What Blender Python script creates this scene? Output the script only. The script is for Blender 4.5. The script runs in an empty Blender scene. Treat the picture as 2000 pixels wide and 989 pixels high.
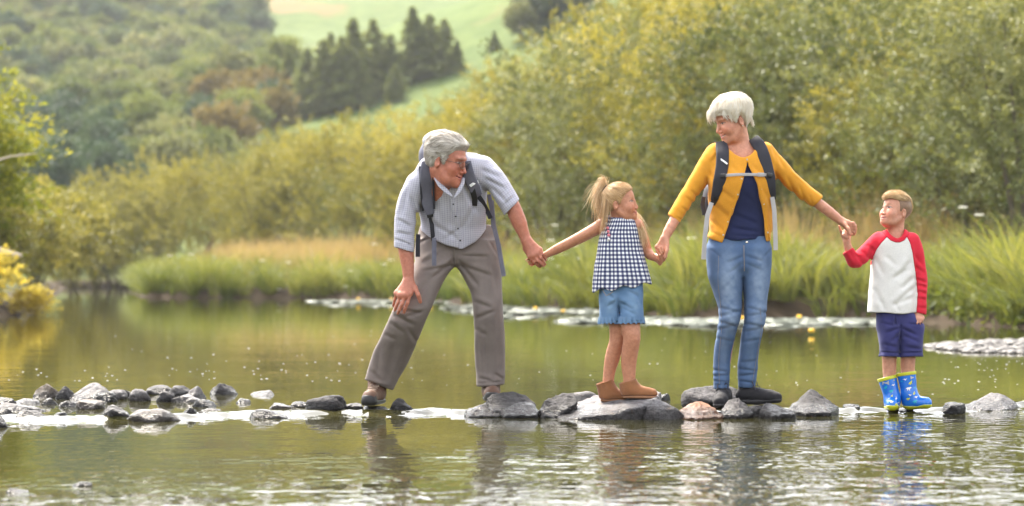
import bpy, math, random
import numpy as np
from mathutils import Vector, Matrix

# ------------------------------------------------------------------ camera, sky, sun, exposure
SC = bpy.context.scene
COL = SC.collection
FPX, VH, CH, WZ = 4722.0, 530.0, 0.79, 0.022      # focal length in photo pixels, horizon row, camera height, upstream water level
cam_data = bpy.data.cameras.new('camera')
cam = bpy.data.objects.new('camera', cam_data); COL.objects.link(cam)
cam.location = (0, 0, CH); cam.rotation_euler = (math.radians(90), 0, 0)
cam_data.sensor_width = 36.0; cam_data.lens = FPX * 36.0 / 2000.0
cam_data.shift_y = (VH - 494.5) / 2000.0
cam_data.clip_start = 0.1; cam_data.clip_end = 6000
cam_data.dof.use_dof = True; cam_data.dof.focus_distance = 12.9; cam_data.dof.aperture_fstop = 2.7
SC.camera = cam
SUN_AZ, SUN_EL = math.radians(-28), math.radians(54)     # azimuth from +Y (away from the camera) towards +X
world = bpy.data.worlds.new('World'); SC.world = world; world.use_nodes = True
nt = world.node_tree; nt.nodes.clear()
sky = nt.nodes.new('ShaderNodeTexSky'); sky.sky_type = 'NISHITA'; sky.sun_disc = False
sky.sun_elevation = SUN_EL; sky.sun_rotation = SUN_AZ
sky.air_density = 1.0; sky.dust_density = 4.0; sky.ozone_density = 0.6
hsv = nt.nodes.new('ShaderNodeHueSaturation'); hsv.inputs['Saturation'].default_value = 0.22; hsv.inputs['Value'].default_value = 2.0
bgn = nt.nodes.new('ShaderNodeBackground'); bgn.inputs['Strength'].default_value = 0.15
wo = nt.nodes.new('ShaderNodeOutputWorld')
nt.links.new(sky.outputs[0], hsv.inputs['Color']); nt.links.new(hsv.outputs[0], bgn.inputs[0]); nt.links.new(bgn.outputs[0], wo.inputs[0])
sun_d = bpy.data.lights.new('sun', 'SUN'); sun_d.energy = 4.8; sun_d.angle = math.radians(10); sun_d.color = (1.0, 0.90, 0.75)
sun = bpy.data.objects.new('sun', sun_d); COL.objects.link(sun)
sdir = Vector((math.sin(SUN_AZ) * math.cos(SUN_EL), math.cos(SUN_AZ) * math.cos(SUN_EL), math.sin(SUN_EL)))
sun.rotation_euler = (-sdir).to_track_quat('-Z', 'Y').to_euler(); sun.location = sdir * 50
SC.view_settings.view_transform = 'Standard'; SC.view_settings.look = 'None'
SC.view_settings.exposure = 1.27; SC.view_settings.gamma = 1.0; SC.view_settings.use_curve_mapping = False
SC.cycles.use_denoising = True
SC.cycles.max_bounces = 5; SC.cycles.diffuse_bounces = 3; SC.cycles.glossy_bounces = 3; SC.cycles.transparent_max_bounces = 8
SC.cycles.volume_bounces = 0; SC.cycles.caustics_reflective = False; SC.cycles.caustics_refractive = False
SC.cycles.sample_clamp_indirect = 6.0

RNG = np.random.default_rng(7)
random.seed(7)

# ------------------------------------------------------------------ helpers
def dw(v, z=WZ):
    """distance at which a point of height z shows at photo row v"""
    return FPX * (CH - z) / (v - VH)
def px(u, v, d):
    """world point at photo column u, row v, distance d"""
    return np.array([(u - 1000) / FPX * d, d, CH + (VH - v) / FPX * d])
def tag(o, label=None, cat=None, group=None, kind=None):
    if label: o['label'] = label
    if cat: o['category'] = cat
    if group: o['group'] = group
    if kind: o['kind'] = kind
    return o
def empty(name, loc=(0, 0, 0), parent=None):
    o = bpy.data.objects.new(name, None); COL.objects.link(o); o.location = loc; o.empty_display_size = 0.1
    if parent: o.parent = parent
    return o
def mk_mesh(name, V, F, mats, smooth=True, fmat=None, col=None, uv=None):
    """V (n,3), F (m,k) integer array or list of arrays of equal-sized faces"""
    me = bpy.data.meshes.new(name)
    Fs = F if isinstance(F, list) else [F]
    Fs = [np.asarray(f, dtype=np.int32) for f in Fs if len(f)]
    V = np.asarray(V, dtype=np.float32)
    loops = np.concatenate([f.ravel() for f in Fs])
    tot = np.concatenate([np.full(len(f), f.shape[1], np.int32) for f in Fs])
    start = np.concatenate([[0], np.cumsum(tot)[:-1]]).astype(np.int32)
    me.vertices.add(len(V)); me.vertices.foreach_set('co', V.ravel())
    me.loops.add(len(loops)); me.loops.foreach_set('vertex_index', loops)
    me.polygons.add(len(tot)); me.polygons.foreach_set('loop_start', start); me.polygons.foreach_set('loop_total', tot)
    if smooth: me.polygons.foreach_set('use_smooth', np.ones(len(tot), bool))
    for m in (mats if isinstance(mats, (list, tuple)) else [mats]): me.materials.append(m)
    if fmat is not None: me.polygons.foreach_set('material_index', np.asarray(fmat, np.int32))
    me.update(calc_edges=True)
    if col is not None:
        a = me.color_attributes.new('col', 'FLOAT_COLOR', 'POINT')
        c = np.ones((len(V), 4), np.float32); c[:, :3] = col
        a.data.foreach_set('color', c.ravel())
    if uv is not None:
        a = me.attributes.new('cloth', 'FLOAT_VECTOR', 'POINT')
        c = np.zeros((len(V), 3), np.float32); c[:, :uv.shape[1]] = uv
        a.data.foreach_set('vector', c.ravel())
    return me
def link(name, me, parent=None, loc=None):
    o = bpy.data.objects.new(name, me); COL.objects.link(o)
    if parent: o.parent = parent
    if loc is not None: o.location = loc
    return o
def copy_tree(o, parent=None):
    c = o.copy(); COL.objects.link(c); c.parent = parent
    for ch in o.children: copy_tree(ch, c)
    return c
class MB:
    """collects simple pieces into one mesh"""
    def __init__(s): s.V = []; s.F3 = []; s.F4 = []; s.n = 0
    def add(s, V, F):
        V = np.asarray(V, float); s.V.append(V)
        F = np.asarray(F) + s.n
        (s.F3 if F.shape[1] == 3 else s.F4).append(F); s.n += len(V)
    def tube(s, pts, r, seg=8, ry=None, flat=None, cap=True):
        """sweep a circle (or a flat strip section when flat=(normal dir, thickness)) along pts"""
        P = np.asarray(pts, float); n = len(P)
        r = np.broadcast_to(np.asarray(r, float), (n,))
        T = np.gradient(P, axis=0); T /= np.linalg.norm(T, axis=1)[:, None] + 1e-9
        up = np.array([0.0, 0, 1]) if flat is None else np.asarray(flat[0], float)
        if flat is None and abs(T[0] @ up) > .9: up = np.array([0.0, 1, 0])
        rings = []
        a = np.linspace(0, 2 * np.pi, seg, endpoint=False)
        for i in range(n):
            B = np.cross(T[i], up); B /= np.linalg.norm(B) + 1e-9
            N = np.cross(B, T[i])
            if flat is None: up = N
            t = r[i] if flat is None else flat[1]
            if flat is None: c, q = np.cos(a), np.sin(a)
            else:
                c = np.sign(np.cos(a)) * np.abs(np.cos(a)) ** .4; q = np.sign(np.sin(a)) * np.abs(np.sin(a)) ** .4
            rings.append(P[i] + np.outer(c, B) * r[i] + np.outer(q, N) * t)
        V = np.concatenate(rings)
        i = np.arange(n - 1)[:, None] * seg; j = np.arange(seg)[None]; k = (j + 1) % seg
        F = np.stack([i + j, i + k, i + seg + k, i + seg + j], -1).reshape(-1, 4)
        s.add(V, F)
        if cap:
            for e in (0, n - 1):
                c0 = P[e]; ring = rings[e]; V2 = np.vstack([ring, c0])
                j = np.arange(seg)
                s.add(V2, np.stack([j, (j + 1) % seg, np.full(seg, seg)], -1))
        return s
    def box(s, c, h, R=None):
        c = np.asarray(c, float); q = np.array([[x, y, z] for x in (-1, 1) for y in (-1, 1) for z in (-1, 1)], float) * np.asarray(h, float)
        if R is not None: q = q @ np.asarray(R).T
        s.add(q + c, [[0, 1, 3, 2], [4, 6, 7, 5], [0, 4, 5, 1], [2, 3, 7, 6], [0, 2, 6, 4], [1, 5, 7, 3]])
        return s
    def ell(s, c, r, seg=10, rings=6):
        th = np.linspace(0, np.pi, rings + 1)[1:-1]; ph = np.linspace(0, 2 * np.pi, seg, endpoint=False)
        V = [[0, 0, 1]] + [[math.sin(t) * math.cos(p), math.sin(t) * math.sin(p), math.cos(t)] for t in th for p in ph] + [[0, 0, -1]]
        V = np.array(V) * np.asarray(r) + np.asarray(c)
        m = len(th); F4 = []; F3 = []
        for i in range(m - 1):
            for j in range(seg): F4.append([1 + i * seg + j, 1 + (i + 1) * seg + j, 1 + (i + 1) * seg + (j + 1) % seg, 1 + i * seg + (j + 1) % seg])
        b = s.n
        s.V.append(V); s.n += len(V)
        if F4: s.F4.append(np.array(F4) + b)
        for j in range(seg):
            F3.append([0, 1 + j, 1 + (j + 1) % seg]); F3.append([len(V) - 1, 1 + (m - 1) * seg + (j + 1) % seg, 1 + (m - 1) * seg + j])
        s.F3.append(np.array(F3) + b)
        return s
    def mesh(s, name, mat, smooth=True, col=None):
        F = []
        if s.F3: F.append(np.concatenate(s.F3))
        if s.F4: F.append(np.concatenate(s.F4))
        return mk_mesh(name, np.concatenate(s.V), F, mat, smooth, col=col)
    def obj(s, name, mat, parent=None, off=(0, 0, 0), smooth=True):
        me = s.mesh(name, mat, smooth)
        if any(off): me.transform(Matrix.Translation(-Vector(off)))
        return link(name, me, parent)

# ---- noise
def _hash(i, j, k, seed):
    h = (i.astype(np.int64) * 374761393 + j.astype(np.int64) * 668265263 + k.astype(np.int64) * 2147483647 + seed * 144665) & 0x7fffffff
    h = ((h ^ (h >> 13)) * 1274126177) & 0x7fffffff
    h = h ^ (h >> 16)
    return (h & 0xffff) / 32767.5 - 1.0
def noise3(P, seed=0):
    P = np.asarray(P); I = np.floor(P).astype(np.int64); f = P - I; f = f * f * (3 - 2 * f)
    r = 0
    for a in (0, 1):
        wx = f[..., 0] if a else 1 - f[..., 0]
        for b in (0, 1):
            wy = f[..., 1] if b else 1 - f[..., 1]
            for c in (0, 1):
                wz = f[..., 2] if c else 1 - f[..., 2]
                r = r + wx * wy * wz * _hash(I[..., 0] + a, I[..., 1] + b, I[..., 2] + c, seed)
    return r
def fbm(P, oct=4, seed=0, gain=.5):
    P = np.asarray(P, float); r = 0; a = 1.0
    for o in range(oct): r = r + a * noise3(P, seed + o * 17); P = P * 2.03; a *= gain
    return r
def sstep(a, b, x):
    t = np.clip((x - a) / (b - a), 0, 1); return t * t * (3 - 2 * t)

# ------------------------------------------------------------------ materials
MATS = {}
def nodes_of(name):
    m = bpy.data.materials.new(name); m.use_nodes = True
    n = m.node_tree; b = n.nodes['Principled BSDF']; o = n.nodes['Material Output']
    return m, n, b, o
def N(n, t, **kw):
    x = n.nodes.new(t)
    for k, v in kw.items(): setattr(x, k, v)
    return x
def mix_rgb(n, fac, a, b, blend='MIX'):
    m = N(n, 'ShaderNodeMix', data_type='RGBA', blend_type=blend)
    for s, v in ((m.inputs[0], fac), (m.inputs[6], a), (m.inputs[7], b)):
        if hasattr(v, 'is_output'): n.links.new(v, s)
        elif isinstance(v, (int, float)): s.default_value = v
        else: s.default_value = (*v, 1)
    return m.outputs[2]
def noise_node(n, scale, detail=3, rough=.55, vec=None, stretch=None):
    t = N(n, 'ShaderNodeTexNoise'); t.inputs['Scale'].default_value = scale; t.inputs['Detail'].default_value = detail; t.inputs['Roughness'].default_value = rough
    if vec is None: vec = N(n, 'ShaderNodeTexCoord').outputs['Object']
    if stretch:
        mp = N(n, 'ShaderNodeMapping'); mp.inputs['Scale'].default_value = stretch; n.links.new(vec, mp.inputs[0]); vec = mp.outputs[0]
    n.links.new(vec, t.inputs['Vector'])
    return t.outputs['Fac']
def ramp(n, fac, stops):
    r = N(n, 'ShaderNodeValToRGB'); e = r.color_ramp.elements
    while len(e) < len(stops): e.new(.5)
    for x, (p, c) in zip(e, stops): x.position = p; x.color = (*c, 1) if len(c) == 3 else c
    n.links.new(fac, r.inputs[0]); return r.outputs[0]
def bump(n, b, h, strength, dist):
    x = N(n, 'ShaderNodeBump'); x.inputs['Strength'].default_value = strength; x.inputs['Distance'].default_value = dist
    n.links.new(h, x.inputs['Height']); n.links.new(x.outputs[0], b.inputs['Normal']); return x
def mat_plain(name, col, rough=.7, var=.15, scale=40, bs=.2, bd=.002, metal=0, sheen=0, spec=.4, sss=0, attr=False, stretch=None):
    if name in MATS: return MATS[name]
    m, n, b, o = nodes_of(name)
    f = noise_node(n, scale, 4, .6, stretch=stretch)
    base = (0, 0, 0)
    if attr:
        a = N(n, 'ShaderNodeAttribute', attribute_name='col'); base = a.outputs['Color']
        v = ramp(n, f, [(.2, (1 - var,) * 3), (.8, (1 + var,) * 3)])
        c = mix_rgb(n, 1.0, base, v, 'MULTIPLY')
    else:
        c = ramp(n, f, [(.25, tuple(x * (1 - var) for x in col)), (.75, tuple(min(1, x * (1 + var)) for x in col))])
    n.links.new(c, b.inputs['Base Color'])
    b.inputs['Roughness'].default_value = rough; b.inputs['Metallic'].default_value = metal
    b.inputs['Specular IOR Level'].default_value = spec
    if sheen: b.inputs['Sheen Weight'].default_value = sheen; b.inputs['Sheen Roughness'].default_value = .5
    if sss:
        b.inputs['Subsurface Weight'].default_value = sss; b.inputs['Subsurface Radius'].default_value = (1, .35, .2); b.inputs['Subsurface Scale'].default_value = .008
    if bs: bump(n, b, f, bs, bd)
    MATS[name] = m; return m
def mat_leaf(name, cols, trans=.4, rough=.55):
    """leaf colour drawn per leaf from the 'col' attribute (red channel picks along the ramp), thin and translucent"""
    m, n, b, o = nodes_of(name)
    a = N(n, 'ShaderNodeAttribute', attribute_name='col')
    sep = N(n, 'ShaderNodeSeparateColor'); n.links.new(a.outputs['Color'], sep.inputs[0])
    oi = N(n, 'ShaderNodeObjectInfo')
    k = N(n, 'ShaderNodeMath', operation='MULTIPLY_ADD'); k.inputs[1].default_value = .3; n.links.new(oi.outputs['Random'], k.inputs[0])
    k2 = N(n, 'ShaderNodeMath', operation='MULTIPLY'); k2.inputs[1].default_value = .7; n.links.new(sep.outputs[0], k2.inputs[0]); n.links.new(k2.outputs[0], k.inputs[2])
    c = ramp(n, k.outputs[0], [(i / (len(cols) - 1), x) for i, x in enumerate(cols)])
    n.links.new(c, b.inputs['Base Color']); b.inputs['Roughness'].default_value = rough; b.inputs['Specular IOR Level'].default_value = .25
    t = N(n, 'ShaderNodeBsdfTranslucent'); g = N(n, 'ShaderNodeMix', data_type='RGBA', blend_type='MULTIPLY'); g.inputs[0].default_value = 1
    n.links.new(c, g.inputs[6]); g.inputs[7].default_value = (1.25, 1.15, .6, 1); n.links.new(g.outputs[2], t.inputs[0])
    mx = N(n, 'ShaderNodeMixShader'); mx.inputs[0].default_value = trans
    n.links.new(b.outputs[0], mx.inputs[1]); n.links.new(t.outputs[0], mx.inputs[2]); n.links.new(mx.outputs[0], o.inputs[0])
    return m
# ------------------------------------------------------------------ the setting: terrain, river
# river outline from shoreline points (photo column, row on the upstream water level)
_right = [(2000, 641), (1900, 634), (1700, 621), (1480, 621), (1330, 619), (1160, 604), (1000, 601), (870, 590), (800, 586), (660, 583), (520, 582), (380, 582), (290, 581), (262, 573), (262, 562)]
_left = [(118, 562), (112, 569), (96, 585), (70, 600), (30, 617), (-60, 622)]
def shore(u, v):
    d = dw(v); return ((u - 1000) / FPX * d, d)
RB = [shore(*p) for p in _right]; LB = [shore(*p) for p in _left]
RIVER = [(60, -40), (40, 8), (16, 22), (9.0, 27)] + RB + LB + [(-16, 30), (-40, 20), (-80, -40)]
RIVER = np.array(RIVER)
def river_sd(x, y):
    """signed distance to the river edge, negative in the water"""
    x = np.asarray(x, float); y = np.asarray(y, float)
    dmin = np.full(x.shape, 1e9); ins = np.zeros(x.shape, bool)
    n = len(RIVER)
    for i in range(n):
        ax, ay = RIVER[i]; bx, by = RIVER[(i + 1) % n]
        ex, ey = bx - ax, by - ay
        t = np.clip(((x - ax) * ex + (y - ay) * ey) / (ex * ex + ey * ey), 0, 1)
        dmin = np.minimum(dmin, np.hypot(x - ax - t * ex, y - ay - t * ey))
        c = (ay > y) != (by > y)
        with np.errstate(divide='ignore', invalid='ignore'):
            ins ^= c & (x < (ex) * (y - ay) / (by - ay + 1e-12) + ax)
    return np.where(ins, -dmin, dmin)
def terrain(x, y):
    x = np.asarray(x, float); y = np.asarray(y, float)
    d = np.maximum(y, 0)
    base = np.interp(d, [0, 115, 160, 200, 300, 450, 600, 800, 1100, 1500], [0, 0.6, 2.2, 6.0, 19, 45, 76, 118, 185, 250])
    spur = sstep(-62, 55, x) * 34 * np.exp(-((y - 262) / 62) ** 2) * sstep(95, 190, y)
    side = sstep(20, 160, np.abs(x)) * 12 * sstep(10, 120, y) + sstep(25, 200, -y) * 14
    h = base + spur + side
    P = np.stack([x, y, 0 * x], -1)
    h = h + fbm(P / 45., 3, 3) * 1.6 * sstep(100, 200, y) + fbm(P / 160., 2, 9) * 6 * sstep(250, 500, y)
    s = river_sd(x, y)
    s = s + fbm(P / 1.3, 2, 5) * .16
    bank = np.where(s > 0, WZ + .02 + .30 * sstep(0, .5, s) + .25 * sstep(.5, 7, s), WZ + np.maximum(-.9, s * .35))
    return bank + h * sstep(0, 25, s) + .05 * fbm(P / .8, 2, 8) * sstep(.3, 3, s)
def ground_z(x, y): return float(terrain(np.array([x]), np.array([y]))[0])
_ys = np.concatenate([np.linspace(-120, 15, 20), np.arange(17, 34, .6), np.arange(34, 80, .6), np.arange(80, 130, .8), np.arange(131, 420, 4), np.arange(424, 900, 12), np.arange(915, 1500, 45)])
_xs = np.concatenate([np.linspace(-900, -60, 42), np.arange(-58, -18, 1.2), np.arange(-18, 12, .5), np.arange(12, 60, 1.2), np.linspace(62, 900, 42)])
GX, GY = np.meshgrid(_xs, _ys)
GZ = terrain(GX, GY)
V = np.stack([GX, GY, GZ], -1).reshape(-1, 3)
def grid_faces(ny, nx):
    i = np.arange(ny - 1)[:, None] * nx; j = np.arange(nx - 1)[None]
    return np.stack([i + j, i + j + 1, i + nx + j + 1, i + nx + j], -1).reshape(-1, 4)
m, n, b, o = nodes_of('hill_grass')
geo = N(n, 'ShaderNodeNewGeometry').outputs['Position']
f1 = noise_node(n, .035, 5, .6, geo); f2 = noise_node(n, .35, 4, .6, geo); f3 = noise_node(n, .012, 3, .5, geo)
c1 = ramp(n, f2, [(.3, (.055, .085, .022)), (.7, (.095, .125, .036))])
c2 = ramp(n, f1, [(.56, (0, 0, 0)), (.66, (1, 1, 1))])
c3 = mix_rgb(n, c2, c1, (.16, .10, .045))
c4 = mix_rgb(n, ramp(n, f3, [(.45, (0, 0, 0)), (.6, (1, 1, 1))]), c3, c1)
sx = N(n, 'ShaderNodeSeparateXYZ'); n.links.new(geo, sx.inputs[0])
mud = ramp(n, sx.outputs['Z'], [(.0, (.0, .0, .0)), (.30, (0, 0, 0)), (.42, (1, 1, 1))])
c5 = mix_rgb(n, mud, (.045, .032, .02), c4)
n.links.new(c5, b.inputs['Base Color']); b.inputs['Roughness'].default_value = .95; b.inputs['Specular IOR Level'].default_value = .1
bump(n, b, f2, .6, .3)
g_obj = tag(link('ground', mk_mesh('ground', V, grid_faces(len(_ys), len(_xs)), m)), kind='structure')

# crossing: the row of stones holds the upstream water a hand's breadth higher
_yc = np.array([(-200, 12.6), (0, 12.75), (270, 12.78), (420, 12.84), (500, 13.05), (600, 13.2), (680, 13.4), (850, 13.5), (920, 13.3), (1050, 13.05), (1300, 13.0), (1450, 13.1), (1560, 13.3), (1640, 13.5), (1760, 13.56), (1860, 13.6), (2000, 13.85), (2200, 14.2)])
def ycross(x):
    u = 1000 + np.asarray(x) * FPX / 13.4
    return np.interp(u, _yc[:, 0], _yc[:, 1])
_ys = np.concatenate([np.linspace(-60, 7, 12), np.arange(7.5, 12.4, .25), np.arange(12.4, 14.6, .028), np.arange(15, 22, .3), np.linspace(23, 140, 60)])
_xs = np.concatenate([np.linspace(-90, -4.6, 24), np.arange(-4.5, 4.5, .036), np.linspace(4.6, 70, 24)])
WX, WY = np.meshgrid(_xs, _ys)
P = np.stack([WX, WY, 0 * WX], -1)
wob = fbm(P * np.array([2.6, .6, 1]), 3, 31) * .13
t = WY - (ycross(WX) + wob)
lvl = WZ * sstep(-.01, .08, t)
rough = np.exp(-((t - .02) / .16) ** 2)
WZZ = lvl + rough * fbm(P * np.array([15, 22, 1.]), 3, 77) * .011 + np.exp(-((t + .1) / .12) ** 2) * fbm(P * np.array([18, 30, 1.]), 2, 78) * .005
m, n, b, o = nodes_of('river_water')
geo = N(n, 'ShaderNodeNewGeometry').outputs['Position']
b.inputs['Base Color'].default_value = (.030, .028, .010, 1); b.inputs['Roughness'].default_value = .015; b.inputs['IOR'].default_value = 1.333
w1 = noise_node(n, 1, 3, .55, geo, (2.0, 2.4, 1)); w2 = noise_node(n, 1, 1.5, .5, geo, (10, 7.5, 1)); w4 = noise_node(n, 1, 1, .5, geo, (24, 15, 1)); w3 = noise_node(n, 1, 2, .5, geo, (.35, .9, 1))
sx = N(n, 'ShaderNodeSeparateXYZ'); n.links.new(geo, sx.inputs[0])
def mrange(x, a, bb, c, d):
    r = N(n, 'ShaderNodeMapRange'); r.interpolation_type = 'SMOOTHSTEP'
    n.links.new(x, r.inputs[0])
    for i, q in enumerate((a, bb, c, d)): r.inputs[i + 1].default_value = q
    return r.outputs[0]
def mth(op, a, c):
    x = N(n, 'ShaderNodeMath', operation=op)
    for i, q in enumerate((a, c)):
        if isinstance(q, (int, float)): x.inputs[i].default_value = q
        else: n.links.new(q, x.inputs[i])
    return x.outputs[0]
# wind ripples: lively in the open water near the camera and to the right, calm above the stones
near = mrange(mth('SUBTRACT', sx.outputs['Y'], mth('MULTIPLY', sx.outputs['X'], .75)), 8.3, 11.8, 1.45, .15)
calm = mrange(sx.outputs['Y'], 13, 30, 1.0, .55)
patch = mrange(w3, .35, .65, .65, 1.2)
amp = mth('MULTIPLY', mth('MULTIPLY', near, calm), patch)
hgt = mth('ADD', mth('MULTIPLY', mth('MULTIPLY', w1, amp), 1.3), mth('MULTIPLY', mth('MULTIPLY', mth('ADD', w2, mth('MULTIPLY', w4, .3)), amp), 1.0))
WBUMP = bump(n, b, hgt, 1.0, .0115)
w_obj = tag(link('river_water', mk_mesh('river_water', np.stack([WX, WY, WZZ], -1).reshape(-1, 3), grid_faces(len(_ys), len(_xs)), m)), kind='structure')

# ------------------------------------------------------------------ trees and shrubs
M_WILLOW = mat_leaf('willow_leaf', [(.055, .062, .015), (.15, .148, .034), (.25, .232, .054), (.36, .32, .08)], .32)
M_WGREY = mat_leaf('grey_willow_leaf', [(.04, .055, .02), (.10, .12, .045), (.185, .20, .085), (.28, .285, .135)], .30)
M_OAK = mat_leaf('oak_leaf', [(.045, .075, .024), (.075, .11, .034), (.12, .15, .045), (.17, .19, .06)], .32)
M_DARK = mat_leaf('dark_leaf', [(.022, .05, .03), (.036, .07, .04), (.06, .095, .05), (.09, .12, .06)], .28)
M_BROWN = mat_leaf('russet_leaf', [(.075, .07, .024), (.12, .10, .034), (.165, .13, .045), (.20, .16, .06)], .35)
M_FIR = mat_leaf('conifer_needles', [(.07, .10, .035), (.115, .145, .048), (.17, .195, .062), (.22, .235, .08)], .4)
M_PALE = mat_leaf('pale_green_leaf', [(.06, .09, .025), (.10, .135, .036), (.155, .185, .055), (.21, .23, .08)], .38)
M_LIME = mat_leaf('lime_leaf', [(.10, .13, .015), (.16, .185, .022), (.23, .24, .035), (.30, .28, .055)], .5)
M_GOLD = mat_leaf('golden_leaf', [(.26, .20, .03), (.40, .32, .05), (.52, .43, .08), (.60, .52, .14)], .5)
M_BARK = mat_plain('bark', (.10, .08, .06), .9, .35, 6, .6, .03)
M_PALEBARK = mat_plain('pale_dead_wood', (.38, .32, .26), .85, .2, 9, .5, .02)
def leaves(C, D, L, W, tint, rng):
    """rhombic leaves at C along D"""
    n = len(C); D = D / (np.linalg.norm(D, axis=1)[:, None] + 1e-9)
    R = rng.normal(size=(n, 3)); S = np.cross(D, R); S /= np.linalg.norm(S, axis=1)[:, None] + 1e-9
    Nn = np.cross(S, D)
    L = np.broadcast_to(L, (n,))[:, None]; W = np.broadcast_to(W, (n,))[:, None]
    V = np.stack([C, C + D * L * .45 + S * W * .5 + Nn * L * .06, C + D * L, C + D * L * .45 - S * W * .5 + Nn * L * .06], 1).reshape(-1, 3)
    F = np.arange(n * 4).reshape(n, 4)
    col = np.repeat(np.clip(tint, 0, 1), 4)[:, None] * np.ones((1, 3))
    return V, F, col
def rnd_dir(rng, n):
    v = rng.normal(size=(n, 3)); return v / np.linalg.norm(v, axis=1)[:, None]
def crown(rng, h, w, nl, ns, nf, L, W, z0=.12, upright=.5, lobe=.26, droop=0.0):
    """lobes of leafy shoots spread through an egg-shaped crown; returns leaf mesh data and lobe centres"""
    A = []; cen = []
    for i in range(nl):
        for _ in range(20):
            p = rnd_dir(rng, 1)[0] * rng.uniform(.35, 1.0) ** .5
            if p[2] > -.75: break
        zc = h * (z0 + (1 - z0) * .5) + p[2] * h * (1 - z0) * .40
        taper = 1.0 - .35 * max(0, p[2])
        c = np.array([p[0] * w * .38 * taper, p[1] * w * .38 * taper, zc]); cen.append(c)
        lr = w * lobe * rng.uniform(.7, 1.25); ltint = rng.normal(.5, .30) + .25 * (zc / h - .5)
        dirs = rnd_dir(rng, ns); dirs[:, 2] = dirs[:, 2] * .8 + .25
        dirs = dirs / np.linalg.norm(dirs, axis=1)[:, None]
        for d0 in dirs:
            end = c + d0 * lr * np.array([1, 1, .95]) * rng.uniform(.75, 1.3)
            sd = d0 * (1 - upright) + np.array([0, 0, 1]) * upright + rng.normal(size=3) * .3
            sd /= np.linalg.norm(sd); sl = lr * rng.uniform(.35, .7)
            t = rng.uniform(0, 1, nf); curve = np.outer(t * t, np.array([d0[0], d0[1], -.6 - droop]) * sl * .4)
            pos = end + np.outer(t - .35, sd) * sl + curve + rng.normal(size=(nf, 3)) * L * .35
            ld = rng.normal(size=(nf, 3)) * .8 + sd * .6 + d0 * .4
            st = ltint + rng.normal(0, .10)
            A.append((pos, ld, np.full(nf, st) + rng.normal(0, .08, nf)))
    C = np.concatenate([a[0] for a in A]); D = np.concatenate([a[1] for a in A]); T = np.concatenate([a[2] for a in A])
    C[:, 2] *= h / np.percentile(C[:, 2], 99.7)
    C[:, 2] = np.maximum(C[:, 2], .05)
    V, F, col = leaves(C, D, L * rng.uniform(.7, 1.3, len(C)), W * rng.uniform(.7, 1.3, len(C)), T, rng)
    return V, F, col, cen
def woody(rng, cen, h, r0, stems=1, spread=.25):
    mb = MB()
    cen = [np.array(c) for c in cen]
    if stems == 1:
        top = np.array([rng.normal(0, .03) * h, rng.normal(0, .03) * h, h * .62])
        q = [np.array([0, 0, -.4]), np.array([0, 0, .05 * h]), top * .5 + rng.normal(size=3) * .02 * h, top, top + np.array([0, 0, h * .25])]
        mb.tube(q, [r0 * 1.35, r0, r0 * .75, r0 * .5, r0 * .15], 7)
        for c in cen[:14]:
            s = top * rng.uniform(.45, 1); mid = (s + c) / 2 + np.array([0, 0, -.03 * h])
            mb.tube([s, mid, c], [r0 * .35, r0 * .22, r0 * .06], 5)
    else:
        for k in range(stems):
            a = rng.uniform(0, 2 * np.pi); c = cen[k % len(cen)]
            b0 = np.array([math.cos(a), math.sin(a), 0]) * spread * rng.uniform(.2, 1) + np.array([0, 0, -.4])
            m1 = b0 * .6 + c * .4 + np.array([0, 0, .12 * h]) * .5
            mb.tube([b0, b0 * .85 + m1 * .15 + np.array([0, 0, .2]), m1, c], [r0, r0 * .85, r0 * .55, r0 * .12], 5)
    return mb
def tree_meshes(name, seed, h, w, nl, ns, nf, L, W, mat, r0, stems=1, **kw):
    rng = np.random.default_rng(seed)
    V, F, col, cen = crown(rng, h, w, nl, ns, nf, L, W, **kw)
    return mk_mesh(name + '_crown', V, F, mat, smooth=False, col=col), woody(rng, cen, h, r0, stems).mesh(name + '_trunk', M_BARK)
def place_tree(name, meshes, loc, s, rz, label, cat, group, part=('crown', 'trunk'), sz=None, mat=None):
    r = empty(name, loc); r.rotation_euler = (0, 0, rz); r.scale = (s, s, sz or s)
    cr = link(part[0], meshes[0], r); link(part[1], meshes[1], r)
    if len(meshes) > 2: cr.material_slots[0].link = 'OBJECT'; cr.material_slots[0].material = meshes[2]
    return tag(r, label, cat, group)

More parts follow.
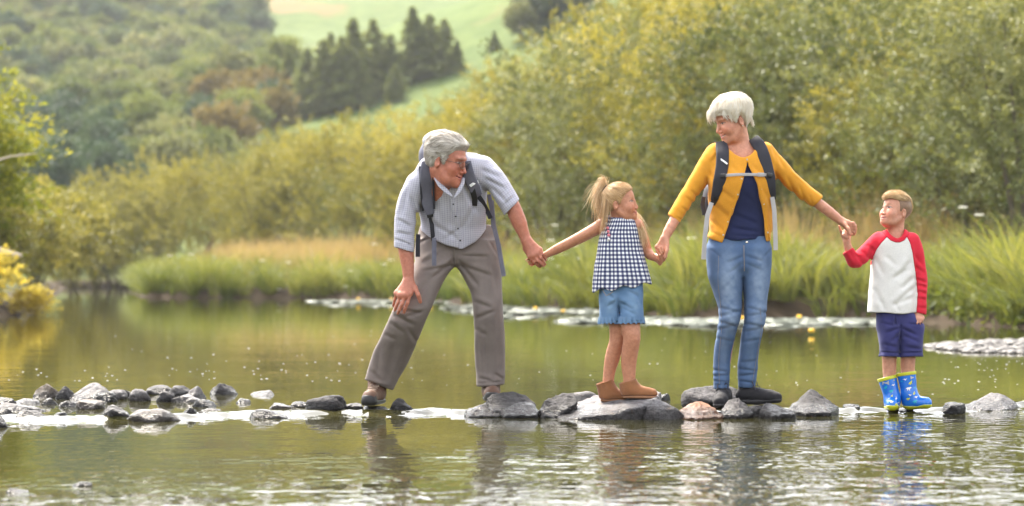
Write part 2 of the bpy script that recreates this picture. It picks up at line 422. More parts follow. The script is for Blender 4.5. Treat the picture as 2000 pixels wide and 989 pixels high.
# willows along the far bank: copies of a few shapes, each its own tree
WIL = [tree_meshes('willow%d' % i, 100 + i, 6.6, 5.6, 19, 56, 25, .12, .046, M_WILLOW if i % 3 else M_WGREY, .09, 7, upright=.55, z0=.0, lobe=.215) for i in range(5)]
def at_ground(u, d): 
    x = (u - 1000) / FPX * d
    return (x, d, ground_z(x, d) - .05)
WSPEC = [  # column, distance, height factor, shape, label
 (150, 120, .93, 1, 'rounded dark willow closing the far bend of the river'),
 (225, 112, .78, 2, 'lower yellow-green willow at the water beside the river bend'),
 (305, 108, 1.02, 4, 'broad domed willow right of the river bend'),
 (140, 113.5, .52, 2, 'low willow trailing to the water left in the river bend'), (188, 113, .56, 4, 'low willow trailing to the water in the middle of the bend'), (242, 111, .6, 1, 'low willow trailing to the water right in the bend'),
 (60, 126, 1.0, 0, 'grey-green willow half hidden behind the left bank tree'),
 (392, 103, .84, 1, 'willow behind the far tip of the dry grass'),
 (455, 112, 1.08, 0, 'tall grey-green willow above the tip of the dry grass'),
 (520, 98, .88, 2, 'olive willow over the middle of the dry grass'),
 (590, 104, 1.05, 4, 'tall yellow-green willow below the left conifers'),
 (668, 92, .95, 1, 'willow with bright tips left of the bent man'),
 (735, 98, 1.12, 3, 'grey willow rising behind the bent man\'s sleeve'),
 (800, 84, .92, 2, 'willow directly behind the bent man'),
 (880, 90, 1.16, 4, 'tall willow above the bent man\'s head'),
 (955, 77, .97, 1, 'yellow-green willow right of the bent man\'s head'),
 (1035, 82, 1.22, 2, 'tall willow at the end of the bracken slope'),
 (1090, 69, .95, 0, 'grey willow between the man and the girl'),
 (1165, 75, 1.25, 4, 'tall pale willow above the girl\'s head'),
 (1215, 63, .92, 3, 'grey-green willow right above the girl'),
 (1300, 70, 1.32, 1, 'tall golden willow between the girl and the woman'),
 (1345, 58, .90, 2, 'low willow beside the woman\'s yellow sleeve'),
 (1430, 66, 1.36, 4, 'very tall willow behind the woman\'s head'),
 (1490, 55, .88, 0, 'dark willow behind the woman\'s shoulder'),
 (1580, 62, 1.36, 1, 'tall olive willow right of the woman\'s head'),
 (1625, 52, .82, 3, 'grey-leaved willow behind the joined hands of woman and boy'),
 (1720, 58, 1.38, 2, 'tall shaded willow above the boy\'s head'),
 (1745, 48.5, .66, 4, 'low dark willow behind the boy\'s head'),
 (1840, 54, 1.3, 0, 'tall grey-green willow at the upper right'),
 (1890, 45.5, .80, 3, 'pale grey willow right of the boy'),
 (1985, 50, 1.3, 1, 'tall yellow-green willow in the upper right corner'),
 (2010, 42, .92, 0, 'pale willow cut by the right edge of the picture'),
 (2150, 46, 1.3, 4, None), (540, 118, 1.25, 3, 'grey willow peeking over the olive willow'),
 (980, 95, 1.42, 3, 'grey-green willow crest under the bracken slope'),
 (1120, 90, 1.5, 4, 'highest willow left of the woman, cut by the top edge'),
 (1260, 84, 1.55, 2, 'willow filling the top edge between girl and woman'),
 (1400, 80, 1.6, 3, 'grey willow at the top edge over the woman'),
 (1540, 76, 1.6, 4, 'willow at the top edge right of the woman'),
 (1690, 72, 1.6, 0, 'grey willow at the top edge over the boy'),
 (1830, 68, 1.6, 2, 'willow at the top edge right of the boy'),
 (1960, 64, 1.6, 4, 'willow at the top edge near the right corner')]
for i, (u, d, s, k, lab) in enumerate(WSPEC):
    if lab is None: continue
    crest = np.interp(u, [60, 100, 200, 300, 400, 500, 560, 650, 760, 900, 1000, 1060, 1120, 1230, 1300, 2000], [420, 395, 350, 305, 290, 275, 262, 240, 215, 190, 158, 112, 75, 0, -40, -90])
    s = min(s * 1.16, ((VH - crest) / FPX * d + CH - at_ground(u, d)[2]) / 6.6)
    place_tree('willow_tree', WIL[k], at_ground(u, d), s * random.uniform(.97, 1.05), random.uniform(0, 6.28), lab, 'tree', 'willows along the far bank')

# wooded far hillside
OAKS = []
for i in range(4):
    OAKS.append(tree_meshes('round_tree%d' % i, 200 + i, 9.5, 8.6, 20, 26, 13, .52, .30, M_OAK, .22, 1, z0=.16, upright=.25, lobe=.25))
OAKSET = [[(a, t, mt) for a, t in OAKS] for mt in (M_OAK, M_DARK, M_WGREY, M_BROWN, M_PALE)]
def conifer(seed, h, w, name):
    rng = np.random.default_rng(seed); C = []; D = []; T = []
    mb = MB().tube([(0, 0, -.5), (0, 0, h * .5), (0, 0, h)], [.22, .13, .02], 6)
    z = h * .08
    while z < h * .985:
        q = 1 - z / h; R = w * .5 * q ** .8 * rng.uniform(.75, 1.15) + .12
        nb = max(4, int(5 + 5 * q))
        for a in rng.uniform(0, 2 * np.pi, nb):
            r = R * rng.uniform(.65, 1.15); t = rng.uniform(.15, 1, int(10 + r * 16)); nn = len(t)
            base = np.array([math.cos(a), math.sin(a), 0])
            pos = np.outer(t * r, base) + np.array([0, 0, z]) + np.outer(-.28 * r * t ** 1.4 + .1 * r * t, [0, 0, 1]) + rng.normal(size=(nn, 3)) * np.array([.16, .16, .09]) * (.4 + r * .3)
            C.append(pos); D.append(base * .7 + rng.normal(size=(nn, 3)) * .6 + np.array([0, 0, -.25])); T.append(rng.normal(.5, .15) + rng.normal(0, .1, nn))
        z += h * .024 * rng.uniform(.8, 1.3)
    C = np.concatenate(C); D = np.concatenate(D); T = np.concatenate(T)
    V, F, col = leaves(C, D, rng.uniform(.3, .6, len(C)), rng.uniform(.14, .24, len(C)), T, rng)
    return mk_mesh(name + '_crown', V, F, M_FIR, False, col=col), mb.mesh(name + '_trunk', M_BARK)
FIRS = [conifer(300 + i, 12, 8.6 + i * 1.6, 'conifer%d' % i) for i in range(3)]
_dd = np.geomspace(95, 1300, 900)
def ground_hit(u, v):
    """distance along the line of sight of a photo pixel at which the hillside is met"""
    x = (u - 1000) / FPX * _dd; z = CH + (VH - v) / FPX * _dd
    k = np.nonzero(terrain(x, _dd) > z)[0]
    return float(_dd[k[0]]) if len(k) else None
def hill_tree(name, meshes, u, v, hpx, label, cat, group, nat_h):
    d = ground_hit(u, v)
    if d is None: return
    x = (u - 1000) / FPX * d
    s = hpx * d / FPX / nat_h
    return place_tree(name, meshes, (x, d, ground_z(x, d) - .1), s, random.uniform(0, 6.28), label, cat, group, sz=s * random.uniform(.92, 1.08))
FSPEC = [(600, 228, 150, 0, 'leftmost conifer of the dark group on the slope'), (632, 222, 178, 1, 'tall conifer second from the left of the dark group'),
 (668, 216, 160, 2, 'broad conifer in the middle of the left dark group'), (700, 212, 130, 1, 'short conifer in front of the left dark group'),
 (690, 205, 188, 0, 'slim conifer behind the left dark group'), (728, 190, 165, 2, 'conifer in the gap between the two dark groups'),
 (762, 178, 130, 1, 'low conifer at the foot of the right dark group'), (806, 158, 160, 0, 'tallest pointed conifer of the right dark group'),
 (838, 150, 150, 2, 'broad conifer in the middle of the right dark group'), (868, 146, 132, 1, 'conifer right of the tallest one'), (893, 140, 70, 0, 'small conifer at the right end of the right dark group'),
 (965, 100, 45, 2, 'small lone dark conifer on the green slope'), (772, 200, 85, 1, 'young pale conifer below the right dark group'), (563, 190, 105, 0, 'thin conifer standing left of the dark groups'),
 (645, 170, 120, 2, 'conifer top behind the left dark group')]
for u, v, hp, k, lab in FSPEC: hill_tree('conifer_tree', FIRS[k], u, v, hp * .88, lab, 'tree', 'conifers on the slope', 12)
rng = np.random.default_rng(11)
kinds = ['round oak-green tree in the hillside wood', 'dark blue-green round tree in the hillside wood', 'grey-green round tree in the hillside wood', 'russet-brown round tree in the hillside wood', 'yellow-green round tree in the hillside wood']
_names = ['oak_tree', 'dark_tree', 'grey_tree', 'russet_tree', 'pale_tree']
v = 34.0
while v < 420:
    hp = np.interp(v, [30, 120, 250, 420], [52, 70, 96, 130])
    u = -30 + rng.uniform(0, 40)
    umax = np.interp(v, [30, 110, 200, 300, 420], [505, 515, 560, 540, 330])
    while u < umax:
        # open field strips at the top left
        keep = not (v < 75 and rng.uniform() < np.interp(u, [0, 120, 200, 420, 505], [.75, .5, .15, .1, .4]))
        if keep:
            k = rng.choice(5, p=[.36, .24 if v < 150 else .14, .26 if v < 150 else .26, .02 if u > 380 else .0, .12 if u > 380 else .24] / np.sum([.36, .24 if v < 150 else .14, .26, .02 if u > 380 else .0, .12 if u > 380 else .24]))
            if 60 < u < 260 and 300 < v < 420: k = 1
            if 430 < u < 540 and 215 < v < 290: k = 3
            hill_tree(_names[k], OAKSET[k][rng.integers(4)], u + rng.normal(0, 6), v + rng.normal(0, 5), hp * rng.uniform(.8, 1.2), kinds[k], 'tree', kinds[k].replace('round ', '').replace('tree in', 'trees of'), 9.5)
        u += hp * rng.uniform(.50, .78)
    v += hp * .27
for (u, v, hp, k, lab) in [(1018, 78, 78, 2, 'grey tree above the willows at the top middle'), (1052, 62, 84, 1, 'dark tree above the willows at the top middle'), (1100, 50, 92, 1, 'dark tree at the top edge above the willow crest'), (1148, 40, 92, 0, 'green tree at the top edge above the willow crest'), (1030, 40, 60, 1, 'small dark tree at the top edge of the green slope')]:
    hill_tree(_names[k], OAKSET[k][1], u, v, hp, lab, 'tree', 'trees at the top of the slope', 9.5)

# left bank: overhanging green tree, golden bush, pale dead branch
LT = tree_meshes('bank_tree', 400, 5.2, 4.2, 22, 40, 22, .16, .06, M_LIME, .12, 5, upright=.25, droop=.6)
dl = 44.0
place_tree('overhanging_tree', LT, (-10.75, dl + 1.0, .4), .86, 1.0, 'lime-green tree leaning in over the left edge of the picture', 'tree', None)
LT2 = tree_meshes('bank_shrub', 402, 2.6, 3.0, 16, 36, 20, .13, .05, M_WILLOW, .05, 5, upright=.3)
place_tree('green_bush', LT2, (-10.6, dl + 3, .3), .8, 2.0, 'green bush on the left bank under the overhanging tree', 'bush', None)
place_tree('green_bush', LT2, (-13.2, 62, .3), 1.1, 4.0, 'olive bush on the left bank before the river bend', 'bush', None)
place_tree('green_bush', LT2, (-17.6, 90, .2), 1.5, 1.0, 'far green bush at the left waterline before the bend', 'bush', None)
place_tree('green_bush', LT2, (-14.6, 74, .2), 1.25, 3.0, 'middle green bush at the left waterline', 'bush', None)
GB = tree_meshes('golden_bush', 401, 1.55, 2.0, 18, 34, 20, .075, .04, M_GOLD, .03, 6, upright=.2, z0=.0)
place_tree('golden_bush', GB, (-9.25, 41.6, .05), .74, .4, 'golden-yellow bush at the waterline on the left edge', 'bush', None)
place_tree('golden_bush', GB, (-8.35, 42.2, .0), .34, 1.4, 'small golden sprig trailing right of the golden bush over the water', 'bush', None)
mb = MB(); a, c = px(-40, 488, 42.5), px(42, 500, 42.2); mb.tube([a, (a + c) / 2 + np.array([0, 0, .02]), c], [.09, .075, .03], 7)
a, c = px(-30, 322, 43), px(72, 300, 43.0); mb2 = MB().tube([a, px(20, 306, 43), c], [.03, .02, .008], 6)
tag(mb.obj('dead_branch', M_PALEBARK), 'pale thick dead branch above the golden bush at the left edge', 'branch')
tag(mb2.obj('dead_twig', M_PALEBARK), 'thin pale bare twig sticking out of the overhanging tree', 'branch')

# ------------------------------------------------------------------ bank grass, reeds, flowers
M_GRASS = mat_leaf('bank_grass_blade', [(.035, .058, .014), (.09, .12, .028), (.165, .185, .05), (.27, .265, .10)], .38)
M_DRY = mat_leaf('dry_grass_blade', [(.20, .145, .07), (.30, .22, .115), (.38, .29, .16), (.44, .35, .21)], .3)
def blades(C, D, H, W, bend, tint):
    """curved tapering blades: root C, lean direction D (unit xy), height H"""
    n = len(C); side = np.stack([-D[:, 1], D[:, 0], np.zeros(n)], 1)
    th = RNG.uniform(0, 2 * np.pi, n); side = np.stack([np.cos(th), np.sin(th) * .5, np.zeros(n)], 1)
    V = []
    for t, wv in ((0, 1), (.4, .9), (.75, .6), (1, 0)):
        c = C + np.stack([D[:, 0] * bend * t ** 2 * H, D[:, 1] * bend * t ** 2 * H, H * (t - .28 * bend * t ** 3)], 1)
        if wv: V += [c - side * (W * wv * .5)[:, None], c + side * (W * wv * .5)[:, None]]
        else: V += [c]
    V = np.stack(V, 1).reshape(-1, 3); k = np.arange(n)[:, None] * 7
    F4 = np.concatenate([k + np.array([[0, 1, 3, 2]]), k + np.array([[2, 3, 5, 4]])]); F3 = k + np.array([[4, 5, 6]])
    col = np.repeat(np.clip(tint, 0, 1), 7)[:, None] * np.ones((1, 3))
    return V, [F4, F3], col
def bank_points(n, smin, smax, lo, hi, rng):
    """random points on the right bank between two distances from the water; lo/hi bound the photo column"""
    out = []
    seg = np.array([(9.0, 27)] + RB); L = np.hypot(*np.diff(seg, axis=0).T); cum = np.concatenate([[0], np.cumsum(L)])
    while len(out) < n:
        t = rng.uniform(0, cum[-1]); i = min(np.searchsorted(cum, t) - 1, len(L) - 1); f = (t - cum[i]) / L[i]
        p = seg[i] * (1 - f) + seg[i + 1] * f; e = (seg[i + 1] - seg[i]) / L[i]; nrm = np.array([e[1], -e[0]])
        q = p + nrm * rng.uniform(smin, smax) + e * rng.normal(0, .3)
        u = 1000 + FPX * q[0] / q[1]
        if lo < u < hi and q[1] < 112: out.append(q)
    P = np.array(out); s = river_sd(P[:, 0], P[:, 1]); k = s > smin * .5 + .03
    return P[k]
def tufts(P, nb, H, spread, W, bend, rng, tint0, hvar=.25):
    z = terrain(P[:, 0], P[:, 1]); n = len(P)
    th = rng.uniform(.0, 1, n) ; hh = H * rng.uniform(1 - hvar, 1 + hvar, n) * (1 + .22 * fbm(np.column_stack([P * .7, 0 * P[:, 0]]), 2, 16)); tt = rng.normal(tint0, .17, n) + .22 * fbm(np.column_stack([P * .55, 0 * P[:, 0]]), 2, 6)
    C = np.repeat(np.column_stack([P, z - .03]), nb, 0); a = rng.uniform(0, 2 * np.pi, n * nb)
    r = spread * np.sqrt(rng.uniform(0, 1, n * nb)); D = np.column_stack([np.cos(a), np.sin(a)])
    C[:, :2] += D * r[:, None]
    return blades(C, D, np.repeat(hh, nb) * rng.uniform(.55, 1.1, n * nb), W * rng.uniform(.7, 1.3, n * nb), bend * rng.uniform(.4, 1.4, n * nb), np.repeat(tt, nb) + rng.normal(0, .1, n * nb))
rg = np.random.default_rng(21)
V, F, c = tufts(bank_points(1800, .05, 4.5, 250, 2080, rg), 26, .95, .14, .026, .6, rg, .58)
tag(link('bank_grass', mk_mesh('bank_grass', V, F, M_GRASS, False, col=c)), 'lush green grass growing thick along the far bank', 'grass', kind='stuff')
V, F, c = tufts(bank_points(520, -.02, .5, 250, 2080, rg), 24, .85, .14, .024, 1.15, rg, .42)
tag(link('drooping_sedge', mk_mesh('drooping_sedge', V, F, M_GRASS, False, col=c)), 'drooping green sedge hanging over the far water edge', 'grass', kind='stuff')
V, F, c = tufts(bank_points(900, 2.8, 7.5, 255, 1000, rg), 20, 1.35, .16, .018, .3, rg, .55, .15)
tag(link('dry_grass', mk_mesh('dry_grass', V, F, M_DRY, False, col=c)), 'band of dry tan grass behind the green bank on the left', 'grass', kind='stuff')
V, F, c = tufts(bank_points(420, 3.2, 7.5, 1000, 2080, rg), 13, 1.75, .2, .020, .22, rg, .45, .2)
tag(link('seeding_reeds', mk_mesh('seeding_reeds', V, F, M_DRY, False, col=c)), 'tall tan seeding reeds behind the grass on the right', 'grass', kind='stuff')
V, F, c = tufts(bank_points(330, .3, 2.6, 1080, 2080, rg), 26, 1.25, .12, .028, .8, rg, .66)
tag(link('tall_reeds', mk_mesh('tall_reeds', V, F, M_GRASS, False, col=c)), 'tall arching green reeds on the bank behind the woman and boy', 'grass', kind='stuff')
# low broad-leaved plants at the water on the right
rg2 = np.random.default_rng(5)
P = bank_points(700, .0, .9, 1780, 2080, rg2); P = np.repeat(P, 7, 0) + rg2.normal(0, .12, (len(P) * 7, 2))
C = np.column_stack([P, terrain(P[:, 0], P[:, 1]) + rg2.uniform(.02, .42, len(P))])
V, F, c = leaves(C, rg2.normal(size=C.shape) + [0, -.5, .3], rg2.uniform(.08, .17, len(C)), rg2.uniform(.05, .09, len(C)), rg2.normal(.62, .15, len(C)), rg2)
tag(link('waterside_herbs', mk_mesh('waterside_herbs', V, F, M_GRASS, False, col=c)), 'low broad-leaved herbs at the water right of the boy', 'plants', kind='stuff')
M_PETAL = mat_plain('white_petal', (.85, .82, .72), .6, .05, 30, 0)
M_LILYY = mat_plain('yellow_petal', (.85, .50, .02), .45, .1, 30, 0)
M_STEM = mat_plain('green_stem', (.09, .13, .03), .7, .2, 20, 0)
hb = MB(); rg3 = np.random.default_rng(2)
for k in range(9):
    a = k * 2.4; r = .03 * math.sqrt(k); hb.ell((r * math.cos(a), r * math.sin(a), 0), (.022, .022, .014), 6, 4)
H_MESH = hb.mesh('flower_head', M_PETAL)
S_MESH = MB().tube([(0, 0, -1.0), (.02, 0, -.5), (0, 0, -.005)], [.008, .006, .004], 5).mesh('flower_stem', M_STEM)
FL = [(331, 500), (373, 497), (512, 509), (563, 513), (683, 530), (727, 543), (763, 508), (749, 516), (545, 566), (675, 560), (731, 477), (700, 580), (1075, 470), (1100, 497), (1122, 480), (1083, 440), (1130, 505), (1092, 520), (1880, 405), (1912, 420), (1350, 465), (1075, 505)]
ORD = ['leftmost', 'second', 'third', 'fourth', 'fifth', 'sixth', 'seventh', 'eighth', 'ninth', 'tenth', 'eleventh', 'twelfth', 'thirteenth', 'fourteenth', 'fifteenth', 'sixteenth', 'seventeenth', 'eighteenth', 'nineteenth', 'twentieth', 'twenty-first', 'twenty-second']
for i, (u, v) in enumerate(sorted(FL)):
    # on the bank strip: distance from the shoreline at that column
    vs = np.interp(u, [p[0] for p in _right[::-1]], [p[1] for p in _right[::-1]])
    d = dw(vs) + .1 + (vs - v) * .012
    r = empty('white_flower', px(u, v, d)); link('flower_head', H_MESH, r); link('stem', S_MESH, r)
    s = .85; r.scale = (s, s, s)
    tag(r, ('leftmost white umbel flower standing in the far bank grass' if i == 0 else ORD[i] + ' white umbel flower from the left in the far bank grass'), 'flower', 'white flowers in the bank grass')
# lily pads and their yellow flowers
m, n, b, o = nodes_of('lily_pad')
f = noise_node(n, 9, 3); n.links.new(ramp(n, f, [(.3, (.36, .38, .30)), (.7, (.54, .56, .48))]), b.inputs['Base Color'])  # pale base colour stands in for the sky glint on the pads
b.inputs['Roughness'].default_value = .4; b.inputs['Specular IOR Level'].default_value = .6
M_PAD = m
pads = MB(); rg = np.random.default_rng(9)
def pad_strip(u0, u1, v0, v1, n):
    for _ in range(n):
        u = rg.uniform(u0, u1); v = rg.uniform(v0, v1); p = px(u, v, dw(v)); 
        if river_sd(p[0], p[1]) > -.1: continue
        r = rg.uniform(.12, .22); a = np.linspace(.25, 2 * np.pi - .25, 11); a0 = rg.uniform(0, 6.28)
        tx, ty = rg.normal(0, .03), rg.normal(-.05, .03)
        ring = np.stack([np.cos(a + a0) * r, np.sin(a + a0) * r], 1)
        top = np.column_stack([ring, ring[:, 0] * tx - ring[:, 1] * ty * -1 + .006 + .004 * np.cos(a * 3)])
        Vv = np.vstack([[0, 0, .014], top, top - [0, 0, .006]]) + np.array([p[0], p[1], WZ + abs(ty) * r])
        k = np.arange(1, 11)
        pads.add(Vv, np.concatenate([np.stack([0 * k, k, k + 1], 1), np.stack([k, k + 11, k + 12], 1), np.stack([k, k + 12, k + 1], 1)]))
pad_strip(608, 935, 588, 592.5, 230); pad_strip(640, 780, 597, 600, 8); pad_strip(870, 1160, 596, 606, 95); pad_strip(900, 1175, 607, 613, 120)
pad_strip(1100, 1340, 622, 632, 120); pad_strip(1290, 1715, 624, 634, 330); pad_strip(1300, 1560, 634, 638, 40); pad_strip(960, 1060, 612, 622, 12)
tag(pads.obj('lily_pads', M_PAD, smooth=False), 'lily pads with sky glint put into their pale colour, floating in bands before the far bank', 'lily pads', kind='stuff')
fm = MB()
for k in range(6):
    a = k * math.pi / 3; fm.ell((.022 * math.cos(a), .022 * math.sin(a), .0), (.022, .022, .028), 6, 4)
LF = fm.mesh('lily_flower_head', M_LILYY); LS = MB().tube([(0, 0, -.13), (0, 0, -.01)], [.008, .008], 5).mesh('lily_stem', M_STEM)
for i, (u, v, lab) in enumerate([(700, 583, 'yellow water lily left of the man\'s knee'), (765, 584, 'yellow water lily beside the man\'s hand on his knee'), (842, 583, 'yellow water lily between the man\'s legs'), (1046, 601, 'yellow water lily below the man\'s and girl\'s joined hands'), (1100, 607, 'yellow water lily left of the girl\'s shorts'), (1450, 620, 'yellow water lily between the woman\'s knees'), (1561, 617, 'yellow water lily between the woman and the boy'), (1585, 645, 'small yellow water lily out on the open water')]):
    d = dw(v + 9); r = empty('yellow_lily', px(u, v + 1, d)); link('flower_head', LF, r); link('stem', LS, r); r.scale = (.9,) * 3
    tag(r, lab, 'flower', 'yellow water lilies')
# floating foam bubbles
bub = MB(); rg = np.random.default_rng(4)
def bubble_field(n, u0, u1, v0, v1, r0, r1):
    for _ in range(n):
        u, v = rg.uniform(u0, u1), rg.uniform(v0, v1); p = px(u, v, dw(v)); r = rg.uniform(r0, r1) ; bub.ell((p[0], p[1], WZ + .001), (r * 1.4, r, r * .35), 6, 4)
bubble_field(26, 0, 420, 715, 745, .003, .0065); bubble_field(34, 380, 720, 690, 745, .003, .007); bubble_field(30, 720, 1340, 660, 760, .002, .006)
bubble_field(70, 1340, 2000, 650, 780, .002, .006); bubble_field(26, 1840, 2000, 700, 755, .003, .007); bubble_field(14, 100, 900, 640, 700, .004, .008)
M_FOAM = mat_plain('foam', (.55, .55, .53), .3, .05, 50, 0)
tag(bub.obj('foam_bubbles', M_FOAM), 'small white foam bubbles drifting on the calm water', 'foam', kind='stuff')
# shingle spit on the right
sp = MB(); rg = np.random.default_rng(14); V = []
SHN = 950
for _ in range(SHN):
    u = rg.uniform(1815, 2080); t = rg.uniform(0, 1); vt = np.interp(u, [1815, 1900, 2080], [676, 668, 660]); vb = np.interp(u, [1815, 1900, 2080], [680, 690, 694])
    v = vt + (vb - vt) * t; p = px(u, v, dw(v)); r = rg.uniform(.012, .045) * rg.choice([.6, 1, 1.4]); sp.ell((p[0], p[1], WZ + r * .1 + .02 * math.sin(t * math.pi) * min(1, (u - 1815) / 90)), (r * rg.uniform(.9, 2.0), r, r * .45), 6, 4)
tag(sp.obj('shingle_spit', mat_plain('wet_shingle', (.06, .052, .046), .5, .5, 14, .2, .01), smooth=False), 'spit of wet pinkish-grey shingle at the right edge', 'shingle', kind='stuff')
# ------------------------------------------------------------------ implicit modelling: fields over points (n,3), meshed by surface nets
def smin(a, b, k):
    if k <= 0: return np.minimum(a, b)
    h = np.maximum(k - np.abs(a - b), 0) / k
    return np.minimum(a, b) - h * h * k * .25
def smax(a, b, k): return -smin(-a, -b, k)
class Cone:
    """tapered capsule; fl flattens it along direction fd"""
    def __init__(s, a, b, ra, rb, fd=None, fl=1.0):
        s.a = np.asarray(a, float); s.b = np.asarray(b, float); s.ra = ra; s.rb = rb
        s.fd = None if fd is None else np.asarray(fd, float) / np.linalg.norm(fd); s.fl = fl
        m = max(ra, rb); s.lo = np.minimum(s.a, s.b) - m; s.hi = np.maximum(s.a, s.b) + m
    def __call__(s, P):
        ba = s.b - s.a; L2 = ba @ ba + 1e-12
        p = P - s.a; t = np.clip(p @ ba / L2, 0, 1)
        q = p - t[:, None] * ba
        if s.fd is not None:
            w = q @ s.fd; q = q + np.outer(w * (1 / s.fl - 1), s.fd)
        d = np.sqrt((q * q).sum(1)) - (s.ra + (s.rb - s.ra) * t)
        return d
class Chain:
    """smooth limb through points (x,y,z,r)"""
    def __init__(s, pts, fd=None, fl=1.0):
        A = np.array(pts, float); c = np.concatenate([[0], np.cumsum(np.linalg.norm(np.diff(A[:, :3], axis=0), axis=1) + 1e-6)])
        D = _dense([(a,) + tuple(q) for a, q in zip(c, A)]); t = np.linspace(0, c[-1], max(2, 3 * (len(A) - 1) + 1))
        B = np.stack([np.interp(t, D[0], D[i + 1]) for i in range(4)], 1)
        s.c = [Cone(a[:3], b[:3], a[3], b[3], fd, fl) for a, b in zip(B[:-1], B[1:])]
        s.lo = np.min([q.lo for q in s.c], 0); s.hi = np.max([q.hi for q in s.c], 0)
    def __call__(s, P):
        d = s.c[0](P)
        for q in s.c[1:]: d = smin(d, q(P), .0025)
        return d
class Ell:
    def __init__(s, c, r, R=None):
        s.c = np.asarray(c, float); s.r = np.asarray(r, float); s.R = None if R is None else np.asarray(R, float)   # rows of R: local axes
        m = s.r.max(); s.lo = s.c - m; s.hi = s.c + m
    def __call__(s, P):
        p = P - s.c
        if s.R is not None: p = p @ s.R.T
        k0 = np.sqrt(((p / s.r) ** 2).sum(1)); k1 = np.sqrt(((p / s.r ** 2) ** 2).sum(1)) + 1e-9
        return np.where(k0 < .02, k0 * 0 - s.r.min(), k0 * (k0 - 1) / k1)
def _dense(rows):
    R = np.array(rows, float); R = R[np.argsort(R[:, 0])]
    t = np.linspace(R[0, 0], R[-1, 0], 400)
    out = [t]
    for c in range(1, R.shape[1]):
        y = R[:, c]; x = R[:, 0]; h = np.diff(x); m = np.diff(y) / h
        g = np.zeros(len(x)); g[0] = m[0]; g[-1] = m[-1]
        for i in range(1, len(x) - 1):
            g[i] = 0 if m[i - 1] * m[i] <= 0 else 2 * m[i - 1] * m[i] / (m[i - 1] + m[i])
        k = np.clip(np.searchsorted(x, t) - 1, 0, len(h) - 1); s = (t - x[k]) / h[k]
        out.append((2 * s**3 - 3 * s**2 + 1) * y[k] + (s**3 - 2 * s**2 + s) * h[k] * g[k] + (-2 * s**3 + 3 * s**2) * y[k + 1] + (s**3 - s**2) * h[k] * g[k + 1])
    return np.array(out)
class Stack:
    """solid of horizontal superellipse sections: rows (z, xl, xr, yc, halfdepth)"""
    def __init__(s, rows, n=2.3, pad=0.0):
        s.T = _dense(rows); s.n = n; s.pad = pad
        m = .03 + abs(pad)
        s.lo = np.array([s.T[1].min() - m, (s.T[3] - s.T[4]).min() - m, s.T[0, 0] - m]); s.hi = np.array([s.T[2].max() + m, (s.T[3] + s.T[4]).max() + m, s.T[0, -1] + m])
    def sec(s, z):
        return [np.interp(z, s.T[0], c) for c in s.T[1:]]
    def __call__(s, P):
        z = P[:, 2]; xl, xr, yc, b = s.sec(z)
        a = np.maximum((xr - xl) * .5 + s.pad, 1e-4); b = np.maximum(b + s.pad, 1e-4)
        x = np.abs(P[:, 0] - (xl + xr) * .5) / a; y = np.abs(P[:, 1] - yc) / b; n = s.n
        r = (x ** n + y ** n + 1e-12) ** (1 / n)
        g = np.sqrt((x ** (n - 1) / a) ** 2 + (y ** (n - 1) / b) ** 2) / np.maximum(r, 1e-6) ** (n - 1)
        d = (r - 1) / np.maximum(g, 1e-6)
        d = np.where(r < .05, -np.minimum(a, b), d)
        e = np.maximum(s.T[0, 0] - z, z - s.T[0, -1])
        return np.maximum(d, e)
class Union:
    def __init__(s, parts, k=.02):
        s.p = [(q if isinstance(q, tuple) else (q, k)) for q in parts]
        s.lo = np.min([q.lo for q, _ in s.p], 0); s.hi = np.max([q.hi for q, _ in s.p], 0)
    def __call__(s, P):
        d = np.full(len(P), .5)
        for q, k in s.p:
            m = np.all((P > q.lo - k - .05) & (P < q.hi + k + .05), axis=1)
            if m.any(): d[m] = smin(d[m], q(P[m]), k)
        return d
class Fn:
    def __init__(s, f, lo, hi): s.f = f; s.lo = np.asarray(lo, float); s.hi = np.asarray(hi, float)
    def __call__(s, P): return s.f(P)
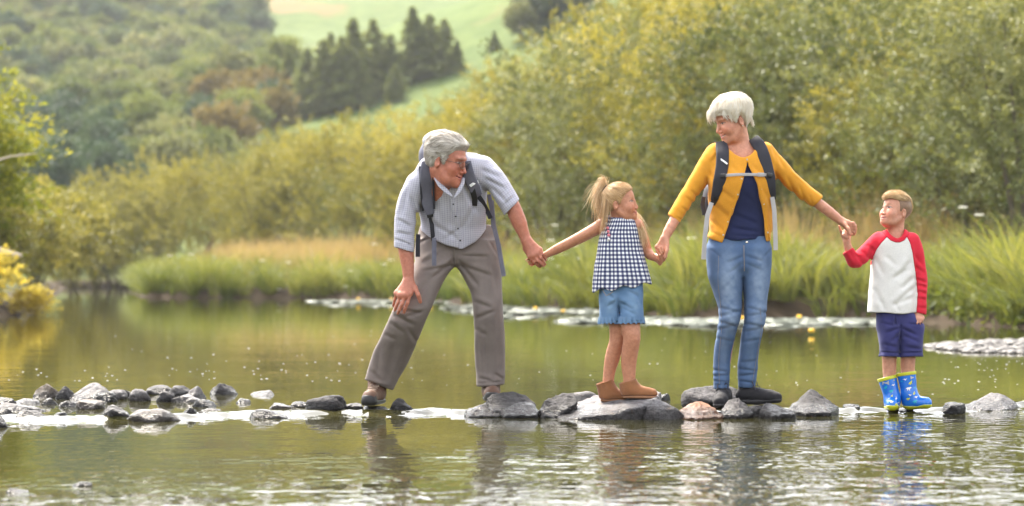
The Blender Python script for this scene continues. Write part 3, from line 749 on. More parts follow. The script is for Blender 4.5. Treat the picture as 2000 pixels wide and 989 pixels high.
def mesh_sdf(f, h=.0045, lo=None, hi=None, margin=1.7):
    lo = np.asarray(f.lo if lo is None else lo, float) - 3 * h; hi = np.asarray(f.hi if hi is None else hi, float) + 3 * h
    c = 4; nc = np.ceil((hi - lo) / (h * c)).astype(int)
    ax = [lo[i] + (np.arange(nc[i]) + .5) * h * c for i in range(3)]
    C = np.stack(np.meshgrid(*ax, indexing='ij'), -1).reshape(-1, 3)
    d = f(C).reshape(nc)
    act = np.abs(d) < h * c * .87 * margin
    nf = nc * c + 1
    V = np.ones(nf, np.float32)
    big = np.repeat(np.repeat(np.repeat(np.where(d < 0, -1, 1).astype(np.float32), c, 0), c, 1), c, 2)
    V[:-1, :-1, :-1] = big
    a = np.repeat(np.repeat(np.repeat(act, c, 0), c, 1), c, 2)
    M = np.zeros(nf, bool)
    for dx in (0, 1):
        for dy in (0, 1):
            for dz in (0, 1): M[dx:dx + a.shape[0], dy:dy + a.shape[1], dz:dz + a.shape[2]] |= a
    I = np.argwhere(M); vals = np.empty(len(I), np.float32)
    for k in range(0, len(I), 400000): vals[k:k + 400000] = f(lo + I[k:k + 400000] * h)
    V[M] = vals
    S = V < 0
    cnt = np.zeros(np.array(nf) - 1, np.int8)
    off = [(x, y, z) for x in (0, 1) for y in (0, 1) for z in (0, 1)]
    e = np.array(nf) - 1
    for (x, y, z) in off: cnt += S[x:x + e[0], y:y + e[1], z:z + e[2]]
    mixed = (cnt > 0) & (cnt < 8)
    J = np.argwhere(mixed); idx = np.full(cnt.shape, -1, np.int32); idx[mixed] = np.arange(len(J))
    cv = np.stack([V[J[:, 0] + x, J[:, 1] + y, J[:, 2] + z] for (x, y, z) in off], 1)
    acc = np.zeros((len(J), 3)); num = np.zeros(len(J))
    O = np.array(off, float)
    for i in range(8):
        for j in range(i + 1, 8):
            if np.abs(O[i] - O[j]).sum() != 1: continue
            a0, b0 = cv[:, i], cv[:, j]; k = (a0 < 0) != (b0 < 0)
            t = a0[k] / (a0[k] - b0[k]); acc[k] += O[i] + t[:, None] * (O[j] - O[i]); num[k] += 1
    W = lo + (J + acc / num[:, None]) * h
    quads = []
    for axn in range(3):
        sl0 = [slice(None)] * 3; sl1 = [slice(None)] * 3; sl0[axn] = slice(0, -1); sl1[axn] = slice(1, None)
        s0, s1 = S[tuple(sl0)], S[tuple(sl1)]
        E = np.argwhere(s0 != s1); b1, b2 = (axn + 1) % 3, (axn + 2) % 3
        ok = (E[:, b1] > 0) & (E[:, b2] > 0) & (E[:, b1] < e[b1]) & (E[:, b2] < e[b2]); E = E[ok]
        flip = s0[E[:, 0], E[:, 1], E[:, 2]]
        def cell(o1, o2):
            q = E.copy(); q[:, b1] -= o1; q[:, b2] -= o2; return idx[q[:, 0], q[:, 1], q[:, 2]]
        Q = np.stack([cell(1, 1), cell(0, 1), cell(0, 0), cell(1, 0)], 1)
        Q[~flip] = Q[~flip][:, ::-1]
        quads.append(Q)
    F = np.concatenate(quads); F = F[(F >= 0).all(1)]
    return W, F
def refine(f, W, F, sel):
    """split the chosen quads in four and settle the new points on the field; the seam to coarser faces stays closed"""
    A = F[sel]; E = np.stack([A, np.roll(A, -1, 1)], -1).reshape(-1, 2); K = np.sort(E, 1)
    U, inv = np.unique(K, axis=0, return_inverse=True); inv = inv.reshape(-1, 4)
    B = F[~sel]; KB = np.sort(np.stack([B, np.roll(B, -1, 1)], -1).reshape(-1, 2), 1)
    n = len(W); key = lambda k: k[:, 0].astype(np.int64) * n + k[:, 1]
    seam = np.isin(key(U), key(KB))
    M = (W[U[:, 0]] + W[U[:, 1]]) / 2; C = W[A].mean(1)
    for X, k in ((M, ~seam), (C, np.ones(len(C), bool))):
        q = X[k]; X[k] = q - grad_of(f, q, .0015) * np.clip(f(q), -.003, .003)[:, None]
    W2 = np.concatenate([W, M, C]); e = inv + n; c = np.arange(len(A)) + n + len(M)
    Q = np.concatenate([np.stack([A[:, i], e[:, i], c, e[:, i - 1]], 1) for i in range(4)])
    return W2, np.concatenate([B, Q])
def grad_of(f, P, e=.002):
    G = np.stack([f(P + np.eye(3)[i] * e) - f(P - np.eye(3)[i] * e) for i in range(3)], 1)
    return G / (np.linalg.norm(G, axis=1)[:, None] + 1e-9)
def front_y(f, X, Z, y0, y1, n=120):
    """first y (coming from the camera side) at which field f turns solid, for points X,Z"""
    X = np.asarray(X, float); Z = np.asarray(Z, float); ys = np.linspace(y0, y1, n); out = np.full(X.shape, np.nan)
    prev = None
    for y in ys:
        d = f(np.stack([X, np.full(X.shape, y), Z], -1).reshape(-1, 3)).reshape(X.shape)
        if prev is not None:
            k = np.isnan(out) & (d < 0) & (prev >= 0)
            out[k] = (y - (ys[1] - ys[0])) + (ys[1] - ys[0]) * (prev[k] / (prev[k] - d[k] + 1e-9))
        prev = d
    return out

class Person:
    """photo pixels to metres at the person's distance; the Empty stands at the feet"""
    def __init__(s, u0, vfoot, D, label):
        s.D = D; s.s = D / FPX; s.base = px(u0, vfoot, D); s.root = tag(empty('person', s.base), label, 'person')
    def x(s, u): return (u - 1000) * s.s
    def z(s, v): return CH + (VH - v) * s.s
    def p(s, u, v, dy=0.0): return px(u, v, s.D + dy)
    def stack(s, rows, **kw):
        """rows (v, uL, uR, depth offset, half depth)"""
        return Stack([(px(a, v, s.D + y)[2], px(a, v, s.D + y)[0], px(b, v, s.D + y)[0], s.D + y, h) for v, a, b, y, h in rows], **kw)
    def chain(s, pts, fd=None, fl=1.0):
        """pts (u, v, dy, radius in metres) -> list of cones"""
        return [Chain([tuple(s.p(*a[:3])) + (a[3],) for a in pts], fd, fl)]
    def mesh(s, name, f, mat, h=.0045, parent=None, col=None, uv=None, fmat=None, lo=None, hi=None, fine=None):
        W, F = mesh_sdf(f, h, lo, hi)
        if fine is not None: W, F = refine(f, W, F, np.linalg.norm(W[F].mean(1) - fine[0], axis=1) < fine[1])
        me = mk_mesh(name, W - s.base, F, mat, True, None if fmat is None else fmat(W[F].mean(1)), None if col is None else col(W), None if uv is None else uv(W))
        return link(name, me, parent or s.root)
    def add(s, mb, name, mat, parent=None, smooth=True):
        return mb.obj(name, mat, parent or s.root, tuple(s.base), smooth)
class Folds:
    """cloth folds: strokes drawn in the picture plane (x,z) carve grooves (amp > 0) or raise ridges (amp < 0); plus soft noise"""
    def __init__(s, f, P, strokes=(), amp=.0, scale=12., seed=0, stretch=(1, 1, 1)):
        s.f = f; s.lo = f.lo; s.hi = f.hi; s.amp = amp; s.sc = np.array(stretch, float) * scale; s.seed = seed
        s.st = [(P.x(a), P.z(b), P.x(c), P.z(d), w * P.s, am) for a, b, c, d, w, am in strokes]
    def __call__(s, P):
        d = s.f(P); k = np.abs(d) < .03
        if not k.any(): return d
        Q = P[k]; o = np.zeros(len(Q))
        for ax, az, bx, bz, w, am in s.st:
            ex, ez = bx - ax, bz - az; L = ex * ex + ez * ez + 1e-9
            t = np.clip(((Q[:, 0] - ax) * ex + (Q[:, 2] - az) * ez) / L, 0, 1)
            rx, rz = Q[:, 0] - ax - t * ex, Q[:, 2] - az - t * ez
            r2 = rx * rx + rz * rz; sg = (rx * -ez + rz * ex) / math.sqrt(L)
            if ez < 0 and abs(ez) > abs(ex) or ex < 0 and abs(ex) >= abs(ez): sg = -sg
            end = np.clip(1.15 - np.abs(2 * t - 1) ** 3, 0, 1); w1 = w * .75
            o += am * end * (np.exp(-r2 / (w1 * w1)) * (1 if am > 0 else 1) - .55 * np.exp(-((sg - 1.5 * w) ** 2 + np.maximum(r2 - sg * sg, 0)) / (w * w)))
        if s.amp: o += s.amp * fbm(Q * s.sc, 2, s.seed)
        d[k] += o
        return d

# ---- heads
def head_axes(yaw, pitch, roll):
    """forward, left-ear, up axes in world; yaw 0 looks at the camera, + turns towards picture right; pitch + looks up; roll + tips the crown to picture right"""
    y, p, r = map(math.radians, (yaw, pitch, roll))
    F = np.array([math.sin(y) * math.cos(p), -math.cos(y) * math.cos(p), math.sin(p)])
    side = np.array([math.cos(y), math.sin(y), 0.0]); U = np.cross(side, F) * -1
    if U[2] < 0: U = -U
    c, s_ = math.cos(r), math.sin(r)
    Ry = np.array([[c, 0, s_], [0, 1, 0], [-s_, 0, c]])
    return np.array([Ry @ F, Ry @ side, Ry @ U])
class Head:
    def __init__(s, c, size, yaw, pitch, roll, child=False, smile=.5, nose=1.0, cheek=1.0, jaw=1.0, teeth=False):
        s.c = np.asarray(c, float); s.k = size; s.R = head_axes(yaw, pitch, roll); s.child = child; s.smile = smile; s.nose = nose; s.cheek = cheek; s.jaw = jaw; s.teeth = teeth
        s.lo = s.c - .19 * size; s.hi = s.c + .19 * size
    def loc(s, P): return (P - s.c) @ s.R.T / s.k
    def w(s, f, l, u): return s.c + (np.array([f, l, u]) * s.k) @ s.R
    def __call__(s, P): return s.field(s.loc(P)) * s.k
    def skull(s, Q):
        ch = s.child
        d = Ell((-.006, 0, .048), (.100, .079 if ch else .077, .088))(Q)
        d = smin(d, Ell((.030, 0, -.028), (.066, .062, .080))(Q), .035)
        return d
    def field(s, Q):
        ch = s.child; A = Q.copy(); A[:, 1] = np.abs(A[:, 1])
        d = s.skull(Q)
        jl = -.086 if not ch else -.074
        d = smin(d, Ell((.036, 0, jl + .012), (.056 * s.jaw, .050 * s.jaw, .036))(Q), .03)
        d = smin(d, Cone((.082, .000, jl - .010), (.080, .012, jl - .008), .015, .012)(A), .022)
        d = smin(d, Cone((-.005, .058, -.035), (.045, .040, jl), .014, .012)(A), .03)            # jaw line
        d = smin(d, Ell((.062, .038, -.022), (.026 * s.cheek, .024 * s.cheek, .026 * s.cheek))(A), .022)   # cheek
        if not ch: d = smin(d, Cone((.094, .006, .040), (.082, .045, .040), .007, .006)(A), .018)             # brow
        d = smax(d, -Ell((.106, .031, .020), (.020, .019, .0135))(A), .014)                       # socket
        d = smin(d, Ell((.0745, .031, .019), (.0145, .0150, .0125))(A), .003)                     # eyeball under the lids
        n = s.nose
        d = smin(d, Cone((.092, 0, .026), (.110 * (.5 + .5 * n) + .004, 0, -.022), .0055, .0095 * (.6 + .4 * n))(Q), .012)
        d = smin(d, Ell((.100, .0115, -.028), (.0105, .0085, .0075))(A), .006)
        d = smax(d, -Ell((.106, .0065, -.0365), (.004, .003, .003))(A), .003)
        sm = s.smile
        # mouth: lips follow a curve rising to the corners
        lz = -.056 + sm * 10 * A[:, 1] ** 2
        my = np.clip(A[:, 1] / .027, 0, 1.3)
        fx = .0965 - 14 * A[:, 1] ** 2
        up = np.sqrt(((Q[:, 0] - fx) / 1.0) ** 2 + (Q[:, 2] - (lz + .005)) ** 2) - .0062 * np.sqrt(np.clip(1 - my ** 2, 0, 1))
        lo_ = np.sqrt(((Q[:, 0] - fx + .001) / 1.0) ** 2 + (Q[:, 2] - (lz - .0065)) ** 2) - .0072 * np.sqrt(np.clip(1 - my ** 2, 0, 1))
        k = A[:, 1] < .03
        dd = d[k]; dd = smin(dd, up[k], .006); dd = smin(dd, lo_[k], .006)
        slit = np.sqrt((np.maximum(fx - .004 - Q[:, 0], 0) * .3) ** 2 + ((Q[:, 2] - lz + .0005) * (1 if not s.teeth else .45)) ** 2) - .0016
        dd = smax(dd, -slit[k], .002); d[k] = dd
        # smile crease from nose to mouth corner
        crz = Cone((.098, .018, -.028), (.080, .033, -.056), .003, .003)(A)
        d = d + .0022 * sm * np.exp(-(np.maximum(crz, 0) / .005) ** 2)
        # ear
        e = Ell((-.010, .079, -.002), (.019, .008, .030), np.array([[.94, .34, 0], [-.34, .94, 0], [0, 0, 1.]]))(A)
        e = smax(e, -Ell((-.004, .088, .003), (.010, .007, .016))(A), .004)
        d = smin(d, e, .006)
        return d
    def colour(s, P, skin, lip=(.42, .13, .10), brow=(.20, .13, .08), browk=.8, blush=.25, eye=(.03, .025, .02)):
        Q = s.loc(P); A = np.abs(Q[:, 1]); c = np.tile(np.array(skin), (len(P), 1))
        near = (Q[:, 0] > .03) & (Q[:, 2] > -.13) & (Q[:, 2] < .14) & (A < .08)
        def blend(w, col): c[:] = c * (1 - w[:, None]) + np.array(col) * w[:, None]
        sk = np.array(skin)
        w = np.exp(-(((A - .042) / .022) ** 2 + ((Q[:, 2] + .022) / .022) ** 2)) * near * blush; blend(w, sk * np.array([1.05, .62, .58]))
        w = np.exp(-((A / .012) ** 2 + ((Q[:, 2] + .024) / .012) ** 2)) * (Q[:, 0] > .1) * blush; blend(w, sk * np.array([1.05, .6, .55]))
        lz = -.056 + s.smile * 10 * A ** 2
        w = sstep(1.15, .8, np.sqrt((A / .0265) ** 2 + ((Q[:, 2] - lz) / .0125) ** 2)) * (Q[:, 0] > .07) * near; blend(w * .75, lip)
        if s.teeth:
            w = sstep(1.1, .9, np.sqrt((A / .022) ** 2 + ((Q[:, 2] - lz - .0005) / .0042) ** 2)) * (Q[:, 0] > .06) * near; blend(w, (.82, .78, .72))
        else:
            w = np.exp(-((Q[:, 2] - lz) / .002) ** 2) * (A < .026) * (Q[:, 0] > .07) * near; blend(w * .8, np.array(lip) * .35)
        bz = .041 - .16 * np.maximum(A - .034, 0) ; w = sstep(1.1, .6, np.sqrt(((A - .032) / .021) ** 2 + ((Q[:, 2] - bz) / .0052) ** 2)) * (Q[:, 0] > .05) * near; blend(w * browk, brow)
        ez = .0185; es = 1.35 if s.child else 1.2
        w = sstep(1.15, .75, np.sqrt(((A - .031) / (.0125 * es)) ** 2 + ((Q[:, 2] - ez) / (.0044 * es)) ** 2)) * (Q[:, 0] > .055) * near; blend(w * .8, (.56, .50, .46))
        w = sstep(1.2, .7, np.sqrt(((A - .0305) / (.0066 * es)) ** 2 + ((Q[:, 2] - ez) / (.0054 * es)) ** 2)) * (Q[:, 0] > .055) * near; blend(w, eye)
        w = np.exp(-((Q[:, 2] - ez - .0052 * es + 20 * (A - .031) ** 2) / .0022) ** 2) * (np.abs(A - .031) < .015 * es) * (Q[:, 0] > .055) * near; blend(w * .9, sk * .16)
        return c
def hair_strands(rng, f, roots, dirf, length, width, nseg=7, lift=.004, jitter=.35, gravity=0.0, cling=True):
    """strands as tapering three-sided tubes that run over the field f along the direction field"""
    n = len(roots); P = roots.copy(); pts = [P.copy()]
    L = np.broadcast_to(length, (n,)) * rng.uniform(.7, 1.25, n); step = (L / (nseg - 1))[:, None]
    jit = rng.normal(size=(n, 3)) * jitter; lf = lift * rng.uniform(.2, 1.6, n)
    for i in range(nseg - 1):
        g = grad_of(f, P); D = dirf(P) + jit * (.4 + .6 * i / nseg) + np.array([0, 0, -gravity * i / nseg])
        D -= g * (D * g).sum(1)[:, None] * (.95 if cling else .3); D /= np.linalg.norm(D, axis=1)[:, None] + 1e-9
        P = P + D * step
        if cling:
            d = f(P); P = P - grad_of(f, P) * (d - lf * (i + 1) / nseg)[:, None] * .9
        pts.append(P.copy())
    return strands_mesh(np.stack(pts, 1), width, rng)
def strands_mesh(A, width, rng):
    n, k, _ = A.shape
    T = np.gradient(A, axis=1); T /= np.linalg.norm(T, axis=2)[..., None] + 1e-9
    R = rng.normal(size=(n, 1, 3)); B = np.cross(T, R); B /= np.linalg.norm(B, axis=2)[..., None] + 1e-9; Nn = np.cross(B, T)
    prof = np.array([.75] + [1.0] * (k - 3) + [.7, .12])[None, :, None] * (width * rng.uniform(.6, 1.4, n))[:, None, None]
    V = np.stack([A + (B * math.cos(a) + Nn * math.sin(a)) * prof for a in (0, 2.1, 4.2)], 2).reshape(-1, 3)
    b0 = (np.arange(n)[:, None, None] * k + np.arange(k - 1)[None, :, None]) * 3
    j = np.arange(3)[None, None, :]; q = (j + 1) % 3
    F = np.stack([b0 + j, b0 + q, b0 + 3 + q, b0 + 3 + j], -1).reshape(-1, 4)
    return V, F
def mat_hair(name, cols, scale=1.0):
    m, n, b, o = nodes_of(name)
    a = N(n, 'ShaderNodeAttribute', attribute_name='col'); sep = N(n, 'ShaderNodeSeparateColor'); n.links.new(a.outputs['Color'], sep.inputs[0])
    n.links.new(ramp(n, sep.outputs[0], [(i / (len(cols) - 1), x) for i, x in enumerate(cols)]), b.inputs['Base Color'])
    b.inputs['Roughness'].default_value = .42; b.inputs['Specular IOR Level'].default_value = .35; b.inputs['Sheen Weight'].default_value = .15
    return m
def surf_points(W, F, n, rng, keep=None):
    c = W[F].mean(1)
    if keep is not None: c = c[keep(c)]
    return c[rng.integers(0, len(c), n)] + rng.normal(size=(n, 3)) * .001
def hand(P, wrist, wr, knuckles, fingers, thumb, kr, fr, palm_k=.012):
    """wrist (u,v,dy), four knuckles (u,v,dy), four fingers as joint lists after the knuckle, thumb joint list; radii in metres"""
    out = []
    w = P.p(*wrist)
    for i, (k, f) in enumerate(zip(knuckles, fingers)):
        kp = P.p(*k)
        out.append((Cone(w + (kp - w) * .12, kp, wr * .72, kr), palm_k))
        r = fr * (1.0, 1.02, .96, .84)[i]; q = kp
        for j, t in enumerate(f):
            tp = P.p(*t); out.append((Cone(q, tp, r * (1.0 - .07 * j), r * (.93 - .09 * j)), .0035)); q = tp
    ks = [P.p(*k) for k in knuckles]
    for a, b in zip(ks[:-1], ks[1:]): out.append((Cone(a, b, kr, kr), palm_k))
    q = P.p(*thumb[0])
    out.append((Cone(w + (q - w) * .25, q, wr * .6, fr * 1.35), palm_k))
    for j, t in enumerate(thumb[1:]):
        tp = P.p(*t); out.append((Cone(q, tp, fr * (1.28 - .1 * j), fr * (1.12 - .14 * j)), .0045)); q = tp
    return out

class Cut:
    """keep only the side of a picture-plane line a->b (u,v) that holds point k"""
    def __init__(s, f, P, cuts, soft=.004):
        s.f = f; s.lo = f.lo; s.hi = f.hi; s.c = []; s.soft = soft
        for a, b, k in cuts:
            ax, az, bx, bz, kx, kz = P.x(a[0]), P.z(a[1]), P.x(b[0]), P.z(b[1]), P.x(k[0]), P.z(k[1])
            n = np.array([-(bz - az), bx - ax]); n /= np.linalg.norm(n)
            if (kx - ax) * n[0] + (kz - az) * n[1] > 0: n = -n
            s.c.append((ax, az, n))
    def __call__(s, P):
        d = s.f(P)
        for ax, az, n in s.c: d = smax(d, (P[:, 0] - ax) * n[0] + (P[:, 2] - az) * n[1], s.soft)
        return d
class Minus:
    def __init__(s, f, g, k=.003): s.f = f; s.g = g; s.k = k; s.lo = f.lo; s.hi = f.hi
    def __call__(s, P): return smax(s.f(P), -s.g(P), s.k)
class HairCap:
    """skull pushed out by thick(Q) and kept above the hairline: hl maps forward position to lowest height (scalp units)"""
    def __init__(s, head, thick, hl, soft=.012, taper=0.0):
        s.tp = taper
        s.h = head; s.t = thick; s.hl = np.array(hl); s.soft = soft; s.lo = head.lo - .03; s.hi = head.hi + .03
    def __call__(s, P):
        Q = s.h.loc(P); e = np.interp(Q[:, 0], s.hl[:, 0], s.hl[:, 1]) - Q[:, 2]
        d = s.h.skull(Q) - s.t(Q) * (1 - s.tp * sstep(.032, .0, -e))
        return smax(d, e * .8, s.soft) * s.h.k
def add_hair(P, head, cap, mat, rng, dirf, n, length, width, lift=.006, nseg=5, jitter=.3, name='hair', keep=None, tint=(.5, .18), extra=None, base_h=.0045, gravity=0., cling=True, shorn=None, fly=0):
    W, F = mesh_sdf(cap, base_h)
    roots = surf_points(W, F, n, rng, keep)
    V, SF = hair_strands(rng, cap, roots, lambda X: dirf(head.loc(X)) @ head.R, length, width, nseg, lift, jitter, gravity, cling)
    k = len(V) // n
    col = np.concatenate([np.clip(tint[0] - .25 + .2 * noise3(W * 90, 3), 0, 1), np.repeat(np.clip(rng.normal(tint[0], tint[1] * .7, n) + .45 * noise3(roots * np.array([45, 45, 75]), 9), 0, 1), k)])  # base layer darker than the strands: shade under the hair put into the tint
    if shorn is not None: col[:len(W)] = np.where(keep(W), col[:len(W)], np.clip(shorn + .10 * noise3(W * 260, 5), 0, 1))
    VV = np.concatenate([W, V]); FF = np.concatenate([F, SF + len(W)])
    extra = list(extra or [])
    if fly:
        rt = surf_points(W, F, fly, rng, keep); fV, fF = hair_strands(rng, cap, rt, lambda X: dirf(head.loc(X)) @ head.R, length * .8, width * .6, nseg, lift * 1.6 + .0025, jitter * 1.5)
        extra.append((fV, fF, np.repeat(np.clip(rng.normal(tint[0] + .12, .15, fly), 0, 1), len(fV) // fly)))
    if extra:
        for (eV, eF, et) in extra:
            FF = np.concatenate([FF, eF + len(VV)]); VV = np.concatenate([VV, eV]); col = np.concatenate([col, et])
    return link(name, mk_mesh(name, VV - P.base, FF, mat, True, col=col[:, None] * np.ones((1, 3))), P.root)
def strap(P, f, pts, w, t, y0, y1, off=.004, extra=.0, samples=26):
    """centre line over the front of field f through picture points (u, v); returns 3D points lying just proud of it"""
    A = np.array(pts, float); c = np.concatenate([[0], np.cumsum(np.hypot(*np.diff(A, axis=0).T))]); s = np.linspace(0, c[-1], samples)
    U = np.interp(s, c, A[:, 0]); Vv = np.interp(s, c, A[:, 1])
    for _ in range(2): U[1:-1] = (U[:-2] + 2 * U[1:-1] + U[2:]) / 4; Vv[1:-1] = (Vv[:-2] + 2 * Vv[1:-1] + Vv[2:]) / 4
    X = P.x(U); Z = P.z(Vv); Y = front_y(f, X, Z, y0, y1)
    ok = ~np.isnan(Y); Y = np.interp(np.arange(samples), np.nonzero(ok)[0], Y[ok])
    for _ in range(3): Y[1:-1] = (Y[:-2] + 2 * Y[1:-1] + Y[2:]) / 4
    q = Y / P.D
    return np.stack([X, Y - off, Z], 1)

class Prism:
    """picture-plane polygon (u,v) extruded between two depth offsets"""
    def __init__(s, P, poly, y0, y1):
        s.q = np.array([(P.x(u), P.z(v)) for u, v in poly]); s.y0 = P.D + y0; s.y1 = P.D + y1
        s.lo = np.array([s.q[:, 0].min(), s.y0, s.q[:, 1].min()]); s.hi = np.array([s.q[:, 0].max(), s.y1, s.q[:, 1].max()])
    def sd2(s, X, Z):
        q = s.q; n = len(q); d = np.full(X.shape, 1e9); ins = np.zeros(X.shape, bool)
        for i in range(n):
            a, b = q[i], q[(i + 1) % n]; e = b - a; t = np.clip(((X - a[0]) * e[0] + (Z - a[1]) * e[1]) / (e @ e + 1e-12), 0, 1)
            d = np.minimum(d, np.hypot(X - a[0] - t * e[0], Z - a[1] - t * e[1]))
            c = (a[1] > Z) != (b[1] > Z); ins ^= c & (X < e[0] * (Z - a[1]) / (e[1] + 1e-12) + a[0])
        return np.where(ins, -d, d)
    def __call__(s, P):
        d = s.sd2(P[:, 0], P[:, 2]); return np.maximum(d, np.maximum(s.y0 - P[:, 1], P[:, 1] - s.y1))
class Warp:
    """add disp(P) to a field near its surface"""
    def __init__(s, f, disp): s.f = f; s.g = disp; s.lo = f.lo; s.hi = f.hi
    def __call__(s, P):
        d = s.f(P); k = np.abs(d) < .035
        if k.any(): d[k] += s.g(P[k])
        return d
def split_mesh(P, f, h, pieces, label):
    """mesh a field once and share its faces out: pieces [(name, material, parent index)], label(centres) -> piece index"""
    W, F = mesh_sdf(f, h); L = label(W[F].mean(1)); out = []
    for i, (nm, mat, par) in enumerate(pieces):
        G = F[L == i]; used = np.unique(G); mp = np.full(len(W), -1); mp[used] = np.arange(len(used))
        out.append(link(nm, mk_mesh(nm, W[used] - P.base, mp[G], mat), P.root if par is None else out[par]))
    return out
def surf_strip(P, f, pts, w, t, mat, name, parent, off=.003, y0=-.5, y1=.15, n=26, taper=None, ny=(0, -1, 0)):
    A = strap(P, f, pts, w, t, P.D + y0, P.D + y1, off, samples=n)
    return MB().tube(A, w if taper is None else np.interp(np.linspace(0, 1, len(A)), *taper), 12, flat=(ny, t)).obj(name, mat, parent, tuple(P.base))

def lock(P, rng, ex, n, C, spread, w, tint):
    """loose lock: n strands through control points with growing spread, appended to ex"""
    C = np.array(C); k = 8; t = np.linspace(0, 1, k); tc = np.linspace(0, 1, len(C)); D = _dense([(a_,) + tuple(c_) for a_, c_ in zip(tc, C)])
    base = np.stack([np.interp(t, D[0], D[i + 1]) for i in range(3)], 1)
    off = rng.normal(size=(n, 3)); o2 = rng.normal(size=(n, 3)); ph = rng.uniform(0, 6.28, (n, 3)); A = base[None] + off[:, None] * (spread * (.3 + t) ** 1.0)[None, :, None] + o2[:, None] * (spread * .9 * t ** 2)[None, :, None] + np.sin(t[None, :, None] * 7 + ph[:, None]) * spread * .35 * t[None, :, None]
    L = rng.uniform(.55, 1.0, n); T = L[:, None] * t[None]; A2 = np.empty_like(A)
    for i in range(n):
        for j in range(3): A2[i, :, j] = np.interp(T[i], t, A[i, :, j])
    V, F = strands_mesh(A2, w, rng); ex.append((V, F, np.repeat(np.clip(rng.normal(tint, .18, n), 0, 1), len(V) // n)))
def plain_uv(me):
    co = np.empty(len(me.vertices) * 3, np.float32); me.vertices.foreach_get('co', co); co = co.reshape(-1, 3)
    a = me.attributes.new('cloth', 'FLOAT_VECTOR', 'POINT'); a.data.foreach_set('vector', np.stack([co[:, 0], co[:, 2], 0 * co[:, 0]], 1).ravel())
# ------------------------------------------------------------------ stones of the crossing
import bmesh
def mat_rock(name, c1, c2, rough=.75, spots=None):
    m, n, b, o = nodes_of(name)
    geo = N(n, 'ShaderNodeNewGeometry').outputs['Position']
    f = noise_node(n, 9, 6, .65, geo); g = noise_node(n, 42, 5, .65, geo); st = noise_node(n, 5, 4, .6, geo, (2, 2, 9))
    c = ramp(n, f, [(.28, c1), (.72, c2)]); c = mix_rgb(n, .7, c, mix_rgb(n, 1.0, c, ramp(n, g, [(.3, (.30,) * 3), (.7, (1.6,) * 3)]), 'MULTIPLY'))
    c = mix_rgb(n, ramp(n, st, [(.55, (0,) * 3), (.72, (.6,) * 3)]), c, tuple(min(1, x * 1.9 + .04) for x in c2))
    if spots: c = mix_rgb(n, ramp(n, noise_node(n, 6, 3, .6, geo), [(.60, (0,) * 3), (.68, (.8,) * 3)]), c, spots)
    # the film of water that creeps up each stone: darker and glossy
    sx = N(n, 'ShaderNodeSeparateXYZ'); n.links.new(geo, sx.inputs[0])
    ad = N(n, 'ShaderNodeMath', operation='MULTIPLY_ADD'); n.links.new(f, ad.inputs[0]); ad.inputs[1].default_value = -.09; n.links.new(sx.outputs['Z'], ad.inputs[2])
    wet = N(n, 'ShaderNodeMapRange'); n.links.new(ad.outputs[0], wet.inputs[0])
    for i, q in enumerate((-.004, .028, 1.0, 0.0)): wet.inputs[i + 1].default_value = q
    c = mix_rgb(n, wet.outputs[0], c, mix_rgb(n, 1.0, c, (.26, .245, .24), 'MULTIPLY'))
    n.links.new(c, b.inputs['Base Color'])
    rr = N(n, 'ShaderNodeMapRange'); n.links.new(wet.outputs[0], rr.inputs[0]); rr.inputs[3].default_value = rough; rr.inputs[4].default_value = .16; n.links.new(rr.outputs[0], b.inputs['Roughness'])
    b.inputs['Specular IOR Level'].default_value = .3; bump(n, b, g, 1.0, .02); return m
MR = {'d': mat_rock('dark_slate', (.020, .018, .019), (.052, .048, .050)), 'g': mat_rock('grey_stone', (.036, .032, .033), (.095, .089, .091)), 'l': mat_rock('pale_stone', (.085, .079, .079), (.185, .175, .175)),
      'b': mat_rock('brown_stone', (.075, .06, .048), (.165, .135, .11)), 'o': mat_rock('orange_stone', (.16, .075, .04), (.34, .17, .095)), 'w': mat_rock('wet_black_stone', (.014, .013, .014), (.04, .037, .039), .22), 'r': mat_rock('rust_slab', (.085, .079, .082), (.18, .171, .177), .6, (.24, .11, .05))}
_bm = bmesh.new(); bmesh.ops.create_icosphere(_bm, subdivisions=4, radius=1.0); _bm.verts.ensure_lookup_table()
ICO = np.array([v.co[:] for v in _bm.verts]); ICOF = np.array([[v.index for v in f.verts] for f in _bm.faces]); _bm.free()
ICO /= np.linalg.norm(ICO, axis=1)[:, None]
def worn_hull(A, seed, bev, rough):
    """convex hull of points with chipped edges and broken surface"""
    bm = bmesh.new(); [bm.verts.new(q) for q in A]; bmesh.ops.convex_hull(bm, input=bm.verts)
    bmesh.ops.delete(bm, geom=[v for v in bm.verts if not v.link_faces], context='VERTS')
    bmesh.ops.dissolve_limit(bm, angle_limit=math.radians(9), verts=bm.verts, edges=bm.edges)
    bmesh.ops.bevel(bm, geom=list(bm.edges), offset=bev, segments=1, affect='EDGES', clamp_overlap=True)
    bmesh.ops.triangulate(bm, faces=bm.faces)
    for _ in range(3):
        L = np.median([e_.calc_length() for e_ in bm.edges]); es = [e_ for e_ in bm.edges if e_.calc_length() > max(L * .9, bev * 1.6)]
        bmesh.ops.subdivide_edges(bm, edges=es, cuts=1); bmesh.ops.triangulate(bm, faces=[f for f in bm.faces if len(f.verts) > 3])
        if len(bm.faces) > 900: break
    bm.normal_update(); V = np.array([v.co[:] for v in bm.verts]); Nn = np.array([v.normal[:] for v in bm.verts]); bm.verts.index_update()
    F = np.array([[v.index for v in f.verts] for f in bm.faces]); bm.free()
    V = V + Nn * (rough * (fbm(V / bev * .35 + seed, 3, seed) + .8 * fbm(V / bev * np.array([.9, .9, 2.4]) + seed, 2, seed + 3)))[:, None]
    return V, F
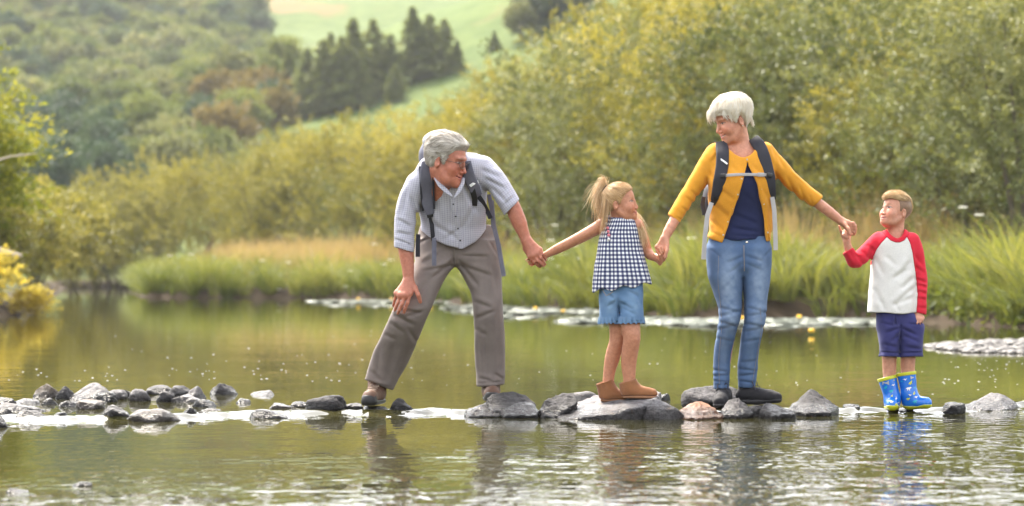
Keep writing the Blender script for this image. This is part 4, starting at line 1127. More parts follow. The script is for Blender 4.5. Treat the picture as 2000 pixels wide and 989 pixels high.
def rock_shape(seed, style):
    if style != 'round':
        r = np.random.default_rng(seed); A = r.normal(size=(13 if style == 'ang' else 18, 3)); A /= np.linalg.norm(A, axis=1)[:, None]; A *= r.uniform(.8, 1.1, len(A))[:, None]
        A = np.vstack([A, [[1, .2, -.3], [-1, -.2, -.3], [.2, -1, -.4], [-.2, 1, -.4]]])
        V, F = worn_hull(A, seed, .085, .045); V = (V - (V.max(0) + V.min(0)) / 2) / ((V.max(0) - V.min(0)) / 2)
        return V, F
    r = np.random.default_rng(seed); K, p = {'round': (22, 9), 'ang': (8, 30), 'flat': (11, 16)}[style]
    M = r.normal(size=(K, 3)); M /= np.linalg.norm(M, axis=1)[:, None]; H = r.uniform(.58, 1.0, K)
    M = np.vstack([M, np.vstack([np.eye(3), -np.eye(3)])]); H = np.append(H, np.full(6, 1.05))
    q = np.maximum(ICO @ M.T / H, 1e-6); rad = 1 / (q ** p).sum(1) ** (1 / p)
    V = ICO * rad[:, None]; V = (V - (V.max(0) + V.min(0)) / 2) / ((V.max(0) - V.min(0)) / 2)
    a = {'round': .08, 'ang': .10, 'flat': .09}[style]
    V = V * (1 + a * fbm(V * 1.7 + seed, 4, seed)[:, None]) + .035 * np.stack([fbm(V * 6 + seed, 2, seed + i) for i in range(3)], 1)
    return V, ICOF
def rock(uL, uR, vT, vB, style, tone, label, depth=.8, zz=None, seed=None, top=None, dd=None, rz=0.0, sink=.09, wk=1.06):
    u = (uL + uR) / 2
    if zz is None: zz = 0.0 if vB > 803 else WZ
    d = FPX * (CH - zz) / (vB - VH) if dd is None else dd
    w = (uR - uL) * d / FPX; w *= wk; dp = max(w * depth, .05); yc = d + dp * .42; sink = min(sink, .25 * w + .012)
    zt = CH + (VH - vT) / FPX * (d + dp * .45); zb = zz - sink
    V, RF = rock_shape(seed if seed is not None else int(uL * 7 + vT * 3) % 9999, style)
    if top: V[:, 2] += top[0] * V[:, 0] * (V[:, 2] > 0) * np.clip(V[:, 2], 0, 1)
    if rz:
        c, s_ = math.cos(rz), math.sin(rz); V = V @ np.array([[c, s_, 0], [-s_, c, 0], [0, 0, 1]])
        V[:, 0] /= np.abs(V[:, 0]).max()
    V = V * np.array([w / 2 * 1.02, dp / 2, (zt - zb) / 2])
    c = np.array([(u - 1000) / FPX * yc, yc, (zt + zb) / 2])
    o = link('rock', mk_mesh('rock', V, RF, MR[tone], style == 'round')); o.location = c
    return tag(o, label, 'rock', 'stones of the river crossing')
RK = [
 (-28, 14, 809, 836, 'round', 'w', 'black wet stone cut by the left edge of the picture'), (-6, 27, 797, 818, 'ang', 'd', 'dark stone on the pale slab at the left edge'), (-25, 96, 786, 814, 'flat', 'l', 'large pale flat stone at the left edge'),
 (30, 90, 801, 822, 'flat', 'g', 'low grey stone in front of the large pale flat stone'), (-12, 25, 776, 791, 'flat', 'g', 'flat grey stone behind the pale slab at the left edge'), (24, 76, 778, 790, 'flat', 'l', 'pale flat stone behind the pale slab, right of the flat grey one'),
 (97, 139, 805, 821, 'flat', 'd', 'small dark brown stone right of the pale slab'), (70, 113, 749, 779, 'ang', 'b', 'brownish angular stone at the left end of the far pile'), (112, 143, 754, 781, 'ang', 'd', 'dark upright stone in the far pile'),
 (134, 216, 748, 783, 'flat', 'l', 'big pale boulder topping the far pile'), (181, 223, 765, 787, 'ang', 'w', 'dark triangular stone in front of the big pale boulder'), (214, 244, 761, 781, 'round', 'l', 'pale rounded stone right of the dark triangular one'),
 (240, 267, 761, 777, 'ang', 'd', 'small dark stone between two pale rounded ones'), (258, 291, 759, 784, 'round', 'l', 'pale rounded stone in the middle of the far pile'), (294, 341, 753, 771, 'round', 'g', 'grey stone at the back of the far pile'),
 (308, 337, 764, 786, 'round', 'd', 'dark grey rounded stone right in the far pile'), (332, 371, 753, 775, 'round', 'g', 'grey rounded stone near the right end of the far pile'), (369, 399, 754, 779, 'ang', 'l', 'pale upright stone at the right end of the far pile'),
 (334, 397, 770, 787, 'flat', 'l', 'low pale stone lying before the right end of the far pile'), (415, 464, 748, 772, 'ang', 'g', 'lone pointed grey stone in open water right of the far pile'), (381, 422, 779, 796, 'flat', 'w', 'dark low stone under the lone pointed one'),
 (155, 198, 780, 800, 'flat', 'b', 'low pinkish stone before the far pile'), (84, 109, 777, 791, 'ang', 'd', 'small dark stone at the front left of the far pile'), (119, 155, 782, 796, 'flat', 'g', 'flat grey stone at the front of the far pile'),
 (198, 254, 792, 821, 'round', 'g', 'grey stone left of the brown boulder in the front row'), (246, 349, 797, 824, 'round', 'b', 'broad brown boulder in the front row on the left'), (355, 385, 796, 815, 'ang', 'd', 'small dark brown stone right of the broad brown boulder'),
 (380, 452, 797, 811, 'flat', 'b', 'flat pale brown stone in the front row'), (382, 414, 804, 816, 'flat', 'g', 'small grey stone before the flat pale brown one'), (492, 535, 762, 773, 'flat', 'l', 'small pale stone alone in the calm water'),
 (485, 561, 798, 818, 'round', 'g', 'smooth grey stone mirrored in front, left of the dark boulder'), (517, 583, 787, 806, 'flat', 'b', 'flat grey-brown stone behind the smooth grey one'), (572, 599, 784, 796, 'round', 'g', 'little stone tucked behind the dark boulder'),
 (597, 673, 772, 809, 'round', 'd', 'big rounded dark boulder left of the man\'s boot'), (672, 712, 788, 807, 'round', 'g', 'grey stone between the dark boulder and the man\'s boot'), 
 (755, 807, 778, 809, 'ang', 'd', 'dark pointed stone right of the man\'s boot'), (458, 488, 778, 788, 'flat', 'l', 'tiny pale stone left of the smooth grey one'),
 
 (1108, 1166, 764, 795, 'round', 'l', 'pale boulder behind the girl\'s slab'), (1290, 1307, 769, 783, 'ang', 'w', 'small black stone behind the right end of the girl\'s slab'),
 
 (1650, 1680, 789, 798, 'round', 'd', 'small stone left of the boy\'s boots'), (1466, 1484, 789, 806, 'round', 'b', 'small brown pebble between two grey stones at the woman\'s feet'),
 (1845, 1881, 785, 802, 'ang', 'w', 'dark broken stone end right of the boy'), 
 (140, 179, 940, 951, 'round', 'w', 'small dark stone alone in the foreground water'), (5, 62, 953, 964, 'flat', 'l', 'pale flat stone awash at the lower left')]
for q in RK: rock(*q, **({'zz': 0.0} if q[3] > 803 else {'depth': 1.05, 'wk': 1.3}))
rock(1255, 1342, 780, 820, 'ang', 'r', 'blocky rusty end stone beside the girl\'s slab', depth=.7)
rock(1334, 1441, 755, 797, 'round', 'g', 'grey boulder behind the woman\'s shoes', dd=13.48, zz=WZ)
rock(1388, 1525, 790, 812, 'flat', 'g', 'half-drowned flat stone carrying the woman\'s shoes', dd=13.06, depth=1.1, zz=0.0)
rock(704, 766, 793, 810, 'flat', 'd', 'dark stone the man\'s forward boot stands on', dd=13.34, depth=1.7, zz=0.0, wk=1.0)
rock(930, 1000, 778, 806, 'flat', 'd', 'dark stone under the man\'s rear boot', dd=13.36, depth=1.7, zz=0.0)
#rock(950, 1047, 764, 812, 'ang', 'g', 'upright grey rock plate hiding the toe of the man\'s rear boot', dd=13.12, depth=.35, zz=0.0, seed=17)
#rock(1536, 1641, 758, 808, 'ang', 'd', 'sharp dark slate block like a pyramid right of the woman', depth=.8, zz=0.0, seed=5)
rock(1726, 1836, 799, 806, 'flat', 'd', 'drowned flat stone under the boy\'s boots', dd=13.42, depth=.9, zz=-.0)
def hull_rock(tone, label, pts, seed=1, rough=.0035, p=60):
    """faceted stone: convex hull of points (column, row, distance), edges a little worn"""
    A = np.array([px(*q) for q in pts]); A = np.vstack([A, A * [1, 1, 0] + [0, .04, -.07]]); c = A.mean(0)
    V, RF = worn_hull(A - c, seed, .006, rough * 1.5)
    o = link('rock', mk_mesh('rock', V, RF, MR[tone], False)); o.location = c
    return tag(o, label, 'rock', 'stones of the river crossing')
hull_rock('d', 'sharp dark slate block like a pyramid right of the woman', [(1536, 802, 13.3), (1578, 762, 13.35), (1590, 761, 13.4), (1575, 808, 13.1), (1606, 778, 13.45), (1640, 797, 13.35), (1622, 806, 13.15), (1600, 790, 13.6), (1550, 795, 13.6)], 3)
hull_rock('o', 'orange-brown boulder before the woman\'s feet', [(1305, 818, 12.98), (1340, 797, 13.0), (1356, 784, 13.05), (1372, 783, 13.06), (1396, 797, 13.02), (1418, 815, 12.95), (1360, 819, 12.82), (1380, 800, 13.2), (1330, 805, 13.2)], 4, .004, 22)
hull_rock('g', 'grey angular stone in front of the woman\'s shoes', [(1408, 800, 13.05), (1425, 780, 13.05), (1440, 778, 13.06), (1458, 790, 13.04), (1473, 808, 13.0), (1440, 813, 12.88), (1412, 812, 12.95), (1445, 785, 13.15)], 5)
hull_rock('g', 'low grey wedge under the toe of the woman\'s shoe', [(1482, 808, 13.0), (1492, 788, 13.05), (1504, 787, 13.1), (1530, 800, 13.08), (1556, 808, 13.0), (1510, 813, 12.9), (1520, 796, 13.25), (1490, 800, 13.2)], 6)
hull_rock('d', 'dark leaning boulder left of the girl\'s slab', [(1052, 800, 13.1), (1066, 782, 13.1), (1095, 768, 13.2), (1122, 768, 13.2), (1127, 785, 13.1), (1110, 800, 13.0), (1085, 814, 12.95), (1060, 813, 12.98), (1100, 790, 13.35)], 7, .005, 20)
hull_rock('l', 'long pale ridge of rock at the right edge', [(1870, 800, 13.8), (1895, 790, 13.8), (1935, 768, 13.9), (1950, 768, 13.9), (1972, 778, 13.9), (1993, 796, 13.85), (1960, 802, 13.65), (1900, 802, 13.68), (1940, 785, 14.15)], 8)
hull_rock('w', 'wet black wedge of stone at the left of the middle group', [(904, 810, 13.2), (912, 800, 13.2), (945, 789, 13.25), (960, 791, 13.25), (979, 803, 13.15), (975, 813, 13.05), (915, 814, 13.05), (945, 798, 13.4)], 9)
hull_rock('w', 'wet shiny black stone in the middle group', [(977, 806, 13.1), (990, 794, 13.1), (1025, 785, 13.15), (1040, 787, 13.15), (1052, 800, 13.1), (1050, 812, 12.98), (985, 813, 12.98), (1020, 795, 13.3)], 10)
hull_rock('d', 'upright grey rock plate hiding the toe of the man\'s rear boot', [(950, 780, 13.25), (962, 769, 13.25), (1002, 764, 13.28), (1030, 775, 13.25), (1047, 790, 13.2), (1040, 806, 13.1), (960, 806, 13.1), (1000, 772, 13.4), (965, 780, 13.38)], 11)
# the girl's slab
_o = [(1088, 12.93), (1110, 12.86), (1160, 12.84), (1215, 12.83), (1250, 12.90), (1285, 13.02), (1292, 13.25), (1262, 13.38), (1165, 13.42), (1112, 13.28), (1090, 13.1)]
_q = np.array([((u - 1000) / FPX * d, d) for u, d in _o])
def slabf(X):
    d = np.full(len(X), 1e9); ins = np.zeros(len(X), bool); n_ = len(_q); x, y = X[:, 0], X[:, 1]
    for i in range(n_):
        a, b_ = _q[i], _q[(i + 1) % n_]; e = b_ - a; t = np.clip(((x - a[0]) * e[0] + (y - a[1]) * e[1]) / (e @ e), 0, 1); d = np.minimum(d, np.hypot(x - a[0] - t * e[0], y - a[1] - t * e[1]))
        c = (a[1] > y) != (b_[1] > y); ins ^= c & (x < e[0] * (y - a[1]) / (e[1] + 1e-12) + a[0])
    d2 = np.where(ins, -d, d) + .02 * (X[:, 2] - .05) / .1 * 0
    top = X[:, 2] - (.081 + .15 * (x - .52) + .13 * (y - 13.2)) + .004 * np.floor(fbm(X * np.array([5, 5, 5.]), 2, 4) * 3)
    r = smax(smax(d2, top, .012), -.12 - X[:, 2], .01)
    return r + .006 * fbm(X * 16, 3, 7) + .004 * fbm(X * np.array([20, 20, 70.]), 2, 3)
W, F = mesh_sdf(Fn(slabf, (_q[:, 0].min() - .02, _q[:, 1].min() - .02, -.13), (_q[:, 0].max() + .02, _q[:, 1].max() + .02, .17)), .011)
c = W.mean(0); c[2] = 0
o = link('flat_rock', mk_mesh('flat_rock', W - c, F, MR['r'])); o.location = c
tag(o, 'broad grey slab with rust stains that the girl stands on', 'rock', 'stones of the river crossing')
# ------------------------------------------------------------------ materials of the people's things
def mat_skin(name, r=.45):
    m, n, b, o = nodes_of(name)
    a = N(n, 'ShaderNodeAttribute', attribute_name='col'); f = noise_node(n, 55, 4, .6); f2 = noise_node(n, 420, 2, .6)
    c = mix_rgb(n, 1.0, a.outputs['Color'], ramp(n, f, [(.25, (.80, .70, .68)), (.75, (1.12, 1.10, 1.08))]), 'MULTIPLY')
    n.links.new(c, b.inputs['Base Color']); b.inputs['Roughness'].default_value = r; b.inputs['Specular IOR Level'].default_value = .4
    b.inputs['Subsurface Weight'].default_value = .12; b.inputs['Subsurface Radius'].default_value = (1, .35, .18); b.inputs['Subsurface Scale'].default_value = .006
    bump(n, b, f2, .15, .001); return m
M_SKIN = mat_skin('skin')
def mat_cloth(name, col, var=.12, rough=.9, weave=700, sheen=.2, bs=.25, fade=None):
    m, n, b, o = nodes_of(name)
    f = noise_node(n, 14, 4, .6); w = noise_node(n, weave, 2, .5)
    c = ramp(n, f, [(.25, tuple(x * (1 - var) for x in col)), (.75, tuple(min(1, x * (1 + var)) for x in col))])
    c = mix_rgb(n, .35, c, mix_rgb(n, 1.0, c, ramp(n, w, [(.3, (.7,) * 3), (.7, (1.25,) * 3)]), 'MULTIPLY'))
    if fade:
        a = N(n, 'ShaderNodeAttribute', attribute_name='col'); sp = N(n, 'ShaderNodeSeparateColor'); n.links.new(a.outputs['Color'], sp.inputs[0])
        c = mix_rgb(n, sp.outputs[0], c, fade)
    n.links.new(c, b.inputs['Base Color']); b.inputs['Roughness'].default_value = rough; b.inputs['Specular IOR Level'].default_value = .2
    b.inputs['Sheen Weight'].default_value = sheen * .3; b.inputs['Sheen Roughness'].default_value = .5
    bump(n, b, w, bs, .0012); return m
def mat_check(name, base, line, dark, per, duty, soft=.05, gingham=False):
    """woven check from the cloth coordinates (metres along width and height)"""
    m, n, b, o = nodes_of(name)
    a = N(n, 'ShaderNodeAttribute', attribute_name='cloth'); sp = N(n, 'ShaderNodeSeparateXYZ'); n.links.new(a.outputs['Vector'], sp.inputs[0])
    def stripes(x, p, dt):
        q = N(n, 'ShaderNodeMath', operation='DIVIDE'); n.links.new(x, q.inputs[0]); q.inputs[1].default_value = p
        fr = N(n, 'ShaderNodeMath', operation='FRACT'); n.links.new(q.outputs[0], fr.inputs[0])
        pp = N(n, 'ShaderNodeMath', operation='PINGPONG'); n.links.new(fr.outputs[0], pp.inputs[0]); pp.inputs[1].default_value = .5
        r = N(n, 'ShaderNodeMapRange'); n.links.new(pp.outputs[0], r.inputs[0]); r.inputs[1].default_value = dt * .5 - soft; r.inputs[2].default_value = dt * .5 + soft; r.inputs[3].default_value = 1; r.inputs[4].default_value = 0
        return r.outputs[0]
    s1 = stripes(sp.outputs[0], per, duty); s2 = stripes(sp.outputs[1], per, duty)
    c = mix_rgb(n, s1, base, line); c2 = mix_rgb(n, s1, line, dark); c = mix_rgb(n, s2, c, c2)
    f = noise_node(n, 16, 3); c = mix_rgb(n, 1.0, c, ramp(n, f, [(.3, (.92,) * 3), (.7, (1.05,) * 3)]), 'MULTIPLY')
    n.links.new(c, b.inputs['Base Color']); b.inputs['Roughness'].default_value = .88; b.inputs['Specular IOR Level'].default_value = .12; b.inputs['Sheen Weight'].default_value = .05
    bump(n, b, noise_node(n, 700, 2), .2, .001); return m
M_PLAID = mat_check('checked_shirt_cotton', (.49, .49, .55), (.40, .39, .47), (.27, .26, .35), .0115, .30, .10)
M_GING = mat_check('gingham_cotton', (.80, .80, .80), (.17, .18, .27), (.028, .035, .095), .0225, .5, .06)
M_TROUS = mat_cloth('grey_brown_canvas', (.19, .158, .145), .14)
M_BLACKW = mat_cloth('black_webbing', (.035, .035, .045), .1, .7, 900, .1)
M_GREYP = mat_cloth('grey_pack_nylon', (.13, .13, .17), .2, .6, 500, .1)
M_PALEP = mat_cloth('pale_grey_pack_nylon', (.36, .37, .42), .15, .55, 500, .1)
M_GREYW = mat_cloth('grey_webbing', (.42, .40, .40), .1, .7, 900, .1)
M_REFL = mat_plain('reflective_tape', (.75, .75, .74), .4, .05, 50, 0)
M_BUCK = mat_plain('black_plastic', (.02, .02, .022), .35, .1, 30, .05)
M_BOOTB = mat_cloth('brown_boot_leather', (.115, .062, .042), .25, .6, 300, .1)
M_RUBBER = mat_plain('black_rubber', (.022, .021, .022), .45, .2, 40, .1)
M_LACE = mat_cloth('boot_lace', (.34, .26, .20), .2, .8, 900, .1)
M_MUST = mat_cloth('mustard_knit', (.66, .29, .028), .10, .95, 420, .35, .5)
M_NAVY = mat_cloth('navy_jersey', (.018, .024, .075), .15, .9, 700, .2)
M_JEAN = mat_cloth('blue_denim', (.066, .115, .220), .2, .85, 520, .15, .5, fade=(.29, .37, .50))
M_SHORTD = mat_cloth('light_blue_denim', (.10, .19, .34), .15, .85, 520, .15, .5, fade=(.26, .38, .52))
M_STITCH = mat_plain('tan_stitching', (.26, .22, .19), .8, .1, 50, 0)
M_TRAIN = mat_cloth('black_trainer_mesh', (.020, .019, .022), .25, .75, 380, .15, .5)
M_SOLE = mat_plain('dark_sole_rubber', (.03, .028, .03), .55, .2, 60, .1)
M_UGG = mat_cloth('tan_suede', (.25, .105, .045), .16, .95, 300, .5, .4)
M_UGGS = mat_plain('tan_sole', (.27, .13, .065), .7, .15, 60, .1)
M_RED = mat_cloth('red_jersey', (.62, .022, .045), .10, .9, 600, .25)
M_CREAM = mat_cloth('cream_marl_jersey', (.70, .68, .65), .06, .92, 260, .2, .3)
M_SHNAVY = mat_cloth('navy_sweat_cotton', (.042, .043, .145), .14, .92, 500, .25)
M_WELLY = mat_plain('blue_rubber', (.012, .16, .62), .16, .08, 12, .02, .002, spec=.6)
M_YEL = mat_plain('lime_yellow_rubber', (.55, .56, .03), .25, .08, 20, .02, .002, spec=.5)
M_PRW = mat_plain('white_print', (.85, .87, .88), .25, .03, 20, 0); M_PRY = mat_plain('yellow_print', (.62, .66, .06), .25, .03, 20, 0)
M_PRT = mat_plain('teal_print', (.02, .42, .55), .25, .03, 20, 0); M_PATCH = mat_plain('grey_reflective_patch', (.45, .44, .38), .4, .05, 40, 0)
M_GOLDM = mat_plain('gold_metal', (.75, .70, .62), .25, .05, 40, 0, metal=1.0)
M_PEARL = mat_plain('pearl_button', (.55, .50, .42), .35, .1, 40, 0)
M_WIRE = mat_plain('dark_wire_frame', (.12, .09, .08), .3, .1, 40, 0, metal=.6)
M_PINK = mat_plain('pink_pompom_wool', (.70, .22, .26), .95, .2, 90, .3)
M_WHITEW = mat_plain('white_trim_wool', (.75, .72, .70), .95, .1, 90, .3)
M_TIE = mat_cloth('dark_hair_tie', (.03, .022, .022), .2, .9, 600, .2)
m, n, b, o = nodes_of('spectacle_lens'); b.inputs['Transmission Weight'].default_value = 1; b.inputs['Roughness'].default_value = .02; b.inputs['IOR'].default_value = 1.1; M_LENS = m
H_GREY = mat_hair('grey_hair', [(.20, .165, .13), (.40, .35, .30), (.58, .54, .48), (.74, .70, .65)])
H_WHITE = mat_hair('white_blonde_hair', [(.66, .53, .36), (.82, .72, .56), (.90, .83, .70), (.95, .91, .82)])
H_BLOND = mat_hair('blonde_hair', [(.22, .11, .045), (.44, .26, .115), (.64, .42, .21), (.80, .61, .38)])
H_BOY = mat_hair('sandy_hair', [(.19, .11, .07), (.42, .25, .12), (.62, .42, .21), (.74, .56, .32)])
# ------------------------------------------------------------------ the bent man
rng = np.random.default_rng(41)
P = Person(850, 790, 13.55, 'grey-haired man in checked shirt bending forward, left hand holding the girl\'s')
MAN = P
hd = Head(P.p(871, 319, -.36), 1.07, 66, -10, 4, smile=.8, nose=1.0, jaw=1.06)
NECK = [Cone(hd.w(-.025, 0, -.03), P.p(868, 376, -.20), .060, .070)]
SH_L, SH_R = (812, 362, -.21), (946, 328, -.21)
handL = hand(P, (798, 546, -.235), .031, [(801, 573, -.275), (791, 577, -.285), (782, 577, -.28), (775, 573, -.262)],
    [[(796, 592, -.29), (791, 604, -.283), (789, 611, -.272)], [(785, 595, -.295), (780, 606, -.286), (777, 613, -.272)], [(777, 592, -.285), (773, 601, -.275), (771, 607, -.262)], [(771, 586, -.255), (769, 594, -.245), (768, 599, -.235)]],
    [(811, 563, -.258), (817, 577, -.278), (821, 590, -.268)], .0155, .0108)
handR = hand(P, (1026, 466, -.265), .030, [(1036, 501, -.285), (1043, 499, -.298), (1049, 495, -.298), (1054, 489, -.285)],
    [[(1044, 512, -.300), (1051, 519, -.285), (1055, 522, -.268)], [(1051, 510, -.312), (1058, 517, -.296), (1061, 520, -.275)], [(1057, 504, -.312), (1062, 512, -.296), (1065, 517, -.275)], [(1060, 497, -.300), (1064, 504, -.285), (1067, 509, -.268)]],
    [(1026, 487, -.255), (1033, 499, -.235), (1043, 507, -.232)], .0160, .0106)
body = [(hd, .0)] + [(c, .03) for c in NECK] + [
    (Cone(P.p(862, 370, -.2), P.p(890, 470, 0), .10, .11), .05), (Cone(P.p(*SH_L), P.p(*SH_R), .05, .05), .04)]
body += [(c, .02) for c in P.chain([SH_L + (.048,), (792, 415, -.21, .045), (791, 470, -.215, .042), (794, 500, -.22, .040), (797, 525, -.23, .033), (798, 548, -.235, .029)])]
body += [(c, .02) for c in P.chain([SH_R + (.048,), (978, 365, -.24, .046), (1000, 402, -.255, .043), (1013, 432, -.258, .042), (1022, 455, -.262, .032), (1027, 468, -.265, .029)])]
body += [(c, .02) for c in P.chain([(860, 490, 0, .09), (805, 610, -.12, .06), (742, 728, .06, .032), (740, 758, .085, .022)])]
body += [(c, .02) for c in P.chain([(935, 490, 0, .09), (952, 610, -.04, .06), (958, 725, .03, .032), (957, 755, .08, .022)])]
BODY = Union(body + handL + handR)
def skin_col(W):
    c = hd.colour(W, (.45, .178, .115), lip=(.40, .12, .10), brow=(.32, .27, .22), browk=.55, blush=.45)
    f = noise3(W * 60, 4)[:, None]; c = c * (1 + .06 * f)
    return c
P.mesh('body', BODY, M_SKIN, .0060, col=skin_col, fine=(hd.c, .17))
# trousers
legL = P.stack([(470, 816, 905, -.0, .125), (506, 811, 894, -.04, .125), (545, 796, 869, -.09, .105), (580, 779, 851, -.13, .095), (602, 768, 842, -.15, .092), (622, 759, 833, -.14, .09), (658, 743, 819, -.08, .086), (700, 725, 801, .0, .085), (740, 712, 779, .05, .086), (770, 702, 764, .07, .088)])
legR = P.stack([(470, 880, 972, .0, .125), (511, 890, 977, -.02, .12), (547, 908, 980, -.04, .10), (576, 920, 981, -.06, .092), (605, 924, 982, -.07, .088), (652, 926, 986, -.04, .084), (700, 928, 987, .0, .082), (729, 930, 987, .015, .084), (756, 930, 986, .02, .087)])
pelv = P.stack([(440, 820, 966, .03, .13), (462, 815, 971, .02, .14), (490, 811, 976, .0, .14), (504, 812, 978, -.01, .132), (515, 830, 962, -.01, .11), (520, 866, 924, -.01, .07)])
tr = Union([(legL, .0), (legR, .0), (pelv, .03)])
tr = Cut(tr, P, [((700, 738), (766, 763), (780, 600)), ((920, 756), (990, 752), (950, 600))], .005)
st = [(772, 613, 812, 634, 5, .014), (764, 628, 792, 650, 5, .012), (782, 604, 826, 610, 4, .009), (790, 620, 832, 606, 4, .008), (752, 652, 775, 662, 5, .008), (800, 640, 815, 670, 5, .008), (745, 672, 736, 735, 6, .006), (775, 660, 758, 745, 7, .006), (795, 680, 772, 742, 6, .006), (722, 722, 745, 745, 5, .006),
      (892, 505, 845, 545, 5, .012), (890, 518, 828, 530, 4, .009), (895, 508, 935, 560, 5, .012), (905, 520, 962, 540, 5, .009), (900, 500, 955, 502, 4, .008), (860, 496, 828, 514, 5, .009), (884, 490, 889, 520, 3, .009), (842, 545, 806, 590, 6, .006),
      (926, 588, 962, 602, 5, .009), (930, 622, 968, 606, 5, .008), (926, 640, 950, 655, 5, .006), (948, 630, 950, 735, 6, .006), (972, 600, 976, 735, 6, .006), (933, 660, 938, 730, 5, .005), (936, 738, 962, 744, 4, .007), (965, 728, 984, 742, 4, .006), (716, 743, 764, 758, 2.5, .005), (932, 748, 985, 745, 2.5, .005), (955, 470, 972, 500, 3, .008), (820, 475, 845, 462, 3, .008), (960, 515, 972, 575, 5, .006)]
tr = Folds(tr, P, st, .0035, 7, 5, (1, 1, .6))
tr = Minus(tr, Union([Cone(P.p(735, 738, .05), P.p(722, 790, .1), .06, .075), Cone(P.p(958, 735, .02), P.p(958, 790, .02), .065, .075)], 0))
TRO = tr
to = P.mesh('trousers', tr, M_TROUS, .0064)
fx = P.x(np.array([889, 889.5, 890, 890, 889])); fz = P.z(np.array([484, 492, 500, 508, 515])); fy = front_y(tr, fx, fz, P.D - .4, P.D + .2)
P.add(MB().tube(np.stack([fx, fy - .002, fz], 1), .006, 8, flat=((0, -1, 0), .002)), 'fly', M_TROUS, to)
# shirt
tor = P.stack([(495, 824, 950, -.03, .150), (450, 822, 950, -.05, .165), (420, 820, 951, -.09, .172), (390, 818, 951, -.13, .170), (360, 813, 954, -.17, .165), (332, 812, 956, -.21, .145), (314, 822, 950, -.23, .115), (300, 842, 930, -.235, .07)], n=2.2)
tor = Cut(tor, P, [((815, 444), (840, 464), (890, 400)), ((840, 464), (872, 480), (890, 400)), ((872, 480), (904, 488), (890, 400)), ((904, 488), (930, 473), (890, 400)), ((930, 473), (953, 446), (890, 400))], .006)
slL = Cut(Union(P.chain([(818, 362, -.205, .078), (800, 395, -.205, .066), (791, 430, -.21, .058), (790, 465, -.22, .054), (789, 500, -.22, .056)]), .03), P, [((766, 481), (812, 495), (800, 400))], .003)
slR = Cut(Union(P.chain([(942, 332, -.205, .080), (966, 353, -.23, .066), (985, 380, -.25, .057), (1004, 413, -.26, .058), (1012, 428, -.26, .058)]), .03), P, [((1013, 394), (986, 423), (960, 370))], .003)
sh = Union([(tor, 0), (slL, .03), (slR, .03)])
sst = [(806, 385, 822, 440, 4.25, 0.0130), (800, 372, 790, 420, 5.95, 0.0078), (780, 430, 806, 445, 4.25, 0.0078), (778, 455, 808, 462, 4.25, 0.0065), (775, 468, 808, 480, 2.55, 0.0065), (822, 400, 850, 440, 5.1, 0.0078), (832, 430, 900, 470, 5.95, 0.0065), (940, 380, 910, 440, 5.95, 0.0078), (925, 350, 950, 380, 5.1, 0.0104), (905, 360, 935, 420, 5.95, 0.0065), (948, 352, 985, 372, 4.25, 0.0091), (940, 335, 975, 350, 5.1, 0.0078), (962, 370, 990, 400, 4.25, 0.0078), (985, 405, 1005, 385, 3.4, 0.0065), (978, 395, 995, 372, 3.4, -0.0052), (850, 380, 868, 450, 6.8, 0.0052), (835, 360, 850, 420, 5.95, 0.0052), (870, 470, 910, 440, 5.1, 0.0052), (888, 385, 893, 480, 4.25, -0.0039)]
sh = Folds(sh, P, sst, .004, 8, 9)
sh = Minus(sh, Union([Cone(P.p(790, 480, -.22), P.p(792, 510, -.22), .046, .050), Cone(P.p(996, 398, -.255), P.p(1012, 425, -.26), .047, .050), Cone(P.p(877, 360, -.36), P.p(872, 325, -.36), .055, .085), Cone(P.p(885, 386, -.40), P.p(876, 352, -.40), .008, .055)], 0), .006)
SHIRT = sh
def shirt_uv(W):
    armL = slL(W) < tor(W) - .002; armR = slR(W) < tor(W) - .002
    def axis(a, b):
        a = P.p(*a); b = P.p(*b); t = (b - a) / np.linalg.norm(b - a); s = np.cross(t, [0, -1.0, 0]); s /= np.linalg.norm(s); w = np.cross(s, t)
        q = W - a; ang = np.arctan2(q @ w, q @ s); return np.stack([ang * .056, q @ t], 1)
    xl, xr, yc, bb = tor.f.sec(W[:, 2]); a = (xr - xl) / 2
    ang = np.arctan2(W[:, 0] - (xl + xr) / 2, -(W[:, 1] - yc) * a / bb)
    uv = np.stack([ang * .15, W[:, 2] * 1.08 + .02 * np.sin(ang * 2)], 1)
    uv[armL] = axis((812, 362, -.21), (789, 500, -.22))[armL]; uv[armR] = axis((942, 330, -.21), (1008, 420, -.26))[armR]
    return uv
so = P.mesh('shirt', sh, M_PLAID, .0060, uv=shirt_uv)
for line, rr in (([(850, 338, -.345), (853, 350, -.375), (860, 362, -.395), (871, 373, -.405), (883, 384, -.40)], [.011, .013, .014, .013, .004]), ([(905, 348, -.36), (904, 357, -.38), (900, 366, -.395), (895, 376, -.40), (888, 386, -.40)], [.008, .010, .011, .010, .004])):
    c = P.add(MB().tube([P.p(*q) for q in line], rr, 10, flat=((.15, -1, .35), .004)), 'collar', M_PLAID, so); plain_uv(c.data)
for (v0, v1) in ((392, 486),):
    vv = np.linspace(v0, v1, 16); uu = np.interp(vv, [392, 430, 486], [886, 893, 903]); X, Z = P.x(uu), P.z(vv); Y = front_y(sh, X, Z, P.D - .5, P.D); Y = np.where(np.isnan(Y), np.nanmean(Y), Y)
    c = P.add(MB().tube(np.stack([X, Y + .0005, Z], 1), .015, 8, flat=((0, -1, 0), .0025)), 'placket', M_PLAID, so); plain_uv(c.data)
    for v in (402, 425, 448, 471):
        u = np.interp(v, [392, 430, 486], [886, 893, 903]); y = np.interp(v, vv, Y)
        P.add(MB().ell((P.x(u), y - .003, P.z(v)), (.0052, .003, .0052), 8, 4), 'button', M_BUCK, so)
